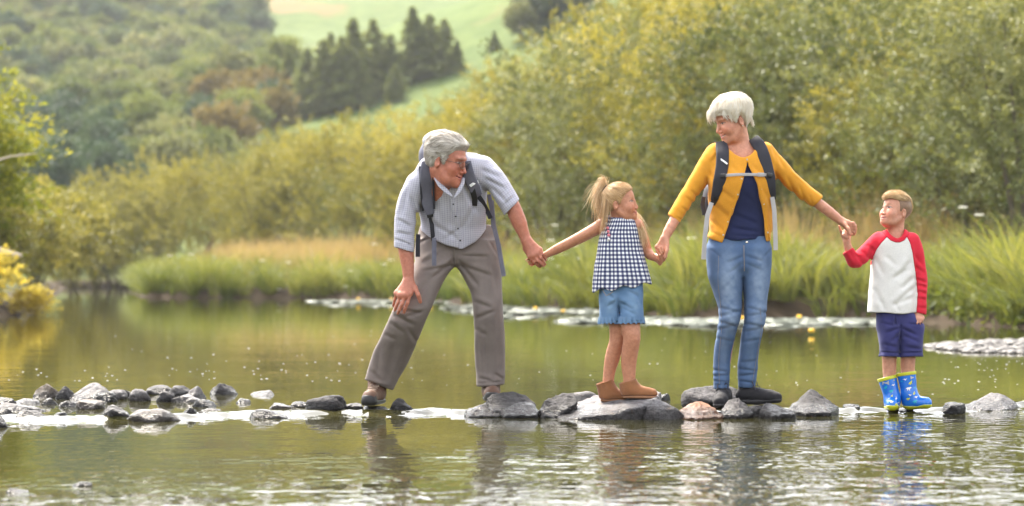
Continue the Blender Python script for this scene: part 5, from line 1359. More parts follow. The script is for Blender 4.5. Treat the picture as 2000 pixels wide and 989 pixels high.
for line, r in (([(767, 470.5, -.22), (789, 478, -.275), (811, 484, -.22)], 1), ([(1009, 386, -.26), (998, 397, -.315), (984, 410, -.26)], 1)): pass
# hair, spectacles
cap = HairCap(hd, lambda Q: .013 + .013 * sstep(.02, .12, Q[:, 2]) + .004 * noise3(Q * np.array([20, 60, 34]), 3) + .006 * sstep(.0, -.08, Q[:, 0]), [(-.14, -.055), (-.05, -.06), (-.03, -.035), (-.012, .012), (.008, .024), (.014, -.004), (.028, -.002), (.034, .040), (.06, .072), (.09, .086), (.14, .092)], .010, taper=.8)
def mdir(Q):
    d = np.zeros_like(Q); d[:, 0] = -.75; d[:, 2] = -.25 - .9 * sstep(.05, -.03, Q[:, 2]); d[:, 1] = np.sign(Q[:, 1]) * .25 + .25
    return d + .35 * np.stack([noise3(Q * 22, 1), noise3(Q * 22, 2), noise3(Q * 22, 5)], 1)
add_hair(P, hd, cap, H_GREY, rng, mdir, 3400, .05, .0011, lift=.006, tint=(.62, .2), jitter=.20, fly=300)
gl = empty('spectacles', P.base); tag(gl, 'thin-rimmed spectacles worn by the bent man', 'spectacles')
def ring(c, a, b, r, n=20): return [hd.w(c[0] - abs(math.cos(t)) * .0 - (c[1] + math.cos(t) * a) ** 2 * 2.2 * 1, c[1] + math.cos(t) * a, c[2] + math.sin(t) * b) for t in np.linspace(0, 2 * np.pi, n)]
for sgn in (-1, 1):
    pts = ring((.114, sgn * .034, .012), .025, .0175, 1); MB().tube(pts, .0013, 6, cap=False).obj('rim', M_WIRE, gl, tuple(P.base))
    q = np.array(pts[:-1]); MB_ = MB(); cc = q.mean(0); nn = len(q); MB_.add(np.vstack([q, cc]), np.stack([np.arange(nn), (np.arange(nn) + 1) % nn, np.full(nn, nn)], 1)); MB_.obj('lens', M_LENS, gl, tuple(P.base))
    MB().tube([hd.w(.105, sgn * .056, .016), hd.w(.07, sgn * .070, .017), hd.w(.0, sgn * .079, .016), hd.w(-.012, sgn * .081, .006)], .0014, 6).obj('temple_arm', M_WIRE, gl, tuple(P.base))
MB().tube([hd.w(.112, -.012, .016), hd.w(.116, 0, .018), hd.w(.112, .012, .016)], .0013, 6).obj('bridge', M_WIRE, gl, tuple(P.base))
rp = P.p(1056, 492.5, -.290); rd = P.p(1060, 497, -.30) - P.p(1054, 489, -.285); rd /= np.linalg.norm(rd); a1 = np.cross(rd, [0, 1, 0]); a1 /= np.linalg.norm(a1); a2 = np.cross(rd, a1)
tag(MB().tube([rp + (a1 * math.cos(t) + a2 * math.sin(t)) * .0100 for t in np.linspace(0, 2 * np.pi, 18)], .0014, 6, cap=False).obj('ring', M_GOLDM), 'pale metal ring on the bent man\'s finger', 'ring')
# hiking boots
def hiking_boot(name, toe, heel, ank, w, label=None):
    """toe, heel (u,v,dy of the sole), ankle centre"""
    t, h, a = P.p(*toe), P.p(*heel), P.p(*ank)
    ax = t - h; ax[2] = 0; L = np.linalg.norm(ax); ax /= L
    up = np.array([0, 0, 1.0])
    upper = Union([(Cone(h + up * .045 + ax * .035, h + up * .05 + ax * .10, .042, .044), .02), (Cone(h + up * .045 + ax * .10, t + up * .036 - ax * .05, .046, .038), .02), (Cone(t + up * .036 - ax * .055, t + up * .032 - ax * .042, .042, .040), .02), (Cone(h + up * .06 + ax * .06, a, .047, .058), .03)])
    upper = Fn((lambda f: lambda X: smax(f(X), (h[2] + .016) - X[:, 2], .006))(upper), upper.lo, upper.hi)
    upper = Folds(upper, P, [], .003, 22, 3)
    r = P.mesh(name, upper, M_BOOTB, .0045)
    if label: r['label'] = label
    sole = Union([(Cone(h + up * .012 + ax * .035, t + up * .012 - ax * .05, .044, .046, up, .55), .01), (Cone(t + up * .03 - ax * .045, t + up * .026 - ax * .038, .044, .042), .012)])
    sole = Fn((lambda f: lambda X: smax(smax(f(X), X[:, 2] - (h[2] + .022 + .035 * sstep(L - .10, L - .03, (X - h) @ ax)), .006), h[2] - .006 - X[:, 2], .003))(sole), sole.lo, sole.hi)
    P.mesh('sole', sole, M_RUBBER, .0045, r)
    side = np.cross(ax, up); mb = MB()
    for i in range(5):
        f = .38 + .10 * i; c = h + ax * L * f + up * (.105 - .035 * (f - .38) / .4)
        y = [c + side * .03 * s_ + up * (.0 if s_ else .008) for s_ in (-1, -.4, .4, 1)]
        mb.tube(y, .0028, 5)
    c = h + ax * L * .36 + up * .112
    for s_ in (-1, 1): mb.tube([c, c + side * s_ * .022 + up * .012 + ax * .01, c + side * s_ * .034 - up * .004 + ax * .02, c + side * s_ * .02 - up * .012 + ax * .014], .0022, 5)
    P.add(mb, 'laces', M_LACE, r)
    return r
hiking_boot('boot', (717, 791, -.17), (742, 786, .10), (738, 742, .06), .05, 'brown hiking boot pointing at the camera, black rubber toe')
hiking_boot('boot', (962, 783, -.15), (957, 781, .12), (957, 740, .04), .05, 'brown hiking boot half hidden behind a grey rock plate')
# rucksack
bag = Union([(Ell(P.p(872, 345, .10), (.135, .115, .20)), .0), (Ell(P.p(862, 292, -.06), (.105, .10, .105)), .05), (Ell(P.p(870, 300, .02), (.12, .11, .12)), .05), (Cone(P.p(838, 300, -.02), P.p(846, 400, .12), .055, .06), .03)])
bag = Folds(bag, P, [(835, 280, 850, 300, 4, .006), (845, 265, 880, 262, 4, .005)], .006, 12, 4)
bp = empty('rucksack', P.base); tag(bp, 'grey and black rucksack on the bent man\'s back', 'rucksack')
BASE = tuple(P.base)
P.mesh('main_bag', bag, M_GREYP, .006, bp)
lid = Union([(Ell(P.p(861, 276, -.04), (.100, .095, .062)), .0)]); P.mesh('lid', Folds(lid, P, [(838, 285, 880, 270, 3, .004)], .004, 16, 8), M_PALEP, .006, bp)
allf = Union([(sh, 0), (tr, 0)], 0)
def strap_obj(name, pts, w, t, mat, parent, f=allf, off=.004, taper=None):
    A = strap(P, f, pts, w, t, P.D - .6, P.D + .1, off); G = np.gradient(A, axis=0)
    return MB().tube(A, w if taper is None else np.interp(np.linspace(0, 1, len(A)), *taper), 12, flat=((0, -1, .0), t)).obj(name, mat, parent, tuple(P.base))
s1 = strap_obj('shoulder_strap', [(838, 322), (837, 345), (838, 380), (840, 405), (843, 420)], .036, .010, M_GREYP, bp, off=.010, taper=([0, .2, .8, 1], [.030, .036, .034, .022]))
strap_obj('strap_edge', [(824, 330), (826, 380), (829, 412)], .005, .011, M_BLACKW, s1, off=.012); strap_obj('strap_edge', [(850, 345), (850, 380), (851, 410)], .006, .011, M_BLACKW, s1, off=.012)
s2 = strap_obj('shoulder_strap', [(912, 322), (916, 345), (926, 368), (936, 384)], .034, .010, M_GREYP, bp, off=.010, taper=([0, .3, .8, 1], [.03, .034, .032, .02]))
strap_obj('reflective_strip', [(920, 368), (929, 361.5), (936, 359)], .008, .003, M_REFL, s2, off=.024)
strap_obj('webbing', [(842, 418), (846, 440), (848, 470)], .012, .002, M_BLACKW, bp, off=.006); strap_obj('buckle', [(840, 414), (844, 426)], .019, .006, M_BUCK, bp, off=.012)
strap_obj('webbing', [(932, 380), (944, 398), (955, 420), (959, 428)], .013, .002, M_BLACKW, bp, off=.006); strap_obj('buckle', [(924, 372), (929, 392), (928, 404)], .016, .005, M_BUCK, bp, off=.014)
for pts in ([(848, 465, -.30), (848, 490, -.30), (848, 519, -.29)], [(817, 458, -.18), (816, 480, -.19), (816, 502, -.19)], [(960, 392, -.10), (964, 440, -.12), (974, 480, -.15), (984, 540, -.17)], [(955, 380, -.12), (961, 410, -.12), (964, 445, -.13)]):
    MB().tube([P.p(*q) for q in pts], .0125, 10, flat=((0, -1, 0), .002)).obj('strap_tail', M_BLACKW if pts[0][0] < 900 and pts[0][0] < 830 else M_GREYP, bp, tuple(P.base))
# ------------------------------------------------------------------ the woman
rng = np.random.default_rng(42)
P = Person(1450, 790, 13.3, 'white-haired woman in mustard cardigan and jeans, looking down at the girl')
WOM = P
hd = Head(P.p(1432, 239, -.02), .955, -66, -19, 0, smile=.9, nose=1.0, cheek=1.12, teeth=True)
handA = hand(P, (1299, 464, -.145), .0235, [(1301, 486, -.165), (1295, 488, -.158), (1289, 487, -.150), (1284, 483, -.140)],
    [[(1301, 500, -.150), (1297, 509, -.128)], [(1295, 502, -.145), (1292, 511, -.122)], [(1289, 500, -.138), (1288, 509, -.115)], [(1284, 495, -.128), (1284, 503, -.108)]],
    [(1303, 478, -.170), (1302, 491, -.192), (1298, 504, -.196)], .0125, .0086)
handB = hand(P, (1640, 430, .055), .0235, [(1656, 435, .045), (1660, 440, .05), (1661, 446, .055), (1660, 452, .06)],
    [[(1667, 436, .035), (1671, 441, .055), (1668, 445, .075)], [(1669, 441, .035), (1672, 447, .06), (1667, 450, .08)], [(1669, 447, .04), (1671, 453, .065), (1666, 455, .085)], [(1667, 453, .045), (1669, 458, .07), (1664, 459, .09)]],
    [(1650, 438, .025), (1657, 447, .0), (1661, 458, -.002)], .0125, .0088)
body = [(hd, 0), (Cone(hd.w(-.022, 0, -.03), P.p(1448, 300, .01), .047, .056), .025), (Cone(P.p(1410, 303, .0), P.p(1488, 300, .0), .055, .055), .03),
    (Ell(P.p(1449, 345, .0), (.13, .075, .14)), .03), (Ell(P.p(1449, 310, -.02), (.06, .06, .05)), .03), (Cone(P.p(1447, 400, 0.01), P.p(1447, 490, 0.01), .09, .07), .04)]
body += [(c, .02) for c in P.chain([(1400, 308, 0, .038), (1366, 352, -.03, .030), (1340, 390, -.06, .027), (1322, 422, -.10, .029), (1308, 447, -.13, .028), (1299, 465, -.145, .0225)])]
body += [(c, .02) for c in P.chain([(1492, 306, 0, .038), (1533, 345, 0.0, .030), (1566, 373, .02, .027), (1596, 396, .035, .029), (1622, 416, .045, .028), (1641, 431, .055, .0215)])]
body += [(c, .02) for c in P.chain([(1418, 500, .01, .06), (1425, 610, -.02, .04), (1409, 745, .02, .034)])] + [(c, .02) for c in P.chain([(1475, 500, .01, .06), (1475, 610, -.02, .04), (1458, 745, .02, .034)])]
BODY = Union(body + handA + handB)
P.mesh('body', BODY, M_SKIN, .0050, fine=(hd.c, .155), col=lambda W: hd.colour(W, (.58, .285, .19), lip=(.50, .14, .13), brow=(.42, .30, .20), browk=.5, blush=.4) * (1 + .04 * noise3(W * 60, 4)[:, None]))
# jeans
lgA = P.stack([(462, 1388, 1450, .005, .100), (472, 1384, 1450, .005, .110), (487, 1379, 1449, 0, .122), (534, 1382, 1450, -.02, .116), (574, 1394, 1450, -.03, .097), (605, 1403, 1448, -.04, .084), (621, 1404, 1446, -.045, .081), (654, 1400, 1437, -.02, .069), (694, 1394, 1428, .01, .063), (725, 1393, 1425, .02, .053), (760, 1394, 1424, .02, .05)])
lgB = P.stack([(462, 1446, 1498, .005, .100), (472, 1446, 1502, .005, .110), (487, 1445, 1506, 0, .122), (534, 1448, 1505, -.01, .114), (587, 1453, 1498, -.03, .091), (621, 1454, 1495, -.04, .083), (654, 1448, 1488, -.03, .071), (694, 1443, 1481, 0, .066), (714, 1441, 1480, .01, .058), (757, 1442, 1474, .02, .05)])
je = Union([(lgA, 0), (lgB, .008), (P.stack([(455, 1390, 1497, .005, .098), (472, 1386, 1500, .005, .109), (487, 1382, 1504, 0, .122), (520, 1384, 1502, -.01, .115), (540, 1400, 1490, -.01, .08)]), .02)])
jst = [(1400, 600, 1445, 612, 4, 0.0045), (1402, 618, 1446, 606, 4, 0.0045), (1402, 628, 1440, 640, 4, 0.0053), (1398, 645, 1436, 634, 4, 0.0045), (1396, 660, 1432, 668, 4, 0.0037), (1454, 600, 1497, 612, 4, 0.0045), (1454, 618, 1496, 610, 4, 0.0045), (1452, 632, 1494, 640, 4, 0.0053), (1449, 648, 1490, 640, 4, 0.0045), (1446, 668, 1486, 662, 4, 0.0037),
    (1391, 722, 1426, 728, 3.5, 0.0053), (1392, 735, 1426, 732, 3.5, 0.0060), (1392, 744, 1425, 748, 3, 0.0053), (1395, 752, 1424, 750, 2.5, 0.0045), (1441, 720, 1480, 726, 3.5, 0.0053), (1442, 735, 1477, 730, 3.5, 0.0060), (1442, 744, 1475, 748, 3, 0.0053), (1443, 708, 1482, 704, 4, 0.0030),
    (1449, 480, 1449, 540, 3, 0.0075), (1450, 500, 1415, 515, 4, 0.0037), (1450, 512, 1420, 535, 4, 0.0037), (1450, 500, 1488, 512, 4, 0.0037), (1452, 515, 1485, 530, 4, 0.0030), (1385, 487, 1405, 505, 3, 0.0030), (1505, 487, 1488, 503, 3, 0.0030)]
je = Folds(je, P, jst, .0022, 9, 5)
JE = je
def fade(W):
    u = 1000 + W[:, 0] * FPX / P.D; v = VH + (CH - W[:, 2]) * FPX / P.D; fr = W[:, 1] < P.D + .02
    def g(a, b, c, d): return np.exp(-((u - a) / c) ** 2 - ((v - b) / d) ** 2)
    w = .85 * g(1418, 550, 17, 55) + .8 * g(1480, 550, 15, 55) + .5 * g(1424, 625, 14, 28) + .5 * g(1477, 625, 13, 28) + .3 * g(1410, 690, 9, 45) + .25 * g(1464, 690, 9, 45)
    w = np.clip(w * (.8 + .35 * fbm(W * 40, 2, 3)), 0, 1) * fr
    return w[:, None] * np.ones((1, 3))
jo = P.mesh('jeans', je, M_JEAN, .0056, col=fade)
surf_strip(P, je, [(1449, 480), (1449, 500), (1450, 530)], .0022, .0015, M_STITCH, 'seam', jo, .001)
surf_strip(P, je, [(1400, 500), (1398, 550), (1405, 600), (1407, 640), (1402, 700), (1404, 750)], .0009, .001, M_STITCH, 'seam', jo, .002); surf_strip(P, je, [(1480, 600), (1484, 640), (1476, 700), (1468, 750)], .0009, .001, M_STITCH, 'seam', jo, .002)
X, Z = np.array([P.x(1455)]), np.array([P.z(474)]); Y = front_y(je, X, Z, P.D - .3, P.D)
P.add(MB().ell((X[0], Y[0] - .003, Z[0]), (.008, .004, .008), 10, 5), 'button', M_GOLDM, jo)
# navy top and cardigan
trow = [(284, 1428, 1472, .0, .05), (290, 1402, 1494, 0, .075), (300, 1390, 1505, -.005, .10), (330, 1382, 1512, -.015, .122), (360, 1381, 1513, -.03, .138), (390, 1382, 1512, -.02, .132), (420, 1386, 1510, -.005, .126), (447, 1386, 1508, 0, .130), (464, 1381, 1505, 0, .136), (482, 1381, 1504, 0, .136)]
nav = P.stack(trow, pad=-.020)
neckP = Prism(P, [(1416, 262), (1419, 282), (1424, 294), (1433, 303), (1443, 308), (1451, 309), (1459, 306), (1467, 299), (1473, 288), (1477, 276), (1480, 262)], -.4, .05)
nav2 = Fn(lambda X: smax(smax(nav(X), -neckP(X) + .006, .004), (P.z(470) + .004 * np.sin(X[:, 0] * 40)) - X[:, 2], .004), nav.lo, nav.hi)
nav2 = Folds(nav2, P, [(1430, 420, 1480, 440, 5, .004), (1425, 445, 1480, 455, 4, .005), (1445, 380, 1470, 400, 6, .003), (1420, 460, 1490, 464, 3, .003)], .003, 9, 2)
P.mesh('top', nav2, M_NAVY, .007)
cb = P.stack(trow)
slA = Cut(Union(P.chain([(1400, 303, 0, .066), (1382, 325, -.015, .058), (1362, 356, -.035, .049), (1338, 392, -.065, .043), (1312, 436, -.11, .0405)]), .025), P, [((1305, 422), (1328, 441), (1380, 350))], .003)
slB = Cut(Union(P.chain([(1492, 301, 0, .066), (1512, 320, .0, .057), (1537, 345, .005, .049), (1568, 372, .02, .044), (1606, 402, .035, .0405)]), .025), P, [((1606, 385), (1586, 409), (1520, 330))], .003)
ca = Union([(cb, 0), (slA, .022), (slB, .022)])
open_ = Prism(P, [(1455, 316), (1474, 360), (1488, 427), (1497, 490), (1405, 490), (1409, 470), (1437, 387)], -.4, .0)
def cardf(X):
    d = ca(X); d = smax(d, -open_(X), .004); d = smax(d, -neckP(X), .004)
    return d
card = Fn(cardf, ca.lo, ca.hi)
card = Cut(card, P, [((1370, 458), (1410, 477), (1420, 400)), ((1480, 474), (1520, 468), (1480, 400))], .004)
cst = [(1384, 335, 1400, 372, 5, .008), (1378, 345, 1384, 378, 4, .006), (1345, 372, 1366, 392, 4, .006), (1335, 385, 1358, 404, 4, .006), (1326, 405, 1346, 418, 3.5, .005), (1316, 424, 1334, 434, 2.5, .004), (1400, 300, 1388, 318, 4, .005), (1506, 288, 1516, 318, 4, .007), (1514, 300, 1530, 330, 4, .006), (1510, 335, 1530, 362, 4, .007), (1535, 345, 1556, 385, 4, .006), (1560, 362, 1572, 394, 3.5, .006), (1580, 380, 1588, 402, 3, .005), (1545, 335, 1570, 356, 4, -.004),
    (1392, 400, 1425, 430, 6, .006), (1388, 430, 1412, 455, 5, .006), (1400, 370, 1432, 395, 6, .005), (1495, 380, 1505, 430, 5, .006), (1484, 370, 1500, 400, 5, .005), (1385, 452, 1408, 464, 3, .004), (1497, 440, 1506, 462, 4, .004), (1425, 325, 1445, 350, 5, .004), (1465, 325, 1490, 350, 5, .004)]
card = Folds(card, P, cst, .0042, 13, 8, (1, 1, .7))
CARD = card
co_ = P.mesh('cardigan', card, M_MUST, .0056)
for (u, v) in [(1455, 314), (1446, 352), (1439, 382), (1430, 408), (1421, 434), (1412, 460), (1470, 345), (1478, 372), (1484, 400), (1489, 428), (1493, 455)]:
    Y = front_y(card, np.array([P.x(u + (-3 if u < 1455 else 3 if u > 1455 else 0))]), np.array([P.z(v)]), P.D - .3, P.D)
    if not np.isnan(Y[0]): P.add(MB().ell((P.x(u + (-3 if u < 1455 else 3 if u > 1455 else 0)), Y[0] - .0015, P.z(v)), (.0055, .0025, .0055), 8, 4), 'button', M_PEARL, co_)
def edge(pts, w, name):
    surf_strip(P, card, pts, w, .0018, M_MUST, name, co_, .0015)
edge([(1452, 322), (1434, 386), (1406, 470)], .007, 'button_band'); edge([(1459, 324), (1477, 360), (1491, 427), (1499, 468)], .007, 'button_band')
# hair
cap = HairCap(hd, lambda Q: .018 + .016 * sstep(.0, .11, Q[:, 2]) + .005 * sstep(.0, -.08, Q[:, 0]) * sstep(-.05, .04, Q[:, 2]) + .003 * noise3(Q * np.array([30, 70, 30]), 3) + .010 * sstep(.03, .09, Q[:, 0]) * sstep(.10, .05, Q[:, 2]),
    [(-.14, -.030), (-.07, -.052), (-.048, -.048), (-.032, .0), (-.016, .034), (.008, .034), (.016, .006), (.030, .010), (.046, .048), (.07, .066), (.09, .074), (.14, .070)], .010, taper=.5)
def wdir(Q):
    c = Q - np.array([-.055, .0, .13]); d = np.stack([c[:, 0] * 1.0 + .02, c[:, 1] * 1.0, -.06 + 0 * c[:, 0]], 1); d /= np.linalg.norm(d, axis=1)[:, None] + 1e-6
    d[:, 2] -= .35 + .5 * sstep(.06, -.02, Q[:, 2]); d[:, 0] += .35 * sstep(-.03, .05, Q[:, 0]) * sstep(.02, .08, Q[:, 2])
    return d + .22 * np.stack([noise3(Q * 18, 1), noise3(Q * 18, 2), noise3(Q * 18, 5)], 1)
ex = []
L_ = lambda *q: hd.w(*q)
for k in range(7):
    y0 = .03 - .012 * k; lock(P, rng, ex, 34, [L_(.01 + .008 * k, y0 + .01, .142), L_(.075, y0, .135 - .004 * k), L_(.112, y0 - .012, .098), L_(.118, y0 - .022, .060), L_(.112, y0 - .030, .030 + .006 * (k < 3))], .0045, .0011, .78)
lock(P, rng, ex, 60, [L_(.02, .066, .118), L_(.05, .080, .085), L_(.052, .084, .045), L_(.042, .082, .005)], .005, .0010, .72)
lock(P, rng, ex, 45, [L_(.04, .060, .118), L_(.078, .070, .085), L_(.078, .072, .052), L_(.064, .076, .022)], .0045, .0010, .75)
lock(P, rng, ex, 80, [L_(-.08, .05, .06), L_(-.10, .04, .0), L_(-.098, .038, -.04), L_(-.100, .04, -.055)], .004, .0010, .70)
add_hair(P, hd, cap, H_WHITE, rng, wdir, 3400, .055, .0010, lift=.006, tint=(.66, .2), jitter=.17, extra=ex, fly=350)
MBe = MB().ell(hd.w(-.004, .088, -.028), (.004, .004, .004), 8, 6)
tag(MBe.obj('earring', M_PEARL), 'small pale stud earring in the woman\'s ear', 'earring')
# trainers
def trainer(toe, heel, ank, label):
    t, h, a = P.p(*toe), P.p(*heel), P.p(*ank); ax = t - h; L = np.linalg.norm(ax); ax /= L; up = np.array([0, 0, 1.0]); up = up - ax * (up @ ax); up /= np.linalg.norm(up); side = np.cross(ax, up)
    q = lambda f, z, l=0: h + ax * L * f + up * z + side * l
    upper = Union([(Cone(q(.15, .040), q(.40, .048), .034, .038), .02), (Cone(q(.40, .046), q(.72, .032), .038, .036), .02), (Cone(q(.70, .030), q(.86, .026), .038, .033), .02), (Cone(q(.17, .05), a, .036, .040), .025)])
    u2 = Fn(lambda X: smax(upper(X), .014 - (X - h) @ up, .005), upper.lo, upper.hi); u2 = Minus(u2, Cone(a + up * .0, a + up * .05, .034, .036), .004)
    u2 = Fn(lambda X, g=u2: smax(g(X), (X - h) @ up - .092 + .02 * np.abs((X - h) @ ax / L - .05), .006), upper.lo, upper.hi)
    r = P.mesh('trainer', Folds(u2, P, [], .002, 30, 2), M_TRAIN, .004); r['label'] = label
    so = Union([(Cone(q(.14, .010), q(.45, .006), .033, .031, up, .6), .01), (Cone(q(.45, .006), q(.86, .014), .033, .033, up, .6), .01)])
    P.mesh('sole', Fn(lambda X: smax(so(X), (X - h) @ up - .021, .004), so.lo, so.hi), M_SOLE, .004, r)
    mb = MB()
    for i in range(5):
        f = .40 + .075 * i; z = .088 - .026 * i / 4 * 1.0
        mb.tube([q(f, z - .012, -.03), q(f + .01, z, -.012), q(f + .01, z, .012), q(f, z - .012, .03)], .0024, 5)
    for s_ in (-1, 1): mb.tube([q(.37, .094), q(.36, .118, s_ * .014), q(.42, .112, s_ * .03), q(.44, .090, s_ * .026)], .0026, 5); mb.tube([q(.37, .094), q(.45, .09, s_ * .03), q(.5, .07, s_ * .042)], .0022, 5)
    P.add(mb, 'laces', M_BLACKW, r)
    return r
trainer((1402, 797, -.17), (1419, 787, .07), (1411, 757, .025), 'black trainer pointing towards the camera behind a grey stone')
trainer((1529, 786, -.09), (1437, 787, .045), (1456, 755, .03), 'black trainer pointing to the right, side on')
# rucksack
bp = empty('rucksack', P.base); tag(bp, 'dark rucksack worn by the woman, grey chest strap buckled', 'rucksack')
bag = Folds(Union([(Ell(P.p(1448, 350, .20), (.150, .115, .21)), 0), (Ell(P.p(1446, 420, .20), (.165, .11, .13)), .06)]), P, [], .008, 10, 4)
P.mesh('main_bag', bag, M_BLACKW, .010, bp)
P.mesh('side_pocket', Ell(P.p(1384, 395, .14), (.035, .09, .10)), M_BLACKW, .006, bp)
full = Union([(card, 0), (nav2, 0), (Cone(P.p(1410, 292, .0), P.p(1490, 289, .0), .05, .05), .0)], 0)
s1 = surf_strip(P, full, [(1407, 279), (1409, 296), (1407, 325), (1401, 355), (1395, 378), (1391, 392)], .034, .010, M_BLACKW, 'shoulder_strap', bp, .010, taper=([0, .1, .7, 1], [.030, .036, .034, .018]))
s2 = surf_strip(P, full, [(1472, 272), (1482, 288), (1491, 315), (1498, 345), (1503, 370), (1506, 382)], .034, .010, M_BLACKW, 'shoulder_strap', bp, .010, taper=([0, .1, .7, 1], [.030, .036, .030, .016]))
surf_strip(P, full, [(1402, 312), (1409, 317), (1416, 323)], .005, .002, M_REFL, 'reflective_strip', s1, .024)
ch = surf_strip(P, full, [(1406, 346), (1430, 344), (1455, 343.5), (1480, 344), (1502, 344)], .008, .002, M_GREYW, 'chest_strap', bp, .024)
surf_strip(P, full, [(1474, 344), (1487, 344)], .011, .005, M_GREYW, 'buckle', ch, .028); surf_strip(P, full, [(1403, 346), (1412, 346)], .011, .005, M_BUCK, 'buckle', ch, .028); surf_strip(P, full, [(1492, 344), (1502, 345)], .013, .006, M_BUCK, 'buckle', ch, .028)
surf_strip(P, full, [(1395, 386), (1389, 400)], .016, .005, M_BUCK, 'buckle', s1, .012); surf_strip(P, full, [(1505, 378), (1508, 390)], .014, .005, M_BUCK, 'buckle', s2, .012)
for pts in ([(1390, 396, -.16), (1382, 420, -.17), (1377, 460, -.17), (1374, 507, -.16)], [(1508, 385, -.10), (1512, 410, -.11), (1514, 450, -.11), (1515, 489, -.11)]):
    MB().tube([P.p(*q) for q in pts], .0125, 10, flat=((0, -1, 0), .002)).obj('strap_tail', M_GREYW, bp, tuple(P.base))
MB().tube([P.p(1374, 385, .05), P.p(1372, 400, .03), P.p(1376, 420, .0)], .012, 10, flat=((0, -1, 0), .002)).obj('strap_tail', M_BLACKW, bp, tuple(P.base))
# ------------------------------------------------------------------ the girl
rng = np.random.default_rng(43)
P = Person(1215, 782, 13.15, 'small girl in blue gingham top and denim shorts, looking up to the right')
GIRL = P
hd = Head(P.p(1211, 402, 0), .87, 74, 6, 0, child=True, smile=.8, nose=.86, cheek=1.15, jaw=.95)
handA = hand(P, (1065, 499, .125), .0175, [(1053, 500, .14), (1051, 505, .145), (1050, 510, .145), (1050, 514, .14)],
    [[(1041, 504, .16), (1032, 506, .125), (1027, 508, .10)], [(1040, 508, .16), (1034, 511, .125), (1030, 512, .10)], [(1041, 513, .155), (1036, 516, .125), (1032, 516, .105)], [(1043, 517, .15), (1039, 519, .125), (1036, 520, .11)]],
    [(1056, 503, .165), (1048, 506, .175), (1042, 508, .175)], .009, .0066)
handB = hand(P, (1278, 503, -.005), .0175, [(1290, 500, -.035), (1291, 505, -.04), (1291, 510, -.035), (1289, 515, -.025)],
    [[(1295, 492, -.058), (1291, 482, -.058)], [(1292, 496, -.068), (1286, 485, -.066)], [(1288, 500, -.068), (1281, 489, -.066)], [(1283, 506, -.060), (1276, 496, -.056)]],
    [(1287, 497, -.01), (1297, 492, .0), (1306, 487, .0)], .0085, .0062)
body = [(hd, 0), (Cone(hd.w(-.02, 0, -.03), P.p(1207, 434, 0), .036, .042), .02), (Cone(P.p(1176, 440, .01), P.p(1244, 441, 0), .034, .034), .02),
    (P.stack([(432, 1195, 1230, 0, .05), (445, 1176, 1243, 0, .058), (470, 1172, 1246, 0, .065), (560, 1182, 1244, 0, .06), (590, 1186, 1240, 0, .055), (605, 1195, 1235, 0, .04)]), .02)]
body += [(c, .015) for c in P.chain([(1176, 440, .01, .035), (1147, 457, .03, .033), (1120, 471, .06, .0295), (1092, 485, .095, .027), (1066, 498, .125, .0185)])]
body += [(c, .015) for c in P.chain([(1244, 442, 0, .034), (1257, 470, .03, .031), (1263, 489, .04, .028), (1270, 499, .015, .026), (1279, 503, -.005, .0185)])]
body += [(c, .02) for c in P.chain([(1203, 600, .03, .050), (1207, 640, .03, .048), (1206, 662, .03, .043), (1197, 695, .045, .041), (1189, 735, .05, .031), (1187, 765, .05, .03)])]
body += [(c, .02) for c in P.chain([(1231, 600, -.015, .052), (1231, 635, -.03, .054), (1234, 660, -.045, .047), (1230, 690, -.03, .0445), (1228, 715, -.02, .040), (1229, 740, -.02, .033), (1229, 760, -.02, .03)])]
BODY = Union(body + handA + handB)
P.mesh('body', BODY, M_SKIN, .0046, fine=(hd.c, .14), col=lambda W: hd.colour(W, (.50, .235, .14), lip=(.48, .17, .14), brow=(.40, .25, .13), browk=.45, blush=.35) * (1 + .04 * noise3(W * 60, 4)[:, None]))
# gingham top
tp = P.stack([(421, 1196, 1234, 0, .045), (428, 1188, 1240, 0, .058), (440, 1180, 1245, 0, .070), (458, 1171, 1250, 0, .080), (492, 1166, 1257, 0, .092), (530, 1162, 1266, 0, .106), (552, 1160, 1271, 0, .112), (575, 1158, 1274, 0, .115)])
def ang(W):
    xl, xr, yc, bb = tp.sec(W[:, 2]); a = (xr - xl) / 2
    return np.arctan2((W[:, 0] - (xl + xr) / 2) / a, -(W[:, 1] - yc) / bb)
def flute(W):
    v = VH + (CH - W[:, 2]) * FPX / P.D; a = ang(W)
    return -.011 * sstep(455, 560, v) * (.6 * np.cos(a * 7 + 1 + .6 * np.sin(v / 30)) + .4 * np.cos(a * 12 + 2.0)) - .003 * sstep(450, 424, v) * np.cos(a * 30) + .003 * fbm(W * 12, 2, 4)
t2 = Warp(tp, flute)
hem = lambda X: P.z(562) + .010 * np.sin((X[:, 0]) * 55) + (X[:, 0] - P.x(1215)) * .14 - X[:, 2]
t2 = Fn(lambda X, g=t2: smax(g(X), hem(X), .004), tp.lo, tp.hi)
t2 = Minus(t2, Union([Cone(P.p(1176, 440, .01), P.p(1160, 452, .02), .043, .050), Cone(P.p(1250, 446, 0), P.p(1262, 462, .02), .036, .045), Cone(P.p(1208, 424, -.01), P.p(1210, 405, -.02), .040, .06)], .01), .006)
TOP = t2
to = P.mesh('gingham_top', t2, M_GING, .005, uv=lambda W: np.stack([ang(W) * .135, W[:, 2]], 1))
nb = [P.p(1208 + 27 * math.sin(t) * 1.0, 424.5 + 2.5 * -math.cos(t) * -1, -.048 * math.cos(t)) for t in np.linspace(0, 2 * np.pi, 28)]
c = P.add(MB().tube(nb, .0055, 6, cap=False), 'neckband', M_GING, to); plain_uv(c.data)
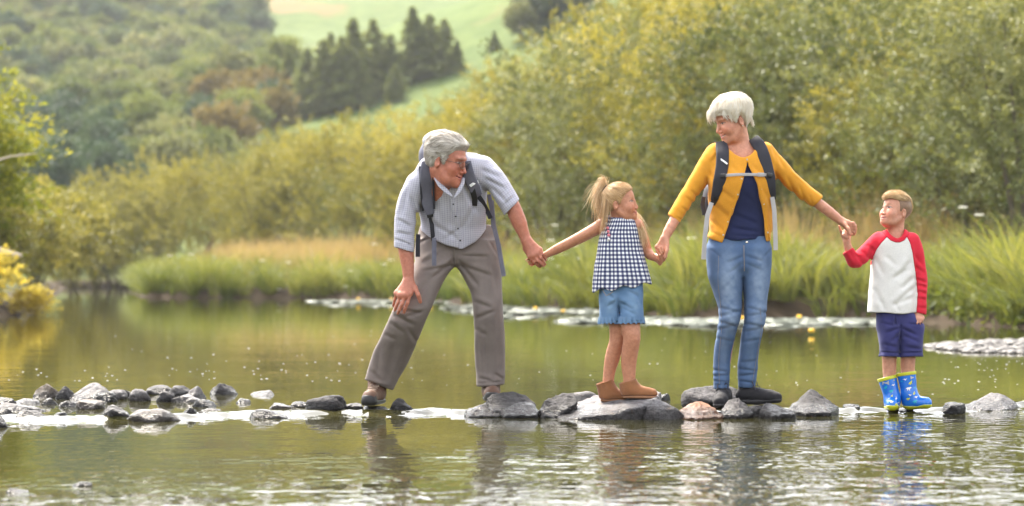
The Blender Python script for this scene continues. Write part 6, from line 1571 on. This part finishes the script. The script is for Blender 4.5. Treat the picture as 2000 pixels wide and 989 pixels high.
for i, (u, v) in enumerate([(1181, 429), (1183.5, 437), (1186, 446), (1187, 453), (1188, 460), (1188, 468)]):
    Y = front_y(Union([(t2, 0), (BODY, 0)], 0), np.array([P.x(u)]), np.array([P.z(v)]), P.D - .2, P.D + .1)[0]
    if Y == Y: P.add(MB().ell((P.x(u), Y - .004, P.z(v)), (.0085, .008, .0085), 8, 6), 'pompom', M_PINK if i % 2 == 0 or i == 3 else M_WHITEW, to)
# denim shorts
so_ = Union([(P.stack([(548, 1172, 1214, 0, .088), (590, 1170, 1215, .01, .092), (618, 1170, 1213, .015, .092), (627, 1171, 1212, .015, .092)]), 0), (P.stack([(548, 1208, 1254, 0, .09), (590, 1207, 1256, -.005, .094), (618, 1204, 1257, -.01, .094), (627, 1203, 1257, -.01, .094)]), .012), (P.stack([(545, 1174, 1252, 0, .09), (585, 1174, 1252, 0, .092), (600, 1190, 1240, 0, .07)]), .02)])
sf = Folds(so_, P, [(1206, 580, 1208, 622, 3.5, .010), (1206, 585, 1185, 600, 4, .006), (1208, 590, 1235, 605, 4, .006), (1178, 570, 1200, 585, 4, .005), (1240, 570, 1252, 600, 4, .005), (1225, 568, 1245, 580, 4, .005), (1212, 600, 1240, 615, 4, .004)], .003, 11, 3)
sf = Minus(sf, Union([Cone(P.p(1205, 615, .03), P.p(1205, 650, .03), .058, .07), Cone(P.p(1230, 615, -.02), P.p(1230, 650, -.03), .063, .078)], 0), .004)
SF = sf
def fd(W):
    u = 1000 + W[:, 0] * FPX / P.D; v = VH + (CH - W[:, 2]) * FPX / P.D
    w = .6 * np.exp(-((u - 1190) / 14) ** 2 - ((v - 595) / 25) ** 2) + .7 * np.exp(-((u - 1234) / 15) ** 2 - ((v - 595) / 25) ** 2)
    return np.clip(w * (.8 + .4 * fbm(W * 40, 2, 3)), 0, 1)[:, None] * np.ones((1, 3))
sho = P.mesh('denim_shorts', sf, M_SHORTD, .0055, col=fd)
for (u0, u1, yc, hb) in ((1170, 1213, .015, .094), (1202, 1258, -.01, .097)):
    mb = MB(); t = np.linspace(0, 2 * np.pi, 90); cu, au = (u0 + u1) / 2, (u1 - u0) / 2 + 1; rows = []
    for k, (dv, fl) in enumerate(((-5, .0), (0, .5), (4, 1.0), (8, 1.3))):
        w = 1 + .05 * fl * np.sin(t * 17 + u0) + .035 * fl * np.sin(t * 29); rows.append(np.stack([P.p(cu + au * w[i] * math.sin(t[i]), 624 + dv + 1.3 * math.sin(t[i] * 17) * fl, yc - hb * w[i] * math.cos(t[i])) for i in range(90)]))
    mb.add(np.concatenate(rows), grid_faces(4, 90)); fr = P.add(mb, 'frill', M_SHORTD, sho)
    a = fr.data.color_attributes.new('col', 'FLOAT_COLOR', 'POINT'); a.data.foreach_set('color', np.tile([.25, .25, .25, 1], len(fr.data.vertices)).astype(np.float32))
surf_strip(P, sf, [(1176, 566), (1183, 578), (1196, 570)], .002, .001, M_STITCH, 'pocket_seam', sho, .001)
# suede boots
def suede_boot(top, low, toe, rt, label, floor_v):
    a, b0, t = P.p(*top), P.p(*low), P.p(*toe); fl = P.p(toe[0], floor_v, toe[2])[2]
    f = Union([(Cone(a, b0, rt, rt * .93), 0), (Cone(b0 - [0, 0, .0], t, rt * .88, .031), .035)])
    ax = (a - b0) / np.linalg.norm(a - b0)
    g = Fn(lambda X: smax(smax(f(X), fl + .012 - X[:, 2], .006), (X - a) @ ax, .004), f.lo, f.hi)
    g = Minus(Folds(g, P, [], .004, 16, 3), Cone(a - ax * .04, a + ax * .06, rt - .008, rt - .006), .003)
    r = P.mesh('suede_boot', g, M_UGG, .0042); r['label'] = label
    s_ = Union([(Cone(np.array([b0[0], b0[1], fl + .006]), np.array([t[0], t[1], fl + .006]), rt * .86, .031, (0, 0, 1), .5), 0)])
    P.mesh('sole', Fn(lambda X: smax(smax(s_(X), X[:, 2] - fl - .013, .003), fl - .002 - X[:, 2], .002), s_.lo, s_.hi), M_UGGS, .0042, r)
    for k in (-.3, .35):
        n = (b0 - a); x = np.linspace(.05, .95, 8); pp = a + np.outer(x, n) ; sd = np.array([1.0, 0, 0])
        q = pp + sd * k * rt - np.array([0, 1, 0]) * (rt * math.sqrt(1 - k * k) - .001); P.add(MB().tube(q, .0028, 6), 'seam', M_UGG, r)
    P.add(MB().tube([a + ax * -.002 + np.array([math.cos(w), math.sin(w), 0]) * (rt - .003) - ax * (np.array([math.cos(w), math.sin(w), 0]) @ ax) * rt for w in np.linspace(0, 2 * np.pi, 28)], .004, 6, cap=False), 'rim', M_UGG, r)
    return r
suede_boot((1181, 746, .05), (1188, 769, .05), (1216, 777, .03), .051, 'tan suede boot behind the other, heel to the left', 784)
suede_boot((1226, 745, -.02), (1231, 763, -.02), (1274, 770, -.07), .049, 'tan suede boot in front, toe pointing right', 778)
# hair: scraped back into a high bunch, long loose ends
tie = hd.w(-.085, -.01, .115)
cap = HairCap(hd, lambda Q: .006 + .006 * sstep(.02, .12, Q[:, 2]) + .002 * noise3(Q * np.array([20, 70, 50]), 3), [(-.14, -.065), (-.05, -.06), (-.03, -.03), (-.016, .024), (.004, .03), (.012, .004), (.022, .008), (.04, .045), (.07, .078), (.09, .092), (.14, .098)], .010)
tl = hd.loc(tie[None])[0]
def gdir(Q): d = tl - Q; return d / (np.linalg.norm(d, axis=1)[:, None] + 1e-6)
ex = []
lock(P, rng, ex, 260, [tie, P.p(1180, 357, .03), P.p(1176, 380, .02), P.p(1176, 412, .0), P.p(1170, 450, -.02)], .013, .0010, .6)
lock(P, rng, ex, 150, [tie, P.p(1178, 355, .03), P.p(1169, 374, .03), P.p(1165, 400, .02), P.p(1164, 432, .01)], .017, .0008, .78)
lock(P, rng, ex, 130, [tie, P.p(1184, 374, .0), P.p(1184, 402, -.05), P.p(1180, 432, -.06), P.p(1173, 472, -.06)], .010, .0010, .55)
lock(P, rng, ex, 45, [tie, P.p(1182, 349, .02), P.p(1174, 350, .02), P.p(1166, 364, .02)], .010, .0008, .8)
lock(P, rng, ex, 60, [tie, P.p(1174, 362, .02), P.p(1163, 384, .02), P.p(1158, 408, .02)], .022, .0007, .9)
lock(P, rng, ex, 240, [P.p(1222, 405, .07), P.p(1240, 418, .05), P.p(1248, 435, .0), P.p(1254, 458, -.03), P.p(1262, 485, -.03)], .010, .0011, .7)
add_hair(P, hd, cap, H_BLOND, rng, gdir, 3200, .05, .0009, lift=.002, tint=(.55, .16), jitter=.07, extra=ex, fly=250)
tt = hd.w(-.078, -.008, .112) - tie; aa = np.linspace(0, 2 * np.pi, 20); d0 = (hd.w(-.06, 0, .09) - tie); d0 /= np.linalg.norm(d0); e1 = np.cross(d0, [0, 1, 0]); e1 /= np.linalg.norm(e1); e2 = np.cross(d0, e1)
tag(MB().tube([tie + (e1 * math.cos(w) + e2 * math.sin(w)) * .017 for w in aa], .007, 8, cap=False).obj('hair_tie', M_TIE), 'dark hair tie around the girl\'s high bunch', 'hair tie')
# ------------------------------------------------------------------ the boy
rng = np.random.default_rng(44)
P = Person(1757, 800, 13.5, 'small boy in cream top with red sleeves and blue patterned wellingtons')
BOY = P
hd = Head(P.p(1749, 417, 0), .85, -60, 14, 0, child=True, smile=.75, nose=.72, cheek=1.1, jaw=1.0)
handA = hand(P, (1654, 474, -.09), .0175, [(1651, 458, -.075), (1654, 456, -.065), (1657, 456, -.06), (1660, 458, -.06)],
    [[(1647, 452, -.10), (1646, 459, -.125), (1648, 463, -.135)], [(1650, 450, -.115), (1649, 458, -.135), (1651, 464, -.14)], [(1654, 452, -.12), (1653, 460, -.14), (1655, 465, -.14)], [(1658, 456, -.115), (1657, 463, -.135), (1658, 467, -.135)]],
    [(1646, 462, -.08), (1642, 451, -.085), (1639, 442, -.088)], .009, .0066)
handB = hand(P, (1795, 612, -.045), .018, [(1788, 622, -.075), (1793, 624, -.075), (1798, 624, -.07), (1802, 621, -.06)],
    [[(1786, 629, -.085), (1786, 634, -.07), (1788, 635, -.055)], [(1791, 631, -.088), (1791, 636, -.072), (1793, 637, -.055)], [(1797, 630, -.084), (1797, 635, -.068), (1798, 635, -.05)], [(1801, 627, -.072), (1801, 631, -.058), (1801, 631, -.045)]],
    [(1786, 618, -.055), (1783, 625, -.07), (1784, 632, -.075)], .009, .0066)
body = [(hd, 0), (Cone(hd.w(-.02, 0, -.03), P.p(1749, 461, .005), .041, .048), .02), (Cone(P.p(1718, 470, 0), P.p(1778, 470, 0), .036, .036), .02), (Cone(P.p(1747, 500, 0), P.p(1757, 625, 0), .07, .06), .03)]
body += [(c, .015) for c in P.chain([(1714, 470, 0, .034), (1690, 492, -.02, .031), (1672, 508, -.05, .029), (1660, 494, -.075, .026), (1654, 474, -.09, .019)])]
body += [(c, .015) for c in P.chain([(1782, 472, 0, .034), (1793, 510, 0, .031), (1797, 550, -.01, .029), (1796, 590, -.035, .024), (1795, 612, -.045, .018)])]
body += [(c, .015) for c in P.chain([(1735, 640, 0, .045), (1737, 690, 0, .042), (1737, 715, .005, .0385), (1738, 750, .01, .034)])] + [(c, .015) for c in P.chain([(1779, 640, 0, .048), (1774, 690, 0, .0425), (1773, 715, .005, .0395), (1775, 750, .01, .034)])]
BODY = Union(body + handA + handB)
cap0 = [(-.14, -.075), (-.05, -.07), (-.03, -.035), (-.014, .022), (.004, .03), (.012, .0), (.024, .006), (.036, .05), (.05, .075), (.09, .092), (.14, .098)]
def bcol(W):
    c = hd.colour(W, (.58, .30, .205), lip=(.50, .18, .16), brow=(.34, .20, .10), browk=.5, blush=.4) * (1 + .04 * noise3(W * 60, 4)[:, None])
    Q = hd.loc(W); e = Q[:, 2] - np.interp(Q[:, 0], *np.array(cap0).T); near = np.abs(hd.skull(Q)) < .006
    w = sstep(-.004, .014, e) * near * (.72 + .15 * noise3(W * 300, 1)); return c * (1 - w[:, None]) + np.array([.30, .165, .085]) * w[:, None]
P.mesh('body', BODY, M_SKIN, .0046, col=bcol, fine=(hd.c, .14))
# raglan shirt
tor = P.stack([(449, 1730, 1769, 0, .05), (456, 1718, 1778, 0, .066), (464, 1708, 1786, 0, .078), (476, 1703, 1790, 0, .086), (493, 1702, 1790, 0, .091), (550, 1700, 1788, -.005, .099), (590, 1697, 1788, -.01, .103), (618, 1695, 1788, -.01, .106)])
tor = Cut(tor, P, [((1690, 609), (1750, 613), (1740, 500)), ((1750, 613), (1792, 609), (1740, 500))], .004)
slA = Cut(Union(P.chain([(1716, 468, 0, .046), (1694, 490, -.02, .043), (1675, 508, -.05, .041), (1670, 511, -.055, .040), (1661, 498, -.075, .037), (1650, 480, -.09, .035)]), .014), P, [((1641, 496), (1664, 482), (1685, 500))], .003)
slB = Cut(Union(P.chain([(1780, 470, 0, .047), (1791, 505, 0, .043), (1796, 545, -.01, .040), (1796, 590, -.035, .037), (1796, 620, -.045, .036)]), .02), P, [((1780, 609), (1812, 616), (1790, 550))], .003)
ra = Union([(tor, 0), (slA, .016), (slB, .014)])
sst = [(1702, 480, 1694, 505, 4, .008), (1680, 490, 1696, 508, 4, .007), (1668, 500, 1684, 520, 4, .005), (1664, 498, 1676, 504, 3, .004), (1690, 478, 1705, 492, 4, .006), (1652, 490, 1668, 512, 4, .004), (1785, 500, 1800, 520, 4, .005), (1786, 545, 1806, 552, 3.5, .007), (1786, 556, 1807, 562, 3.5, .007), (1787, 568, 1807, 574, 3.5, .006), (1786, 582, 1806, 586, 3.5, .005), (1784, 520, 1803, 534, 4, .006), (1788, 600, 1806, 602, 3, .004),
    (1775, 510, 1750, 540, 6, .007), (1783, 540, 1755, 565, 6, .008), (1784, 560, 1745, 590, 6, .008), (1780, 580, 1735, 598, 6, .007), (1772, 525, 1738, 545, 5, .005), (1705, 500, 1722, 540, 6, .005), (1703, 560, 1720, 600, 6, .005), (1725, 500, 1745, 520, 6, .004), (1742, 590, 1750, 610, 5, .005), (1715, 585, 1722, 608, 5, .004)]
ra = Folds(ra, P, sst, .0042, 12, 3, (1, 1, .7))
nin = [(1729, 436), (1730, 450), (1734, 458), (1740, 464), (1746, 467), (1752, 467), (1758, 464), (1763, 457), (1767, 448), (1768, 436)]
nout = [(1721, 436), (1722, 452), (1727, 462), (1735, 470), (1744, 474), (1753, 474), (1762, 470), (1769, 461), (1774, 449), (1776, 436)]
NIN, NOUT = Prism(P, nin, -.5, .02), Prism(P, nout, -.5, .3)
ra = Minus(ra, Union([(NIN, 0), (Cone(P.p(1749, 452, .0), P.p(1749, 430, .0), .050, .06), 0), (Cone(P.p(1656, 488, -.085), P.p(1648, 474, -.095), .022, .030), 0), (Cone(P.p(1795, 606, -.04), P.p(1795, 630, -.045), .025, .032), 0)], 0), .003)
RA = ra
ragL = Prism(P, [(1742, 430), (1729, 463), (1718, 475), (1709, 488), (1704, 502), (1701, 520), (1690, 540), (1600, 580), (1600, 430)], -1, 1); ragR = Prism(P, [(1757, 430), (1768, 464), (1774, 476), (1778, 492), (1781, 510), (1785, 530), (1788, 550), (1789, 575), (1787, 600), (1784, 640), (1860, 640), (1860, 430)], -1, 1)
F_ = lambda g: Fn(g, ra.lo, ra.hi)
shp = [P.mesh('shirt', F_(lambda X: smax(smax(smax(ra(X), -ragL(X), .001), -ragR(X), .001), -NOUT(X), .001)), M_CREAM, .005)]
P.mesh('sleeve', F_(lambda X: smax(smax(ra(X) - .0012, ragL(X), .001), -NOUT(X), .001)), M_RED, .005, shp[0]); P.mesh('sleeve', F_(lambda X: smax(smax(ra(X) - .0012, ragR(X), .001), -NOUT(X), .001)), M_RED, .005, shp[0])
P.mesh('neckband', F_(lambda X: smax(smax(ra(X) - .003, NOUT(X), .001), P.z(480) - X[:, 2], .001)), M_RED, .0038, shp[0])
# shorts
bs = Union([(P.stack([(600, 1713, 1756, 0, .092), (640, 1713, 1756, 0, .094), (664, 1716, 1755, -.005, .09), (690, 1719, 1754, -.005, .086), (696, 1718, 1755, -.005, .088)]), 0), (P.stack([(600, 1752, 1772, 0, .07), (612, 1752, 1784, 0, .085), (622, 1752, 1797, 0, .09), (640, 1754, 1804, 0, .094), (664, 1755, 1803, -.005, .09), (690, 1757, 1801, -.005, .086), (696, 1756, 1802, -.005, .088)]), .008), (P.stack([(598, 1718, 1770, 0, .07), (612, 1715, 1782, 0, .088), (640, 1714, 1803, 0, .094), (660, 1730, 1790, 0, .07)]), .02)])
bst = [(1755, 632, 1755, 662, 3, .012), (1754, 640, 1725, 650, 4, .006), (1756, 640, 1785, 655, 4, .007), (1755, 650, 1735, 668, 4, .006), (1760, 655, 1790, 668, 4, .005), (1716, 630, 1740, 636, 3, .004), (1768, 632, 1796, 634, 2.5, .004), (1720, 672, 1748, 678, 4, .005), (1762, 676, 1795, 682, 4, .005), (1719, 687.5, 1754, 688.5, 1.8, .006), (1757, 688.5, 1801, 687.5, 1.8, .006), (1743, 612, 1745, 640, 3, .004)]
bsf = Minus(Folds(bs, P, bst, .0045, 13, 4), Union([Cone(P.p(1737, 682, 0), P.p(1737, 720, 0), .048, .056), Cone(P.p(1779, 682, 0), P.p(1777, 720, 0), .052, .062)], 0), .004)
bo = P.mesh('shorts', bsf, M_SHNAVY, .0055)
for pts in ([(1742, 612), (1741, 620), (1738, 631)], [(1744, 612), (1746, 621), (1746, 630)]): surf_strip(P, bsf, pts, .004, .004, M_SHNAVY, 'drawstring', bo, .004)
# wellingtons
def welly(rim, ank, heel, toe, rr, label, floor_v, prints, patch):
    a, k, h, t = P.p(*rim), P.p(*ank), P.p(*heel), P.p(*toe); fl = P.z(floor_v); ax = (a - k) / np.linalg.norm(a - k)
    f = Union([(Cone(a + ax * .01, k, rr, .043), 0), (Cone(k, h, .043, .038), .02), (Cone(h + [0, 0, .004], t, .038, .032), .03)])
    g = Fn(lambda X: smax(smax(f(X), fl + .004 - X[:, 2], .006), (X - a) @ ax, .002), f.lo, f.hi)
    gh = Minus(g, Cone(a - ax * .012, a + ax * .06, rr - .012, rr - .008), .002)
    r = P.mesh('wellington', gh, M_WELLY, .004); r['label'] = label
    rim_ = Fn(lambda X: smax(smax(f(X) - .0025, -((X - a) @ ax) - .018, .002), smax((X - a) @ ax - .002, -(Cone(a - ax * .03, a + ax * .06, rr - .007, rr - .005)(X)), .002), .002), f.lo - .01, f.hi + .01)
    P.mesh('rim', rim_, M_YEL, .0035, r)
    sole = Fn(lambda X: smax(smax(f(X) - .003, X[:, 2] - (fl + .020 + .012 * sstep(.06, .12, np.linalg.norm((X - h)[:, :2], axis=1))), .003), fl - X[:, 2], .002), f.lo - .01, f.hi + .01)
    P.mesh('sole', sole, M_YEL, .004, r)
    def decal(c, shape, sc, rot, mat, name):
        q = np.array(shape, float); ca, sa = math.cos(rot), math.sin(rot); q = np.stack([q[:, 0] * ca - q[:, 1] * sa, q[:, 0] * sa + q[:, 1] * ca], 1) * sc
        U, V_ = c[0] + q[:, 0], c[1] - q[:, 1]; uu = np.append(U, U.mean()); vv = np.append(V_, V_.mean())
        Y = front_y(g, P.x(uu), P.z(vv), P.D - .25, P.D + .1, 160)
        if np.isnan(Y).any(): return
        n = len(q); mb = MB(); mb.add(np.stack([P.x(uu), Y - .0012, P.z(vv)], 1), np.stack([np.arange(n), (np.arange(n) + 1) % n, np.full(n, n)], 1)); P.add(mb, name, mat, r, False)
    beast = [(-1.0, .05), (-.55, .35), (-.2, .55), (.3, .5), (.55, .7), (1.0, .55), (.95, .3), (.6, .2), (.5, -.15), (.45, -.6), (.25, -.6), (.2, -.2), (-.15, -.2), (-.2, -.6), (-.42, -.6), (-.45, -.1)]
    bird = [(-1, .3), (-.4, .1), (-.1, .5), (.2, .15), (1.0, .35), (.45, -.1), (.2, -.5), (-.1, -.15)]
    for (u, v, kind, sc, rot, mt) in prints: decal((u, v), beast if kind else bird, sc, rot, mt, 'print')
    decal(patch, [(-1, -.55), (1, -.65), (1, .65), (-1, .55)], 6.0, .1, M_PATCH, 'name_patch')
    return r
welly((1732, 737, .01), (1743, 778, .0), (1742, 790, .02), (1743, 791, -.085), .0535, 'blue wellington with animal print, toe towards the camera', 801,
    [(1744, 742, 0, 3.0, 0, M_PRY), (1742, 752, 0, 4.5, .3, M_PRW), (1728, 757, 1, 4, .5, M_PRT), (1738, 764, 1, 5, 0, M_PRT), (1739, 773, 0, 4, .8, M_PRY), (1747, 778, 0, 4.5, 1.2, M_PRW), (1735, 783, 1, 3.6, -.3, M_PRW), (1745, 788, 1, 4, .2, M_PRY), (1752, 786, 0, 3.2, .4, M_PRW)], (1728, 748))
welly((1770, 728, .01), (1776, 770, .0), (1777, 786, .01), (1809, 787, -.06), .0545, 'blue wellington with animal print, toe pointing right', 800,
    [(1765, 741, 0, 4.5, .2, M_PRW), (1776, 748, 1, 5, .5, M_PRY), (1772, 759, 1, 5.5, 0, M_PRW), (1784, 757, 0, 4, .4, M_PRT), (1774, 771, 0, 4.5, -.2, M_PRW), (1783, 768, 1, 3.6, .9, M_PRY), (1786, 775, 0, 4.5, .2, M_PRW), (1771, 779, 1, 4, 0, M_PRY), (1784, 784, 1, 5, .2, M_PRT), (1759, 745, 0, 3.4, .3, M_PRT)], (1782, 737))
# hair: long on top, swept to picture left
cap = HairCap(hd, lambda Q: .0035 + .0095 * sstep(.070, .100, Q[:, 2] + .25 * np.minimum(Q[:, 0], 0)) + .010 * sstep(.03, .09, Q[:, 0]) * sstep(.06, .085, Q[:, 2]) + .0015 * noise3(Q * np.array([30, 60, 40]), 3), [(-.14, -.072), (-.05, -.068), (-.03, -.032), (-.014, .024), (.004, .032), (.012, .004), (.024, .010), (.036, .052), (.05, .078), (.075, .082), (.10, .072), (.14, .06)], .008)
def bdir(Q):
    d = np.zeros_like(Q); d[:, 0] = .9; d[:, 1] = -.45; d[:, 2] = -.1 - .8 * sstep(.08, .11, Q[:, 0])
    b_ = Q[:, 0] < -.05; d[b_] = np.array([-.6, .1, -.7]); return d + .15 * np.stack([noise3(Q * 16, 1), noise3(Q * 16, 2), noise3(Q * 16, 5)], 1)
add_hair(P, hd, cap, H_BOY, rng, bdir, 2600, .065, .0010, fly=200, lift=.004, tint=(.62, .18), jitter=.12, shorn=.05, keep=lambda C: (lambda Q: Q[:, 2] + .25 * np.minimum(Q[:, 0], 0) > .082)(hd.loc(C)))
# ------------------------------------------------------------------ air
hz = MB().box((0, 690, 148), (1000, 880, 150))
m = bpy.data.materials.new('haze'); m.use_nodes = True; n = m.node_tree; n.nodes.clear()
o = n.nodes.new('ShaderNodeOutputMaterial'); pv = n.nodes.new('ShaderNodeVolumePrincipled')
pv.inputs['Color'].default_value = (.95, .96, 1.0, 1); pv.inputs['Density'].default_value = .00022; pv.inputs['Anisotropy'].default_value = .0
n.links.new(pv.outputs[0], o.inputs['Volume'])
tag(hz.obj('haze', m, smooth=False), 'thin pale haze over the whole valley', 'haze', kind='stuff')
